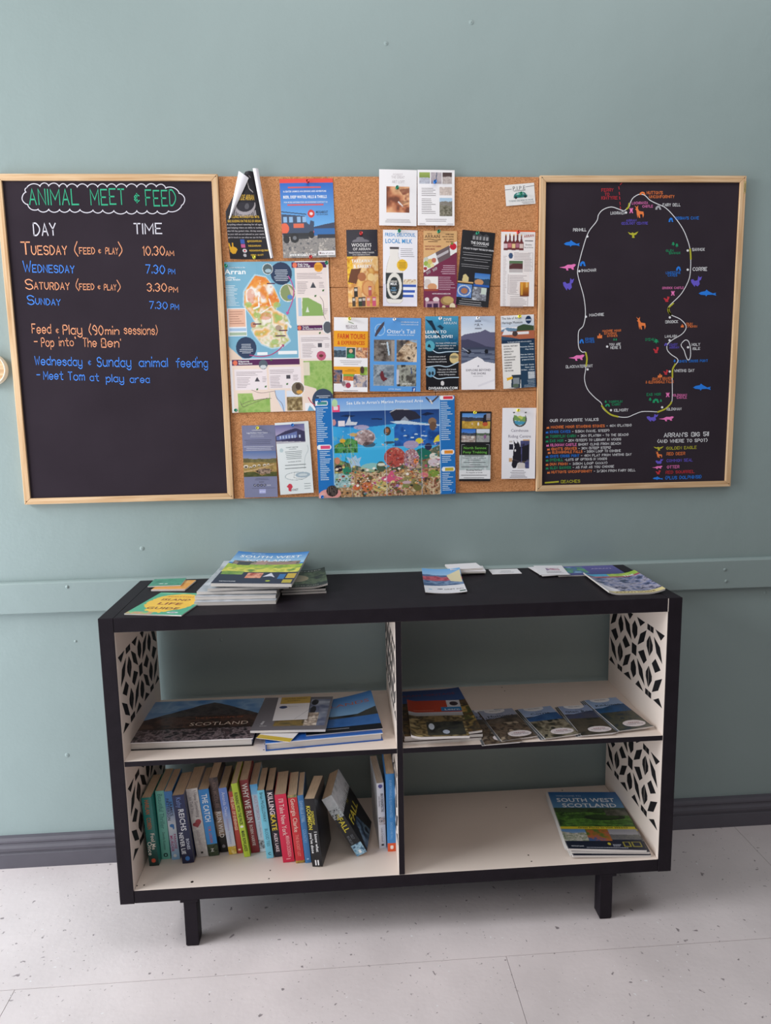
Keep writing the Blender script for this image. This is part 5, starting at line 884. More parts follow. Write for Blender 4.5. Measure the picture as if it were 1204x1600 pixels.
# ---- the curled cycling leaflet: front cone of black print with two white flaps rolled forward
def curled():
    K = K1; Y = CORK-0.0012
    def m(x, y): q = on_wall(K[0]+x/K[2], K[1]+y/K[2], Y); return q
    bx, bz = m(150, 842)
    s = Sheet(380, 760, 1, '#26242a', res=0.26, ox=150, oy=85)
    s.ell(345, 365, 118, 95, '#a8a0a4').ell(345, 345, 108, 88, '#34323a').rect(150, 85, 530, 350, '#2a282e').line([(330, 175), (380, 235), (440, 262)], 9, '#b8b0b0').line([(345, 125), (400, 140)], 9, '#8c8488')
    s.ell(365, 385, 24, 26, '#5c5a60').poly([(150, 700), (160, 705), (170, 740), (180, 738), (184, 700), (194, 702), (196, 735), (218, 745), (226, 760), (205, 795), (182, 800), (160, 780)], '#dfa62c')
    s.rect(262, 672, 300, 708, '#3c5ca8').rect(262, 712, 300, 745, '#c05c8c').ell(290, 770, 19, 17, '#d8d4d8').ell(290, 770, 9, 8, '#c84848').ell(285, 810, 14, 14, '#b8b4b8')
    for k in range(14): s.rect(228+k*17, 420+28*math.sin(k*0.24)-4, 238+k*17, 462+14*math.sin(k*0.24), '#a8a0a4')
    s.text('RIDE ARRAN', 252, 332, 46, '#d8ae44', w=200).text('CYCLING ACCREDITED MTB', 178, 486, 20, '#d8ae44', w=305).text('BIKE GUIDING ON THE ISLE OF ARRAN', 165, 522, 20, '#d8ae44', w=325)
    for k, t in enumerate(('A cycling school catering for all ages,', 'and helping riders on skills to tackling', 'also full day guided rides. All-day sessions', 'to your skill set and tailored to your needs,', 'get in touch to see what we can do for you')): s.text(t, 155, 548+k*28, 13, '#b8b2b6', w=345)
    s.text('@RIDEARRAN', 325, 694, 15, '#d8ae44', w=135).text('RIDEARRAN', 330, 735, 15, '#d8ae44', w=115).text('RIDEARRAN@GMAIL', 332, 776, 15, '#d8ae44', w=188).text('07810 181377', 338, 816, 15, '#d8ae44', w=115)
    def D(u, v):
        # u, v in crop units from the lower left; width narrows and the sheet bows out towards the top
        f = v/760.0; L = np.where(f < 0.55, 150-22*np.sin(np.minimum(f/0.55, 1)*math.pi/2), 128+(f-0.55)/0.45*190); R = 540-138*f
        x = L+(R-L)*(u/380.0); y = 845-v*1.0
        k = 0.00184/6.02; q = u/380.0
        return (x-150)*k+0.0, (842-y)*k, 0.001+0.012*f*np.sin(q*math.pi)**0.7+0.006*(1-f)*(q-0.5)**2*4
    r = root('leaflet', 'black cycling leaflet curled into a cone with white flaps', 'leaflet', (bx, Y, bz), (math.pi/2, 0, 0))
    s.geo(deform=D, th=0.0003).obj('printed_front', 'print', r)
    k = 0.00184/6.02
    def flap(P, Z, bulge):
        G = Geo(); n = 10; V = []
        for i in range(n+1):
            t = i/n; a = np.array(P[0])*(1-t)+np.array(P[1])*t; b = np.array(P[3])*(1-t)+np.array(P[2])*t
            for j in range(n+1):
                w = j/n; p = a*(1-w)+b*w
                V.append(((p[0]-150)*k, (842-p[1])*k, Z*(0.35+0.65*t)+bulge*math.sin(w*math.pi)))
        F = [(i*(n+1)+j, i*(n+1)+j+1, (i+1)*(n+1)+j+1, (i+1)*(n+1)+j) for i in range(n) for j in range(n)]
        m_ = len(V); V2 = [(x, y, z-0.0003) for x, y, z in V]
        G.add(V+V2, F+[tuple(reversed([q+m_ for q in f])) for f in F], lin('#e8e4ea'))
        return G
    flap([(155, 500), (268, 90), (355, 150), (175, 480)], 0.017, 0.003).obj('folded_corner', 'print', r, smooth=True)['label'] = 'white folded corner'
    flap([(515, 842), (392, 64), (442, 66), (544, 836)], 0.013, 0.003).obj('folded_edge', 'print', r, smooth=True)['label'] = 'white folded edge'
curled()

# ---- push pins, one per place where a sheet is held
def push_pin(px, py, col, what, out):
    x, z = on_wall(px, py, CORK-0.008)
    G = Geo().lathe([(0.0008, 0), (0.0008, 0.004), (0.0046, 0.0045), (0.0048, 0.0058), (0.0030, 0.0068), (0.0026, 0.0105), (0.0042, 0.0122), (0.0045, 0.0140), (0.0036, 0.0148)], 12, (0, 0, 0), col=lin(col))
    o = G.obj('push_pin', 'gloss', smooth=True, loc=(x, CORK-out, z)); tag(o, what, 'pin', 'push pins in the cork')
GR, YE, BL_, WH, RE = '#2c8c6c', '#ece04a', '#2c78d0', '#f0eff2', '#d84444'
for px, py, c, t, out in ((397, 402, YE, 'yellow push pin holding the curled black cycling leaflet', .001), (480.4, 284, RE, 'red push pin at the top of the truck poster', .002), (485.5, 402.5, RE, 'red push pin at the bottom of the truck poster', .008),
    (353, 415.5, GR, 'green push pin at the top left corner of the trail map', .002), (510, 411, GR, 'green push pin at the top right corner of the trail map', .002), (368.5, 641, GR, 'green push pin at the bottom left corner of the trail map', .004),
    (620, 294, GR, 'green push pin in the brown photo of the white leaflet', .005), (679, 285, BL_, 'blue push pin in the white leaflet of five photos', .005), (813, 303, GR, 'green push pin in the small white car card', .002), (623.5, 361, GR, 'green push pin at the top of the milk leaflet', .002),
    (685, 362, GR, 'green push pin at the top of the maroon leaflet', .002), (564, 365, RE, 'red push pin in the dark bread leaflet', .003), (745.5, 364.5, GR, 'green push pin in the tilted black leaflet', .002), (809, 363, RE, 'red push pin in the beer bottle leaflet', .002),
    (546, 498, YE, 'yellow push pin in the farm tours leaflet', .002), (616, 499, WH, 'white push pin in the bright blue leaflet', .002), (687.5, 497.5, WH, 'white push pin in the scuba diving leaflet', .002), (746, 497, WH, 'white push pin in the kayak leaflet', .002),
    (811, 494.5, YE, 'yellow push pin in the heritage museum leaflet', .002), (402.5, 668.5, YE, 'yellow push pin in the slate blue leaflet', .002), (457, 664, BL_, 'blue push pin in the pale grey building leaflet', .004), (499, 626.5, BL_, 'blue push pin at the top left corner of the sea life poster', .005),
    (503.5, 776, BL_, 'blue push pin at the bottom left corner of the sea life poster', .006), (706.5, 766.5, BL_, 'blue push pin at the bottom right corner of the sea life poster', .006), (741.5, 644.5, YE, 'yellow push pin in the black pony leaflet', .002), (809, 641, YE, 'yellow push pin in the white riding leaflet', .002)):
    push_pin(px, py, c, t, out+0.0008)

# ---- the round wooden disc at the left edge
x, z = on_wall(-17, 577, FRONT); r = root('wooden_disc', 'round pale wooden disc with cream rim, cut off by the left edge', 'wall decoration', (x, WALL, z))
Geo().lathe([(0.040, 0), (0.040, 0.014), (0.039, 0.0155)], 40).obj('wooden_face', 'pine_h', r)
Geo().lathe([(0.0445, 0), (0.0445, 0.016), (0.043, 0.018), (0.0405, 0.018), (0.040, 0.0155), (0.0399, 0.001)], 40, col=lin('#efe6d4')).obj('rim', 'print', r, smooth=True)['label'] = 'cream rim'

# ================================================================== THE BOOKCASE
bc = root('bookcase', 'black bookcase with four open cells, white insides and patterned ends', 'bookcase', (BW/2, 0, 0))
def part(g, name, mats, bevel=0.0012, par=None):
    o = g.obj(name, mats, par or bc, bevel=bevel); o.location = (-BW/2, 0, 0) if par is None else (0, 0, 0); return o
WM = ['black', 'white']
# faces order: -x +x -y +y -z +z
part(Geo().box(0, BT, 0, BD, LEG, TOP, 0), 'side_panel', WM)
part(Geo().box(BW-BT, BW, 0, BD, LEG, TOP, 0), 'side_panel', WM)
part(Geo().box(BT+0.0002, BW-BT-0.0002, 0.0006, BD, TOP-BT, TOP-0.0003, 0, face_mi={4: 1}), 'top_board', WM)
part(Geo().box(BT+0.0006, BW-BT-0.0006, 0.0008, BD, LEG+0.001, FLOORZ, 0, face_mi={5: 1}), 'bottom_board', WM)
mx = BW/2
for a, c in ((BT, BT+0.0008), (BW-BT-0.0008, BW-BT)): part(Geo().box(a, c, 0.0012, BD, FLOORZ, TOP-BT, 0), 'white_lining', 'white', 0)
part(Geo().box(mx-0.0077, mx+0.0077, 0.0012, BD, FLOORZ, TOP-BT, 0, face_mi={0: 1, 1: 1}), 'divider', WM, 0.0006)
part(Geo().box(BT, mx-0.0077, 0.0015, BD, SHELF-ST, SHELF, 0, face_mi={5: 1, 4: 1}), 'shelf', WM, 0.0006)
part(Geo().box(mx+0.0077, BW-BT, 0.0015, BD, SHELF-ST, SHELF, 0, face_mi={5: 1, 4: 1}), 'shelf', WM, 0.0006)
# feet: square posts under small plates, rear pair too
for lx in (0.1599, BW-0.1599-0.0337):
    for ly, dp in ((0.0015, 0.042), (BD-0.05, 0.042)):
        q = part(Geo().box(lx, lx+0.0337, ly+0.002, ly+0.002+dp, 0.0035, LEG-0.006), 'leg', 'black')
        a, b = (lx-0.008, lx+0.038) if lx < 0.7 else (lx-0.002, lx+0.043)
        for nm, gg in (('mounting_plate', Geo().box(a, b, ly, ly+dp+0.006, LEG-0.006, LEG+0.0008)), ('foot_pad', Geo().box(lx+0.002, lx+0.0317, ly+0.004, ly+dp, 0, 0.0036))):
            part(gg, nm, 'black', 0.0006, q)
# stencilled pattern, measured on the right end: (depth, height) in mm above the floor for the upper cell
PAT = [[(364, 748), (328, 760), (344, 728), (381, 709)], [(260, 787), (214, 790), (237, 768)], [(186, 790), (133, 790), (163, 770)], [(117, 792), (99, 792), (99, 776), (117, 776)], [(97, 792), (79, 792), (79, 776), (97, 776)], [(67, 791), (12, 791), (33, 771)],
       [(304, 762), (302, 705), (282, 722), (283, 742)], [(301, 762), (300, 705), (319, 730), (318, 742)], [(279, 768), (237, 753), (220, 712), (258, 729)], [(201, 776), (182, 761), (182, 739), (198, 721), (217, 737), (217, 758)], [(122, 771), (137, 734), (177, 711), (161, 749)],
       [(375, 691), (339, 710), (318, 688), (337, 670)], [(285, 689), (266, 711), (229, 691), (262, 672)], [(216, 706), (184, 706), (184, 675), (215, 675)], [(99, 763), (80, 742), (80, 728), (98, 706)], [(101, 763), (118, 742), (118, 728), (100, 706)], [(75, 768), (37, 751), (20, 712), (56, 729)],
       [(381, 668), (343, 650), (325, 611), (363, 630)], [(301, 676), (281, 655), (281, 640), (300, 617)], [(303, 676), (318, 655), (318, 640), (302, 617)], [(222, 669), (242, 629), (278, 611), (261, 650)], [(172, 693), (136, 711), (114, 688), (133, 671)], [(82, 691), (61, 711), (28, 691), (60, 672)],
       [(384, 592), (369, 609), (336, 592)], [(316, 605), (300, 605), (300, 590), (316, 590)], [(298, 605), (282, 605), (282, 590), (298, 590)], [(269, 591), (234, 610), (213, 592)], [(199, 661), (183, 643), (182, 622), (199, 605), (219, 622), (219, 643)], [(178, 671), (141, 653), (122, 612), (160, 631)],
       [(99, 677), (79, 655), (79, 642), (98, 617)], [(101, 677), (117, 655), (117, 642), (100, 617)], [(17, 672), (38, 631), (75, 612), (58, 651)], [(183, 592), (163, 611), (130, 592)], [(117, 607), (99, 607), (99, 591), (117, 591)], [(97, 607), (79, 607), (79, 591), (97, 591)], [(65, 594), (33, 612), (11, 593)]]
for X, sg in ((BT+0.0008, 1), (mx-0.0077, -1), (BW-BT-0.0008, -1), (mx+0.0077, 1)):
    for dz in (0.0, -0.348):
        G = Geo(); a, b = sorted((X+sg*0.0001, X+sg*0.0005))
        for P in PAT: G.prism([(y/1000, z/1000+0.004+dz) for y, z in P], a, b, 'x')
        part(G, 'stencil_pattern', 'stencil', 0)
# old fixing holes in the boards
def hole(x, y, z, r): part(Geo().lathe([(r, 0), (r, 0.0002)], 10, (x, y, z), axis='z'), 'fixing_hole', 'hole', 0)
for x, y in ((0.0398, 0.021), (0.0576, 0.022), (0.3817, 0.0175), (0.382, 0.052), (1.0852, 0.052), (1.0864, 0.024), (0.545, 0.369), (1.080, 0.292), (1.2804, 0.3714)): hole(x, y, FLOORZ+0.00005, 0.0022)
hole(0.181, 0.0234, FLOORZ+0.00005, 0.004)
for x, y in ((0.382, 0.03), (0.382, 0.062), (1.083, 0.37), (1.085, 0.342)): hole(x, y, SHELF+0.00005, 0.002)
# worn chips of bare board at the right-hand joint
part(Geo().box(BW-BT-0.0012, BW-BT+0.0004, -0.0002, 0.0006, TOP-0.036, TOP-0.001), 'worn_joint', 'white', 0)['label'] = 'bare worn edge'

# ================================================================== PAPERBACKS ON THE LOWER LEFT SHELF
K12 = (190, 1180, 5.235); K13 = (400, 1170, 5.017)
def book(label, K, Q, base, paint=None, depth=0.125, cover=None, back=None, pages='pages', cat='book', rgt=None, yaw=0.0, fit=None):
    """Q = spine corners top-left, top-right, bottom-right, bottom-left; the spine stands on the cell floor"""
    px = [(K[0]+x/K[2], K[1]+y/K[2]) for x, y in Q]
    bx, by = on_level(*px[3], FLOORZ); tl = on_wall(*px[0], by); tr = on_wall(*px[1], by); br = on_wall(*px[2], by)
    h = math.hypot(tl[0]-bx, tl[1]-FLOORZ); lean = math.atan2(bx-tl[0], tl[1]-FLOORZ)
    w = ((tr[0]-tl[0])+(br[0]-bx))/2/math.cos(lean)
    if fit: bx, by, lean, yaw, w, h, depth = fit
    return build_book(label, (bx, by, FLOORZ), lean, w, h, depth, base, paint, cover, back, pages, cat, rgt, yaw)
def build_book(label, loc, lean, w, h, depth, base, paint, cover, back, pages, cat, rgt=None, yaw=0.0):
    r = root('paperback', label, cat, loc, (0, -lean, yaw), 'books on the lower left shelf')
    G = Geo(); un = 0.001; W_, H_ = w*1000, h*1000
    s = Sheet(W_, H_, un, base, res=0.85)
    if paint: paint(s, W_, H_)
    xf = Matrix(((1, 0, 0, 0), (0, 0, -1, 0), (0, 1, 0, 0), (0, 0, 0, 1)))
    def bowed(x, y): u = x/w-0.5; return x, y, 0.0007*(1-4*u*u)
    s.geo(G, deform=bowed, th=0.0006, back=base, xf=xf, ink=0.0004)
    cb = lin(back or base)
    G.box(0, 0.0006, 0, depth, 0, h, 0, cb)
    if cover:
        c = Sheet(depth*1000, H_, 0.001, base, res=0.8); cover(c, depth*1000, H_)
        c.geo(G, th=0.0006, back=base, xf=Matrix(((0, 0, 1, w), (1, 0, 0, 0), (0, 1, 0, 0), (0, 0, 0, 1))))
    else: G.box(w-0.0006, w, 0, depth, 0, h, 0, lin(rgt or base))
    G.obj('cover', 'gloss', r)
    Geo().box(0.0009, w-0.0009, 0.0008, depth-0.0006, 0.0006, h-0.0008).obj('page_block', pages, r)
    return r
def sp(s, t, y0, y1, W, c, hf=0.55, x=None, **k):
    """spine lettering reading downwards between y0 and y1 (mm from the top)"""
    h = W*hf; s.text(t, (W-h)/2 if x is None else x, y0, h, c, w=y1-y0, rot=-90, **k)
BOOKS = []
def b(*a, **k): BOOKS.append((a, k))
def p(s, W, H): s.grad(0, H*.4, W, H, '#1f7f78', '#14302c'); sp(s, 'HARLAN', 6, 48, W, '#b8683c', .42); sp(s, 'COBEN', 58, 92, W, '#b8683c', .42); sp(s, 'Fool Me', H*.52, H*.76, W, '#e4e0d4', .38, x=W*.5); sp(s, 'Once', H*.64, H*.84, W, '#e8e4dc', .42, x=W*.08); s.ell(W*.5, H*.92, W*.22, W*.24, '#d8583c')
b('teal green paperback, leftmost in the row, red dot at its foot', K12, [(160, 350), (262, 342), (315, 895), (228, 908)], '#1f7f78', p)
def p(s, W, H): sp(s, 'Beautiful Thriller', 8, H*.55, W, '#38807a', .5, bold=False); sp(s, 'Dorothy Koomson', H*.60, H*.86, W, '#2c5c58', .28, bold=False); s.ell(W*.5, H*.94, W*.26, W*.26, '#1c3c3c').ell(W*.5, H*.94, W*.12, W*.12, '#7fc8ba')
b('pale mint green paperback with faint script down its spine', K12, [(262, 295), (335, 288), (395, 845), (318, 852)], '#76c4b4', p)
def p(s, W, H): s.grad(0, H*.2, W, H*.5, '#3f86cc', '#dfe6ee').grad(0, H*.5, W, H, '#dfe6ee', '#8cbce4'); sp(s, 'JAMES', H*.15, H*.36, W, '#26304c', .3, x=W*.5); sp(s, 'PATTERSON', H*.1, H*.42, W, '#26304c', .34, x=W*.1); s.ell(W*.5, H*.5, W*.28, H*.025, '#2c78c0').ell(W*.65, H*.52, W*.12, H*.035, '#2c78c0'); sp(s, 'MURDER', H*.64, H*.88, W, '#b0467c', .34, x=W*.1); sp(s, 'PARADISE', H*.62, H*.84, W, '#b0467c', .28, x=W*.55); s.ell(W*.45, H*.94, W*.2, W*.2, '#e0e8f0')
b('sky blue to white paperback with a small blue bird on its spine', K12, [(343, 298), (405, 293), (482, 850), (410, 856)], '#3f86cc', p)
def p(s, W, H): s.grad(0, 0, W, H, '#1f2c5c', '#1a1c3c'); sp(s, 'Kathy', 6, H*.18, W, '#7c98d8', .4, bold=False); sp(s, 'REICHS', H*.2, H*.52, W, '#e8ecf4', .44, x=W*.35); sp(s, 'NEVER LIE', H*.54, H*.86, W, '#e8ecf4', .34, x=W*.1); sp(s, 'BONES', H*.64, H*.8, W, '#c8d0e4', .24, x=W*.62); s.ell(W*.5, H*.93, W*.2, W*.2, '#3c78c0')
b('thick navy blue paperback with large white lettering', K12, [(410, 332), (512, 316), (602, 868), (498, 888)], '#1f2850', p)
def p(s, W, H): s.speck(0, 0, W, H, ['#cfcac6', '#c0bcba', '#d8d4d0'], 12, 4); sp(s, 'I Have Something', 6, H*.42, W, '#7c7478', .26, x=W*.58, bold=False); sp(s, 'to Tell You', H*.12, H*.36, W, '#7c7478', .26, x=W*.16, bold=False); s.ell(W*.36, H*.52, W*.26, W*.2, '#8c2830').ell(W*.62, H*.48, W*.24, W*.22, '#a03038').poly([(W*.1, H*.53), (W*.9, H*.49), (W*.5, H*.57)], '#98303a'); sp(s, 'Susan Lewis', H*.6, H*.82, W, '#a89ca0', .34, bold=False); s.rect(W*.4, H*.92, W*.6, H*.95, '#2c282c')
b('pale grey paperback with a dark red heart on its spine', K12, [(518, 280), (615, 266), (705, 825), (612, 836)], '#cdc8c4', p, rgt='#bdb6b2')
def p(s, W, H): s.grad(0, 0, W, H*.84, '#2c84cc', '#3c90d4').speck(0, H*.82, W, H, ['#2c3c30', '#46543c', '#1c281c'], 8, 3); sp(s, 'THE CATCH', H*.07, H*.48, W, '#e8f0f6', .5); sp(s, 'T.M. LOGAN', H*.55, H*.8, W, '#c06c6c', .26); s.text('Z', W*.3, H*.93, W*.3, '#e0e0dc')
b('bright blue paperback with THE CATCH in white on its spine', K12, [(622, 285), (708, 275), (800, 815), (712, 828)], '#2c84cc', p, rgt='#2a2c34')
def p(s, W, H): s.speck(0, 0, W, H*.5, ['#3c3034', '#5c4a44', '#2c2428'], 10, 4).speck(0, H*.45, W, H*.78, ['#6c5848', '#a89078', '#8c7460'], 12, 8).grad(0, H*.78, W, H, '#1c1c20', '#141418'); sp(s, 'KEN MCCLURE', H*.06, H*.4, W, '#7c645c', .4); sp(s, 'RUN WILD', H*.45, H*.8, W, '#efe9e4', .5); s.ell(W*.5, H*.92, W*.2, W*.2, '#8c8890')
b('dark brown paperback set back, RUN WILD in white low on its spine', K12, [(708, 188), (784, 170), (872, 788), (806, 796)], '#382e32', p)
def p(s, W, H): s.grad(0, H*.3, W, H*.6, '#6888d0', '#b8c4e0').grad(0, H*.6, W, H*.88, '#b8c4e0', '#d8d8e0').speck(0, H*.88, W, H, ['#e0b83c', '#c8a030', '#f0dc90'], 5, 3); sp(s, 'Amanda Owen', H*.06, H*.42, W, '#d0d8f0', .42, bold=False); sp(s, 'Adventures', H*.46, H*.64, W, '#a898c0', .3, bold=False); sp(s, 'Yorkshire', H*.66, H*.84, W, '#98a8c8', .26, bold=False)
b('periwinkle blue paperback with a yellow band at its foot', K12, [(790, 272), (864, 262), (943, 805), (878, 814)], '#6888d0', p, rgt='#3c3438')
def p(s, W, H): sp(s, 'THE DAY OF EVENINGS', H*.08, H*.62, W, '#f0d8b8', .5); s.rect(W*.3, H*.93, W*.7, H*.95, '#f0d8b8')
b('brick red paperback squeezed between the blue and lime green ones', K12, [(868, 300), (908, 292), (992, 795), (944, 804)], '#b8443c', p)
def p(s, W, H): s.rect(0, H*.1, W, H*.93, '#b4cc3c'); sp(s, 'RUNNING WITH THE PACK', H*.12, H*.56, W, '#1e2a14', .52); s.ell(W*.5, H*.585, W*.28, H*.014, '#f4f4ec'); sp(s, 'MARK ROWLANDS', H*.64, H*.92, W, '#1e2a14', .5)
b('thin lime green paperback with black lettering', K12, [(893, 235), (945, 228), (1052, 824), (1003, 834)], '#b4cc3c', p)
def p(s, W, H): sp(s, 'WHY WE RUN', H*.05, H*.58, W, '#f4e8e4', .62); sp(s, 'ROBIN HARVIE', H*.61, H*.9, W, '#e8d0cc', .36)
b('dark red paperback with WHY WE RUN in white', K12, [(960, 208), (1035, 195), (1124, 794), (1060, 801)], '#8e2a30', p)
def p(s, W, H): s.grad(0, 0, W, H*.15, '#4c9cd0', '#8cc0e0').grad(0, H*.15, W, H, '#b8ccdc', '#dcdce0'); sp(s, 'ALICE PETERSON', H*.16, H*.52, W, '#c08c9c', .4, bold=False); sp(s, 'If You Were Here', H*.55, H*.78, W, '#9c98a4', .3, bold=False); s.speck(0, H*.82, W, H*.95, ['#2c2c2c', '#d8d8dc'], 4, 3)
b('white paperback with pale blue top, right of the dark red one', K12, [(1045, 242), (1112, 232), (1190, 785), (1132, 792)], '#c8d0d8', p)
def p(s, W, H): sp(s, 'Brian McGILLOWAY', H*.03, H*.46, W, '#2c5864', .42, bold=False); sp(s, 'BLOOD TIES', H*.56, H*.82, W, '#3c7c94', .42, bold=False); s.text('C', W*.3, H*.95, W*.4, '#1c4858')
b('light cyan paperback beside the black one with yellow lettering', K13, [(5, 328), (64, 322), (134, 855), (82, 860)], '#76c8e0', p, rgt='#1c1e28')
def p(s, W, H): sp(s, 'KILLING', H*.03, H*.36, W, '#f0eef0', .6); sp(s, 'KATE', H*.36, H*.6, W, '#e4d43c', .6); sp(s, 'ALEX LAKE', H*.64, H*.92, W, '#e0dee2', .4)
b('black paperback with white and yellow lettering, left of the pink one', K13, [(72, 328), (138, 316), (202, 844), (148, 850)], '#1c1e2c', p)
def p(s, W, H): s.grad(0, 0, W, H, '#d8284c', '#cc2448'); sp(s, "I'll Take New York", H*.06, H*.6, W, '#f4d8d4', .4, bold=False); sp(s, 'MIRANDA DICKINSON', H*.61, H*.92, W, '#f0a8ac', .3, x=W*.5); s.ell(W*.5, H*.95, W*.2, 1.5, '#f0a8ac')
b('wide crimson pink paperback with cream script on its spine', K13, [(142, 362), (235, 350), (300, 885), (212, 893)], '#d4284c', p, rgt='#4c3840')
def p(s, W, H): s.speck(0, 0, W, H*.04, ['#3c6c4c', '#c8a868'], 4, 3); sp(s, 'Georgia Clarke', H*.05, H*.54, W, '#f0d8c8', .46, bold=False); sp(s, 'THE BUCKET LIST', H*.58, H*.9, W, '#e88c80', .32); s.speck(0, H*.96, W, H, ['#c8a040', '#6c4c2c'], 3, 4)
b('scarlet paperback with a patterned strip at top and foot', K13, [(245, 366), (320, 352), (378, 890), (312, 898)], '#cc3038', p, rgt='#c8b8a8')
def p(s, W, H): sp(s, 'DANIELLE STEEL', H*.08, H*.4, W, '#a8c8e4', .5, bold=False); sp(s, 'COUNTRY', H*.5, H*.7, W, '#8cb4dc', .5, bold=False); s.rect(W*.3, H*.93, W*.7, H*.95, '#a8c8e4')
b('thin steel blue paperback between the scarlet and black ones', K13, [(322, 366), (372, 358), (430, 889), (386, 896)], '#3f78b0', p)
def p(s, W, H): sp(s, 'KOOMSON', H*.1, H*.45, W, '#d8c840', .36, x=W*.12); sp(s, 'DOROTHY', H*.18, H*.38, W, '#d8c840', .24, x=W*.52); sp(s, 'I know what', H*.48, H*.78, W, '#e8e6e8', .26, x=W*.58); sp(s, "you've done", H*.5, H*.8, W, '#e8e6e8', .26, x=W*.12); s.rect(W*.3, H*.9, W*.42, H*.98, '#f0eef0').rect(W*.55, H*.9, W*.68, H*.98, '#f0eef0')
def cv(s, W, H):
    s.speck(0, 0, W, H, ['#14161c', '#1c2430', '#0e1014'], 30, 6)
    for k in range(9): s.line([(W*(.1+k*.1), 0), (W*(.3+k*.09), H*.5), (W*(k*.11), H)], 0.8, '#343c4c')
    s.text('KOOMSON', W*.1, H*.25, 14, '#30343c', w=W*.8)
b('black paperback with yellow author name, at the leaning end of the row', K13, [(380, 392), (465, 386), (512, 918), (437, 930)], '#1a1a1e', p, cover=cv, fit=(0.4949, 0.0574, 0.0842, -0.1769, 0.0281, 0.1965, 0.1233))
# neighbours in the row touch but never share space: thin or nudge each book where two spines would overlap
ROW = []
for a, k in BOOKS:
    K_, Q_ = a[1], a[2]; px = [(K_[0]+x/K_[2], K_[1]+y/K_[2]) for x, y in Q_]
    bx, by = on_level(*px[3], FLOORZ); tl = on_wall(*px[0], by); tr = on_wall(*px[1], by); br = on_wall(*px[2], by)
    h = math.hypot(tl[0]-bx, tl[1]-FLOORZ); lean = math.atan2(bx-tl[0], tl[1]-FLOORZ)
    ROW.append([bx, by, lean, k.get('yaw', 0.0), ((tr[0]-tl[0])+(br[0]-bx))/2/math.cos(lean), h, k.get('depth', 0.125)])
ROW[-1] = list(BOOKS[-1][1]['fit'])
for i in range(len(ROW)-2):
    A_, B_ = ROW[i], ROW[i+1]; zt = min(A_[5], B_[5])
    B_[2] = max(B_[2], min(A_[2], B_[2]+0.03)) if B_[2] < A_[2]-0.02 else B_[2]
    g_ = min(B_[0]-A_[0], (B_[0]-zt*math.tan(B_[2]))-(A_[0]-zt*math.tan(A_[2])))-A_[4]/math.cos(A_[2])-0.0006
    if g_ < 0: A_[4] += g_*0.6; B_[0] -= g_*0.4
A_, B_ = ROW[-2], ROW[-1]; A_[4] = min(A_[4], B_[0]-A_[0]-0.001)
for (a, k), f in zip(BOOKS, ROW): k['fit'] = f; book(*a, **k)
# the tilted thriller leaning left on its neighbour
def p(s, W, H): s.speck(0, 0, W, H*.3, ['#d8dce0', '#c0c8cc'], 9, 3).speck(0, H*.2, W, H*.42, ['#1a2c34', '#d0d8dc', '#16242c'], 7, 7).grad(0, H*.36, W, H*.82, '#16191e', '#16191e').speck(0, H*.82, W, H, ['#4c88b0', '#a8cce0', '#2c5478'], 8, 5); sp(s, 'The', H*.3, H*.36, W, '#e4d43c', .24); sp(s, 'FALL', H*.36, H*.6, W, '#e4d43c', .48); sp(s, 'GILLY', H*.66, H*.74, W, '#6c7078', .24, x=W*.5); sp(s, 'MACMILLAN', H*.66, H*.8, W, '#6c7078', .24, x=W*.15); s.rect(W*.4, H*.92, W*.6, H*.97, '#f0f0f2')
def cv(s, W, H):
    s.rect(0, 0, W, H, '#14171c').speck(0, 0, W, H*.34, ['#c8ccd0', '#dcdfe2', '#b0b8bc'], 22, 3)
    for k in range(16): x = W*k/15; hh = H*(.17+.12*random.Random(k+4).random()); s.poly([(x-4, H*.45), (x, hh), (x+4, H*.45)], '#15242a')
    s.rect(0, H*.33, W, H*.45, '#14171c').speck(W*.1, H*.62, W*.75, H, ['#14181f', '#34506c', '#7c98b0', '#1c2838'], 26, 9, mask=np.abs(s.X-W*.4) < (s.Y-H*.5)*.5)
    s.text('THE', W*.42, H*.38, 8, '#8c8430', w=20).text('FALL', W*.12, H*.60, 25, '#d4c43c', w=W*.72)
book('tilted paperback THE FALL with snowy trees, leaning by itself', K13, [(508, 405), (583, 363), (868, 805), (800, 848)], '#16191e', p, cover=cv, fit=(0.6162, 0.0904, 0.5142, -0.1387, 0.0314, 0.1903, 0.1438))
def p(s, W, H): s.ell(W*.5, H*.05, W*.3, W*.3, '#4c4c8c'); sp(s, 'BROCKENSPECTRE', H*.16, H*.44, W, '#44424c', .34, x=W*.5); sp(s, 'LINDA CRACKNELL', H*.2, H*.36, W, '#8c8890', .2, x=W*.16); s.speck(W*.1, H*.52, W*.95, H*.64, ['#2c2428', '#c8c4c8', '#8c5c3c'], 6, 3); sp(s, 'Linda Cracknell', H*.68, H*.9, W, '#8c8890', .3, bold=False); s.rect(W*.35, H*.93, W*.65, H*.96, '#2c2c30')
book('white paperback standing apart near the divider', K13, [(943, 270), (1000, 262), (1019, 774), (966, 782)], '#d6d6dc', p, depth=0.16, back='#c8c8cc', yaw=0.07)
def p(s, W, H): s.rect(0, H*.89, W, H, '#d8582c'); s.ell(W*.5, H*.945, W*.2, W*.24, '#f0e8e0'); sp(s, 'EVERYTHING IS ILLUMINATED', H*.08, H*.56, W, '#8cbce4', .28, bold=False); sp(s, 'SHOULD WE FALL', H*.62, H*.84, W, '#8cbce4', .26, bold=False)
book('blue paperback with orange foot, next to the divider', K13, [(1015, 197), (1084, 195), (1098, 804), (1031, 806)], '#3c86c8', p, depth=0.17)
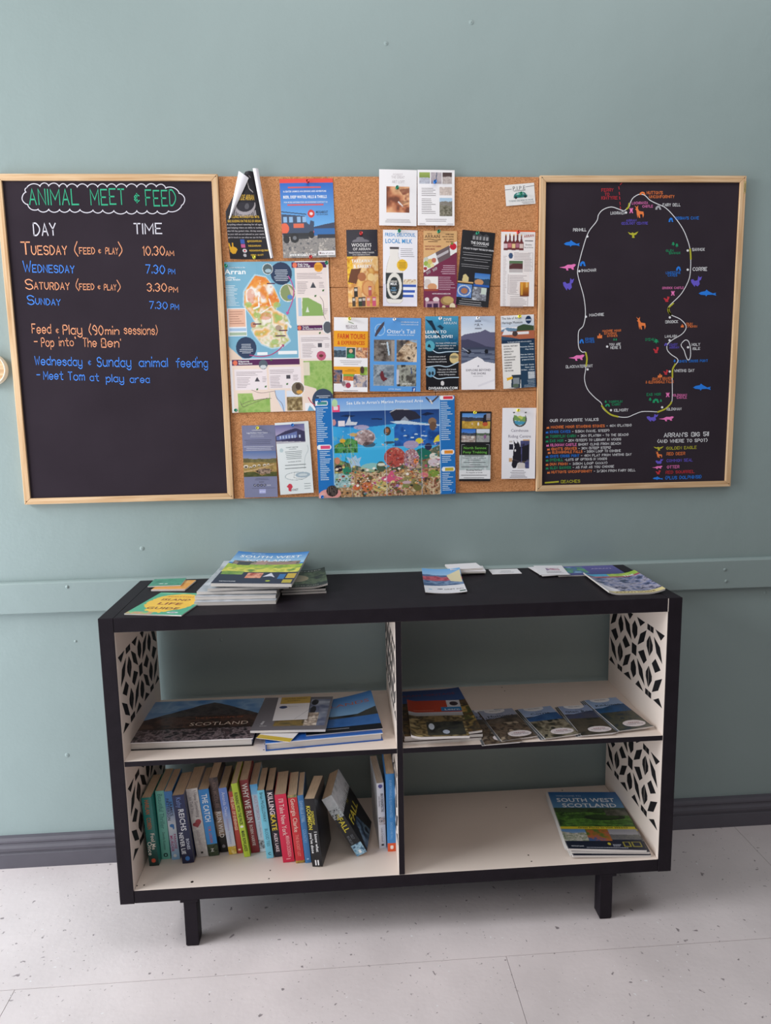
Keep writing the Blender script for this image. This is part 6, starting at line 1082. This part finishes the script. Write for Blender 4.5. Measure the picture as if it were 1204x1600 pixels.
def p(s, W, H): s.speck(0, H*.1, W, H, ['#e8ecf0', '#c8d8e8', '#2c3c54', '#e0e4ec'], 7, 5)
book('very thin white and navy booklet right against the divider', K13, [(1089, 192), (1103, 190), (1114, 772), (1101, 775)], '#dfe6ee', p, depth=0.15, pages='whitepages')

# ================================================================== THINGS LYING FLAT
def lie(Q, z, w=None, h=None):
    """corners TL TR BR BL of a sheet lying at height z -> front-left corner, turn, width, height"""
    P = [np.array(on_level(x, y, z)) for x, y in Q]
    ax = (P[1]-P[0]+P[2]-P[3])/2; W_ = np.linalg.norm(ax); ax /= W_; up = np.array([-ax[1], ax[0]])
    H_ = abs(np.dot((P[0]-P[3]+P[1]-P[2])/2, up)); W_ = w or W_; H_ = h or H_
    c = (P[3]+P[2])/2
    return c-ax*W_/2, math.atan2(ax[1], ax[0]), W_, H_
def magazine(name, label, cat, pos, ang, w, h, z, t, base, paint, curl=None, res=0.8, pages='whitepages', group=None, thick_cover=0.0005, spiral=False, tilt=(0, 0), mat='gloss', hard=False):
    """a bound publication lying flat: cover (printed front), page block, back cover; origin at its front left corner"""
    r = root(name, label, cat, (pos[0], pos[1], z), (tilt[0], tilt[1], ang), group)
    D0 = curl or (lambda x, y: np.zeros_like(x))
    D = lambda x, y: (x, y, D0(x, y)*np.ones_like(x))
    s = Sheet(w*1000, h*1000, 0.001, base, res=res); paint(s, w*1000, h*1000)
    G = s.geo(deform=D, th=thick_cover, z0=t)
    if hard:
        G.box(0, 0.003, 0.001, h-0.001, 0.0022, t-0.0025, 0, s.base)
        G.box(0, w, 0, h, 0, 0.0022, 0, s.base)
    G.obj('cover', mat, r)
    n = 16; m = 0.0006 if not hard else 0.004; X, Y = np.meshgrid(np.linspace(m*0.5, w-m, n+1), np.linspace(m, h-m, n+1)); Z = D0(X, Y)*np.ones_like(X)
    lo = 0.0 if not hard else 0.0022; I = np.arange((n+1)**2).reshape(n+1, n+1); k = (n+1)**2
    top = np.stack([X, Y, Z+t-thick_cover*1.2], -1).reshape(-1, 3); bot = np.stack([X, Y, Z+lo], -1).reshape(-1, 3)
    q = np.stack([I[:-1, :-1], I[:-1, 1:], I[1:, 1:], I[1:, :-1]], -1).reshape(-1, 4).tolist()
    e = np.concatenate([I[0, :], I[1:, -1], I[-1, -2::-1], I[-2::-1, 0]])
    F = q+[tuple(reversed([v+k for v in f])) for f in q]+[(e[i], e[i]+k, e[i+1]+k, e[i+1]) for i in range(len(e)-1)]
    Geo().add(np.vstack([top, bot]), F).obj('page_block', pages, r)
    if spiral:
        G = Geo(); N = 46
        for i in range(N):
            y = h*(i+0.7)/(N+0.4); P = []
            for a in range(13):
                q = 2*math.pi*a/12; P.append((-0.0006+0.0056*math.cos(q), y+0.0012*math.sin(q*0.5), t/2+(t/2+0.0003)*math.sin(q)))
            P = np.array(P); P[:, 2] += float(D0(np.array([0.0]), np.array([y]))[0]) if curl else 0
            V = []; F = []
            for j, c_ in enumerate(P):
                d = P[(j+1) % 12]-P[j-1 if j else 11]; d /= np.linalg.norm(d); u = np.array([0, 1, 0]); v = np.cross(d, u)
                for kk in range(4): aa = kk*math.pi/2; V.append(c_+0.0006*(u*math.cos(aa)+v*math.sin(aa)))
            for j in range(12):
                for kk in range(4): F.append((j*4+kk, j*4+(kk+1) % 4, (j+1)*4+(kk+1) % 4, (j+1)*4+kk))
            G.add(V, F)
        G.obj('spiral_binding', 'wire', r)['label'] = 'white wire spiral binding'
    return r

# ---- on top of the bookcase
T0 = TOP+0.0002
def p_guide(s, W, H):
    s.rect(0, 0, W, H, '#4bab88')
    m = ((s.X-W*.5)/(W*.43))**2+((s.Y-H*.48)/(H*.42))**2 + 0.28*(fbm(s.X, s.Y, 22, 3)-0.5)*2 < 1
    s._put(m, '#f6c53c'); s.speck(0, H*.9, W*.45, H, ['#6cc47c', '#e0946c', '#4bab88'], 18, 5).speck(0, 0, W, H*.06, ['#4bab88', '#7cc8a0'], 15, 4).speck(W*.86, 0, W, H*.1, ['#e88c5c', '#4bab88'], 10, 8).ell(W*.78, H*.9, W*.1, H*.03, '#d8e0e4')
    s.text('SCOTTISH', W*.5, H*.22, 9, '#c8641c', w=72, al='c').text('ISLAND', W*.5, H*.38, 17, '#7c2c14', w=80, al='c').text('LIFE', W*.5, H*.57, 19, '#8c3014', w=66, al='c').text('GUIDE', W*.5, H*.77, 17, '#6c2814', w=86, al='c').text('FREE', W*.78, H*.913, 5, '#4c4c4c', al='c')
pos, ang, w, h = lie([(225.7, 925.7), (306, 929), (286.5, 961), (190.5, 960.5)], TOP+.003)
magazine('magazine', 'green and yellow island guide booklet at the left end of the bookcase top', 'magazine', (pos[0]+.001, pos[1]+.003), ang, 0.150, 0.205, T0, 0.003, '#4bab88', p_guide)
def p_o(s, W, H): s.rect(0, 0, W, H, '#e8a03c'); s.speck(0, 0, W, H*.3, ['#e8a03c', '#f0c080'], 12, 3); s.rect(0, H*.92, W, H, '#e8b8a0')
def p_g(s, W, H): s.speck(0, 0, W, H, ['#2f7c64', '#4c9c80', '#3c8c70'], 22, 3); s.text('ISLE OF ARRAN', W*.15, H*.35, 7, '#1c4c3c', w=W*.6, bold=False).ell(W*.35, H*.7, 7, 4, '#d8e8e0').ell(W*.5, H*.72, 5, 3, '#d8e8e0')
pos, ang, w, h = lie([(250, 908), (291, 908), (286, 920), (233, 921)], TOP+.006)
magazine('leaflet', 'orange leaflet under the green one at the back left of the bookcase top', 'leaflet', pos, ang, .095, .11, T0, 0.004, '#e8a03c', p_o)
pos, ang, w, h = lie([(236, 905), (292, 903), (284, 914), (232, 916)], TOP+.008)
magazine('leaflet', 'dark green leaflet on the orange one at the back left', 'leaflet', (pos[0], pos[1]), ang, .092, .085, T0+.0046, 0.003, '#2f7c64', p_g)

# the stack of tourist magazines
def p_mag(s, W, H):
    s.grad(0, 0, W, H*.36, '#1f78c8', '#a8d0ec').speck(0, H*.40, W, H*.56, ['#7ca83c', '#b4c83c', '#5c8c34'], 30, 4).speck(0, H*.52, W, H*.66, ['#a8b83c', '#e0d85c', '#6c943c'], 26, 9)
    s.speck(W*.05, H*.30, W*.95, H*.42, ['#3c4c34', '#7c6c64', '#a89084', '#4c6044'], 18, 6).rect(W*.36, H*.28, W*.5, H*.42, '#b08c84').rect(W*.52, H*.33, W*.9, H*.42, '#9c7c74').rect(W*.12, H*.33, W*.3, H*.44, '#3c3c44').rect(0, H*.66, W, H, '#1c2440')
    s.speck(W*.02, H*.64, W*.3, H*.74, ['#4c7c34', '#8cac4c'], 16, 5).speck(W*.36, H*.68, W*.56, H*.84, ['#d86c3c', '#e8a88c', '#a83c2c'], 14, 5).poly([(W*.58, H*.8), (W*.66, H*.68), (W*.74, H*.82), (W*.68, H*.78)], '#d8d8e4').rect(W*.78, H*.72, W*.86, H*.86, '#2c6ca8').rect(W*.88, H*.7, W*.99, H*.84, '#c8a83c').rect(W*.86, H*.88, W*.98, H*.97, '#b8a83c').ell(W*.68, H*.92, W*.03, H*.02, '#a8b83c')
    s.text('WELCOME TO', W*.2, H*.06, 7, '#dcecf8', w=40).text('SOUTH WEST', W*.5, H*.19, 21, '#f4f8fc', w=W*.84, al='c').text('SCOTLAND', W*.5, H*.31, 19, '#e8f0f8', w=W*.62, al='c').text('VISITSCOTLAND', W*.08, H*.95, 6, '#e0e4ec', w=44)
def p_plain(a, b=None):
    def f(s, W, H): s.speck(0, 0, W, H, [a, b or a], 40, 5)
    return f
def stack_pos(flx, fly, frx, fry, z):
    a = np.array(on_level(flx, fly, z)); c = np.array(on_level(frx, fry, z)); d = c-a; return a, math.atan2(d[1], d[0]), np.linalg.norm(d)
bend = lambda k: (lambda x, y: k*np.clip((0.06-y)/0.06, 0, 1)**2 * -1 + 0*x)
a, an, L = stack_pos(303, 944, 434, 941, TOP+.001)
mags = [((303, 944), (434, 941), 0.0, 0.0095, 'lowest magazine of the tall stack, grey page edges'), ((304, 935), (438, 932), 0.0105, 0.009, 'second magazine from the bottom of the tall stack'),
        ((307, 927), (445, 925), 0.0205, 0.0075, 'middle magazine of the tall stack, fore-edge to the front'), ((324, 923), (465, 918), 0.029, 0.0075, 'magazine just under the top one, its white cover edge showing'),]
zc = T0
for (l, r_, z, t, lab) in mags:
    a, an, L = stack_pos(*l, *r_, TOP+z+t*0.5)
    magazine('magazine', lab, 'magazine', a, an, 0.21 if L < 0.25 else 0.225, 0.292, zc, t, '#c8c8cc', p_plain('#c8ccd4', '#8c949c'), group='stacked tourist magazines', res=0.2, tilt=(0.012*mags.index((l, r_, z, t, lab)), 0)); zc += t+0.0007+0.0009*mags.index((l, r_, z, t, lab))
a, an, L = stack_pos(327, 915, 457, 918, TOP+.046)
magazine('magazine', 'top magazine of the tall stack with castle and green fields cover', 'magazine', (a[0]+.004, a[1]-.002), an+0.10, 0.212, 0.285, zc+.002, 0.009, '#1f78c8', p_mag, group='stacked tourist magazines', tilt=(0.075, 0.01), curl=lambda x, y: 0.006*(x/0.21-0.5)**2*4*np.clip(y/0.3, 0, 1))
def p_dk(s, W, H): s.speck(0, 0, W, H, ['#1c2420', '#3c4c38', '#6c7c5c', '#20241f'], 20, 5); s.ell(W*.3, H*.5, W*.28, H*.2, '#b8a888').rect(0, 0, W, H*.14, '#18201c').text('SENSES', W*.3, H*.1, 10, '#c8ccc4', w=W*.6); s.rect(0, H*.85, W, H, '#1f2622').text('SCOTLAND', W*.1, H*.95, 7, '#b8b8a8', w=W*.7)
for k, (dx, dy, lab) in enumerate(((0.002, 0.0, 'lowest dark green brochure beside the magazine stack'), (0.0, 0.004, 'middle dark green brochure beside the magazine stack'), (0.006, 0.008, 'top dark green brochure with tan oval, beside the magazine stack'))):
    a = on_level(439, 928, TOP+.004); magazine('brochure', lab, 'brochure', (a[0]+dx, a[1]+dy), 0.06, 0.120, 0.200, T0+k*0.0062, 0.0055, '#3c4c38', p_dk, group='dark green brochures', curl=(lambda x, y: 0.008*np.clip((x-0.07)/0.05, 0, 1)**2) if k == 2 else None)
# centre leaflet with curled back edge
def p_ctr(s, W, H):
    s.hills(0, 0, W, H*.62, ('#6ca4d8', '#c8dcec'), [(0.3, .1, '#3c4c74', '#5c6c94'), (0.45, .12, '#8c2c44', '#c05c6c'), (0.62, .1, '#2c4c7c', '#7c94b8')], 5); s.poly([(W*.62, H*.2), (W*.98, H*.05), (W*.98, H*.5), (W*.7, H*.42)], '#d8cca8'); s.rect(0, H*.62, W, H, '#e4e2e8').poly([(0, H*.5), (W*.6, H*.62), (0, H*.66)], '#34507c')
    s.text('DRIFT INN', W*.48, H*.85, 12, '#2c2c34', w=W*.46, bold=False).ell(W*.38, H*.8, W*.07, H*.02, '#1c2c4c').ell(W*.14, H*.83, W*.05, H*.015, '#3c9cc0').rect(W*.84, H*.9, W*.98, H*.95, '#2c4c3c')
pos, ang, w, h = lie([(649, 893), (721, 891), (734, 926), (668, 926)], TOP+.003)
magazine('leaflet', 'curled seaside leaflet on the bookcase top, right of its middle', 'leaflet', pos, ang, 0.112, 0.215, T0, 0.0018, '#e4e2e8', p_ctr, curl=lambda x, y: 0.016*np.clip((y-0.09)/0.125, 0, 1)**2+0.004*(x/0.112-.5)**2*4)
# white cards at the back
def p_wc(s, W, H): s.text('ARRAN', W*.35, H*.5, 8, '#5c5c64', w=W*.35, bold=False).dashes(W*.25, H*.65, W*.8, 2, 6, '#8c8c94', 'c', 2, 1)
for k, (x, y, an, lab) in enumerate(((708, 897, .05, 'lowest white card of the loose stack at the back'), (707, 895, -.06, 'middle white card of the loose stack at the back'), (704, 892, .10, 'top white card of the loose stack at the back'))):
    a = on_level(x, y, TOP+.003+k*.006); magazine('card', lab, 'card', a, an, 0.098, 0.072, T0+k*0.0065, 0.0055, '#ece8ec', p_plain('#ece8ec'), res=0.3, group='white cards at the back', mat='print')
a = on_level(769, 897, TOP+.002); magazine('card', 'single white card with small grey lettering at the back', 'card', a, -.02, 0.088, 0.062, T0, 0.0015, '#e6e4e8', p_wc, mat='print')
# right hand group
def p_wl(s, W, H): s.rect(0, 0, W, H, '#ece9ee').speck(W*.35, H*.3, W*.8, H*.55, ['#a83c6c', '#d8c8d0', '#6c3c7c'], 12, 3).dashes(W*.3, H*.65, W*.9, 4, 6, '#8c8490', 'l', 2.5, 1)
def p_pu(s, W, H): s.grad(0, 0, W, H, '#5c54a0', '#3c3c7c').speck(W*.02, H*.1, W*.5, H*.75, ['#4c8cc0', '#5c9c54', '#3c5c9c', '#7ca8c8'], 26, 3); s.text('ARRAN', W*.6, H*.4, 12, '#b8b0d8', w=W*.3, bold=False)
a, an, L = stack_pos(880, 903, 968, 899, TOP+.003)
magazine('brochure', 'purple brochure with small landscape, at the back right of the top', 'brochure', (1.222, 0.262), -0.02, 0.200, 0.115, T0, 0.003, '#5c54a0', p_pu)
for k, (x, y, an, lab) in enumerate(((848, 900, .10, 'lower white leaflet lying over the purple brochure'), (843, 899, -.12, 'upper white leaflet lying over the purple brochure'))):
    a = on_level(x, y, TOP+.006); magazine('leaflet', lab, 'leaflet', (a[0], a[1]+.002), an, 0.085, 0.12, T0+.0036+k*.0022, 0.0014, '#ece9ee', p_wl, group='white leaflets on the purple brochure')
def p_rm(s, W, H):
    s.speck(0, 0, W, H, ['#2c3454', '#6c749c', '#a8a4b8', '#3c3c5c'], 18, 5).rect(0, 0, W*.5, H*.12, '#48a0c8').speck(W*.45, 0, W, H*.16, ['#8cb43c', '#b8cc5c', '#6c9c34'], 20, 3).rect(0, H*.14, W, H*.2, '#a04c5c').rect(0, H*.9, W, H, '#d8c890').text('ARRAN GUIDE', W*.15, H*.97, 9, '#5c3c28', w=W*.7).text('THE', W*.7, H*.18, 12, '#d8e8f0', w=W*.2); s.poly([(0, H*.4), (W*.28, H*.86), (0, H*.95)], '#e4e0e8')
pos, ang, w, h = lie([(910, 895), (985, 895), (1036, 925), (950, 930)], TOP+.003)
magazine('magazine', 'curled colourful magazine at the right end of the bookcase top', 'magazine', pos, ang, 0.150, 0.215, T0, 0.0045, '#6c749c', p_rm, curl=lambda x, y: 0.010*np.clip((x-0.10)/0.05, 0, 1)**2+0.007*np.clip((0.03-x)/0.03, 0, 1)**2)

# ---- upper left cell: three large books and loose leaflets
Z1 = SHELF+0.0002
def p_scot(s, W, H):
    s.grad(0, 0, W, H*.5, '#3c78bc', '#7ca4cc').speck(0, 0, W, H*.3, ['#3c78bc', '#8cb0d4', '#4c84c0'], 70, 7)
    mt = (s.Y > H*(.08+.42*np.abs((s.X-W*.55)/(W*.55))**1.15+0.03*(fbm(s.X, s.Y*0, 30, 3)-.5)))
    s.speck(0, 0, W, H, ['#221f22', '#3c3638', '#4a4444', '#2c282a'], 30, 11, mask=mt); s.speck(0, H*.42, W, H*.72, ['#3c2a26', '#5c4238', '#302420', '#50382e'], 40, 4, mask=mt)
    s.rect(0, H*.7, W, H*.76, '#1c1818', 0.6).speck(0, H*.73, W, H, ['#1e1c22', '#4c4448', '#8c7c80', '#242024', '#5c4c50'], 14, 13)
    s.text('THE LANDSCAPE OF', W*.44, H*.49, 7, '#b05c34', w=W*.42, bold=False).text('SCOTLAND', W*.42, H*.66, 19, '#d8c8b8', w=W*.50, bold=False)
pos, ang, w, h = lie([(241, 1096), (411, 1089), (391.8, 1154), (203, 1160.6)], SHELF+.0215)
magazine('book', 'large landscape hardback of Scotland with a dark mountain cover', 'book', pos, ang, 0.318, 0.262, Z1, 0.0215, '#1f1c20', p_scot, pages='whitepages', hard=True, thick_cover=0.0025)
def p_blue(s, W, H): s.rect(0, 0, W, H, '#2458a8').rect(0, H*.975, W, H, '#3c78c8')
pos, ang, w, h = lie([(513, 1105), (583, 1095), (598, 1145), (413.7, 1162)], SHELF+.022)
a, an, L = stack_pos(414.8, 1174, 598, 1157, SHELF)
magazine('book', 'large blue hardback at right, under the loch cover', 'book', a, an, L, 0.232, Z1, 0.021, '#2458a8', p_blue, pages='whitepages', hard=True, thick_cover=0.0025)
def p_isl(s, W, H):
    s.grad(0, 0, W, H*.55, '#2c6cb0', '#7ca8d0').poly([(0, H*.60), (W*.3, H*.52), (W*.6, H*.62), (W*.85, H*.48), (W, H*.42), (W, H*.66), (0, H*.68)], '#3c3c38').rect(0, H*.62, W, H*.86, '#2c5c9c').speck(0, H*.62, W, H*.86, ['#2c5c9c', '#3c6cac'], 30, 4).rect(0, H*.86, W, H, '#15181f')
    s.text('ISLANDS', W*.93, H*.28, 17, '#b0604c', w=W*.68, al='r', bold=False).dashes(W*.1, H*.9, W*.7, 1, 8, '#8c8c94', 'l', 4, 1)
a2, an2, L2 = stack_pos(478, 1150, 598, 1139, SHELF+.024)
magazine('magazine', 'loch and hills picture cover lifting at its corner on the blue hardback', 'magazine', (a2[0], a2[1]+.002), an2, L2, 0.215, Z1+.0216, 0.003, '#15181f', p_isl, curl=lambda x, y: 0.020*np.clip((x-0.06)/(0.14), 0, 1)**1.5*np.clip(y/0.2, 0, 1)**1.3)
def p_yel(s, W, H): s.rect(0, 0, W, H, '#e4e0e2').rect(0, H*.86, W, H, '#c8ac3c').speck(W*.5, H*.1, W, H*.4, ['#d8d0d0', '#b8b4bc'], 12, 4)
a = on_level(398, 1151, SHELF+.030); magazine('leaflet', 'white leaflet with yellow lower edge poking out under the grey book', 'leaflet', (a[0]+.003, a[1]), -0.36, 0.095, 0.15, Z1+.0252, 0.0012, '#e4e0e2', p_yel, curl=lambda x, y: -0.003*np.clip((0.05-x)/0.05, 0, 1)*0+0*x)
def p_grey(s, W, H):
    s.rect(0, 0, W, H, '#6e6a70').speck(W*.28, H*.08, W*.97, H*.88, ['#8c94a8', '#5c6480', '#a8b0c0'], 50, 5, mask=s.X > W*.7).rect(W*.28, H*.62, W*.7, H*.88, '#4c4838').speck(W*.28, H*.62, W*.7, H*.88, ['#3c3c34', '#8c7440', '#4c4c3c'], 30, 5)
    s.ell(W*.76, H*.18, W*.05, H*.09, '#23222a').ell(W*.76, H*.42, W*.04, H*.12, '#2c2a30').speck(W*.68, H*.5, W*.86, H*.88, ['#d8c8b8', '#8c7c70', '#e8dcd0'], 14, 3); s.text('ARRAN', W*.13, H*.84, 7, '#d8d6da', w=22, rot=80).dashes(W*.1, H*.87, W*.2, 1, 4, '#c8c6ca', 'l', 2, 1)
pos, ang, w, h = lie([(411, 1090.8), (516.4, 1090), (508.7, 1141.5), (390, 1142.5)], SHELF+.034)
magazine('book', 'grey softback with bird pictures lying across both large books', 'book', pos, ang, w, h, Z1+.0282, 0.0065, '#6e6a70', p_grey, tilt=(0, -0.012))
def p_lf(s, W, H): s.rect(0, 0, W, H, '#dedadc').rect(W*.1, 0, W, H*.3, '#c0a04c').text('NATURAL HISTORY', W*.2, H*.1, 6, '#4c3c14', w=W*.7).text('SOCIETY', W*.3, H*.2, 6, '#4c3c14', w=W*.4).ell(W*.22, H*.45, W*.12, H*.06, '#2c3c6c').text('Discover Arran', W*.36, H*.44, 4, '#7c7c84', w=W*.3, bold=False).line([(W*.62, H*.98), (W, H*.6)], 1, '#8c8c94')
pos, ang, w, h = lie([(432, 1091), (481.5, 1090), (480.6, 1124.8), (425, 1127.4)], SHELF+.036)
magazine('leaflet', 'white leaflet with mustard header on the grey softback', 'leaflet', pos, ang, w, h, Z1+.0368, 0.001, '#dedadc', p_lf, tilt=(0, -0.012))

# ---- upper right cell: magazines and five fans of walk leaflets
def p_her(s, W, H): s.grad(0, 0, W, H*.3, '#24407c', '#3c5c98').speck(0, H*.3, W, H, ['#3c3028', '#6c5434', '#2c2c28', '#a88c50'], 36, 5).speck(W*.55, H*.45, W, H*.75, ['#c8a050', '#4c5c34', '#6c4c2c'], 20, 8); s.text('ARRAN HERITAGE', W*.08, H*.15, 13, '#7c3c4c', w=W*.82)
def p_red(s, W, H):
    s.rect(0, 0, W, H*.34, '#c04428').rect(W*.75, 0, W, H*.22, '#dcdce4').ell(W*.88, H*.1, W*.08, H*.06, '#3c2c34').rect(W*.62, H*.2, W, H*.31, '#2c88c8').text('Learn', W*.68, H*.285, 9, '#f0f4f8', w=W*.28).dashes(W*.1, H*.28, W*.5, 1, 8, '#e0907c', 'l', 3, 1)
    s.grad(0, H*.34, W, H*.46, '#c8ccd8', '#a8a8a4').speck(0, H*.44, W, H, ['#5c4c34', '#8c7850', '#3c3424', '#a89468'], 34, 6).speck(W*.3, H*.6, W*.95, H*.95, ['#1c1c1e', '#3c3c34', '#26262a'], 30, 9).ell(W*.38, H*.72, W*.05, H*.08, '#c8d0dc').ell(W*.62, H*.86, W*.06, H*.05, '#a8b0c0')
a, an, L = stack_pos(634, 1166, 752, 1149, SHELF+.004)
for k, (dx, dy, lab) in enumerate(((0.0, -.002, 'lowest magazine of the pile beside the divider'), (0.004, 0.002, 'second magazine of the pile beside the divider'))):
    magazine('magazine', lab, 'magazine', (0.7415+dx, 0.018+dy), 0.03, 0.208, 0.292, Z1+k*0.0085, 0.0079, '#5c4a3c', p_plain('#5c4a3c', '#3c2c2c'), group='pile beside the divider', res=0.2)
magazine('magazine', 'blue topped heritage magazine just under the red one', 'magazine', (0.7465, 0.018), 0.045, 0.206, 0.296, Z1+.0170, 0.0060, '#2c4c88', p_her, group='pile beside the divider', curl=lambda x, y: 0.004*np.clip((x-0.14)/0.07, 0, 1)**2)
pos, ang, w, h = lie([(628, 1092), (696, 1092.5), (720.5, 1151), (642, 1156)], SHELF+.029)
magazine('magazine', 'magazine with red band and stream photo, top of its pile', 'magazine', (max(pos[0], .7455), pos[1]), ang, 0.150, 0.235, Z1+.0236, 0.0065, '#c04428', p_red, group='pile beside the divider', curl=lambda x, y: 0.006*np.clip((0.03-x)/0.03, 0, 1)**2+0.003*np.clip((0.03-y)/0.03, 0, 1)**2)
def p_walk(title, sky, hill, cols, badge):
    def f(s, W, H):
        s.grad(0, 0, W, H*.3, sky, sky); m = s.Y > H*(.28+.06*np.sin(s.X/W*3.1+2)); s.speck(0, 0, W, H*.6, hill, 24, 3, mask=m); s.speck(0, H*.45, W, H, cols, 22, 7)
        s.ell(W*.45, H*.03, W*.3, H*.09, '#e0e0e4').text('WALK ARRAN', W*.28, H*.05, 3.6, '#4c4c54', w=W*.34).text('WALK', W*.4, H*.17, 4, '#3c3c4c', w=W*.22)
        for i, t in enumerate(title): s.text(t, W*.5, H*(.245+.06*i), 10.5, '#1f2c3c', w=min(W*.92, len(t)*9.5), al='c')
        s.ell(W*.62, H*.83, W*.32, H*.095, '#d8ced0').text('ARRAN', W*.46, H*.82, 5, '#8c4c54', w=W*.32).text('Coastal Way', W*.38, H*.86, 6, '#4c4450', w=W*.48, bold=False)
    return f
WALKS = [("Hutton's Unconformity walk leaflet, far left fan", 'brown rocks', [(746, 1108), (797, 1104), (817, 1159), (756, 1161)], p_walk(("Hutton's", 'Unconformity'), '#8c94b0', ['#5c544c', '#3c342c'], ['#3c3028', '#6c5c4c', '#2c2420', '#8c7c6c'], 0), 2, '#3c3028'),
         ("Hutton's Unconformity walk leaflet, second fan", 'brown rocks', [(776.4, 1107.5), (827.6, 1103), (842, 1150), (782.6, 1157.5)], p_walk(("Hutton's", 'Unconformity'), '#9ca4bc', ['#6c6054', '#3c342c'], ['#3c3028', '#6c5c4c', '#2c2420', '#9c8c78'], 0), 3, '#3c3028'),
         ('Corrie walk leaflet, middle fan', 'blue sea', [(821, 1106), (866, 1101.5), (906, 1147), (850, 1154)], p_walk(('Corrie',), '#94a8cc', ['#24487c', '#345c8c'], ['#2c2c24', '#5c5444', '#8c8470', '#24241f'], 0), 3, '#2c2c24'),
         ('Glen Rosa walk leaflet, fourth fan', 'purple hill', [(865, 1103), (918, 1101), (966, 1144.5), (908, 1149.5)], p_walk(('Glen Rosa',), '#8c9cc0', ['#3c4464', '#4c4c5c'], ['#3c3830', '#4c4438', '#2c2c26'], 0), 3, '#3c3830'),
         ('Kildonan walk leaflet, rightmost fan', 'deep blue sea', [(919.7, 1094), (970.9, 1089), (1029, 1136), (965.4, 1143)], p_walk(('Kildonan',), '#94acd0', ['#1c4468', '#24588c'], ['#20323c', '#3c4038', '#4c4c3c', '#1c2c34'], 0), 4, '#24384c')]
zz = 0
for n_, (lab, _, Q, pt, cnt, bs) in enumerate(WALKS):
    z_ = Z1+(0.0055 if n_ % 2 else 0.0)*0
    pos, ang, w, h = lie(Q, SHELF+.008)
    for k in range(cnt):
        top = k == cnt-1; dx = (cnt-1-k)*-0.0065; lift = n_*0.0002
        lb = lab+(', top copy' if top else ', copy %s' % ('just under the top', 'lower down', 'at the bottom')[min(cnt-2-k, 2)])
        magazine('walk_leaflet', lb, 'leaflet', (pos[0]+dx, pos[1]+(cnt-1-k)*0.002), ang-0.015*(cnt-1-k), 0.100, h, Z1+k*0.0021+lift, 0.0016, bs, pt if top else p_plain(bs, '#6c747c'), group='walk leaflets on the upper right shelf', res=0.8 if top else 0.2,
                 curl=lambda x, y: 0.0035*np.clip((0.03-y)/0.03, 0, 1)**2*np.clip(x/0.1, 0, 1), pages='whitepages')

# ---- lower right cell: three wire-bound magazines
Z2 = FLOORZ+0.0002
def p_sw(s, W, H):
    s.grad(0, 0, W, H*.34, '#1f5c9c', '#5c90b8').speck(0, H*.30, W, H*.40, ['#2c3c24', '#3c5430', '#24301c'], 22, 4).speck(0, H*.38, W, H*.64, ['#24401c', '#4c7c2c', '#34581f', '#5c8c34'], 70, 6)
    s.speck(0, H*.38, W, H*.64, ['#16240f', '#2c4a1c', '#5c8c34', '#1c3014', '#3c6424'], 34, 16, al=.6)
    for cy_, a_ in ((.42, 50), (.52, 80), (.60, 60)): s.line([(W*.1, H*cy_), (W*.4, H*(cy_-.03)), (W*.75, H*cy_), (W, H*(cy_-.02))], 1.6, '#6c9c44')
    s.ell(W*.66, H*.47, W*.28, H*.05, '#1c2c18').ell(W*.66, H*.46, W*.2, H*.035, '#2c4420').speck(W*.7, H*.33, W, H*.44, ['#3c4038', '#6c6c60'], 14, 4).rect(0, H*.63, W, H*.67, '#c8b82c').rect(0, H*.67, W, H, '#1a2134').hills(0, H*.67, W*.32, H*.86, ('#4c7cb0', '#a8c0d4'), [(0.3, .2, '#c8c4bc', '#6c7c5c')], 3).speck(W*.32, H*.67, W*.62, H*.88, ['#6c4c24', '#4c6c2c', '#a85c2c', '#3c5480'], 30, 5).hills(W*.62, H*.67, W, H*.84, ('#8c8c94', '#a8a8ac'), [(0.5, .1, '#5c5c60', '#70706c')], 4)
    s.rect(0, H*.86, W, H, '#181e30').rect(W*.74, H*.87, W*.83, H*.95, '#8c8434').rect(W*.85, H*.87, W*.97, H*.95, '#8c8434').rect(W*.755, H*.882, W*.815, H*.938, '#181e30').rect(W*.865, H*.882, W*.955, H*.938, '#181e30').ell(W*.56, H*.905, W*.02, H*.02, '#b8ac3c')
    s.text('WELCOME TO', W*.1, H*.09, 7, '#c8d8e8', w=W*.36, bold=False).text('SOUTH WEST', W*.5, H*.19, 20, '#eef2f6', w=W*.82, al='c').text('SCOTLAND', W*.52, H*.29, 20, '#e8eef2', w=W*.76, al='c').text('Great Places to Visit 2022/23', W*.24, H*.657, 7, '#2c2c14', w=W*.66).text('VISITSCOTLAND', W*.06, H*.955, 5, '#d8dce4', w=W*.16).dashes(W*.25, H*.965, W*.95, 1, 6, '#a8acb8', 'l', 3, 1).dashes(W*.6, H*.915, W*.71, 2, 6, '#a8acb8', 'l', 3, 1)
pos, ang, w, h = lie([(852, 1241), (962, 1240), (1020, 1333), (885, 1331)], FLOORZ+.017)
for k, (dx, dy, lab) in enumerate(((0.012, -.006, 'lowest wire-bound magazine in the lower right cell'), (0.010, 0.001, 'middle wire-bound magazine, its right edge showing'), (0.0, 0.002, 'top wire-bound magazine with green terraced hills cover'))):
    x_ = pos[0]+dx
    magazine('wire_bound_magazine', lab, 'magazine', (x_, pos[1]+dy), ang*(0.6+.2*k), 0.213, 0.298, Z2+k*0.0080, 0.0066, '#1f5c9c', p_sw, group='wire-bound magazines in the lower right cell', spiral=True, res=0.8 if k == 2 else 0.3,
             curl=(lambda x, y: 0.004*np.clip((0.04-y)/0.04, 0, 1)**2*np.clip(1-x/0.2, 0, 1)))
# small white crumb on the bottom board's lip
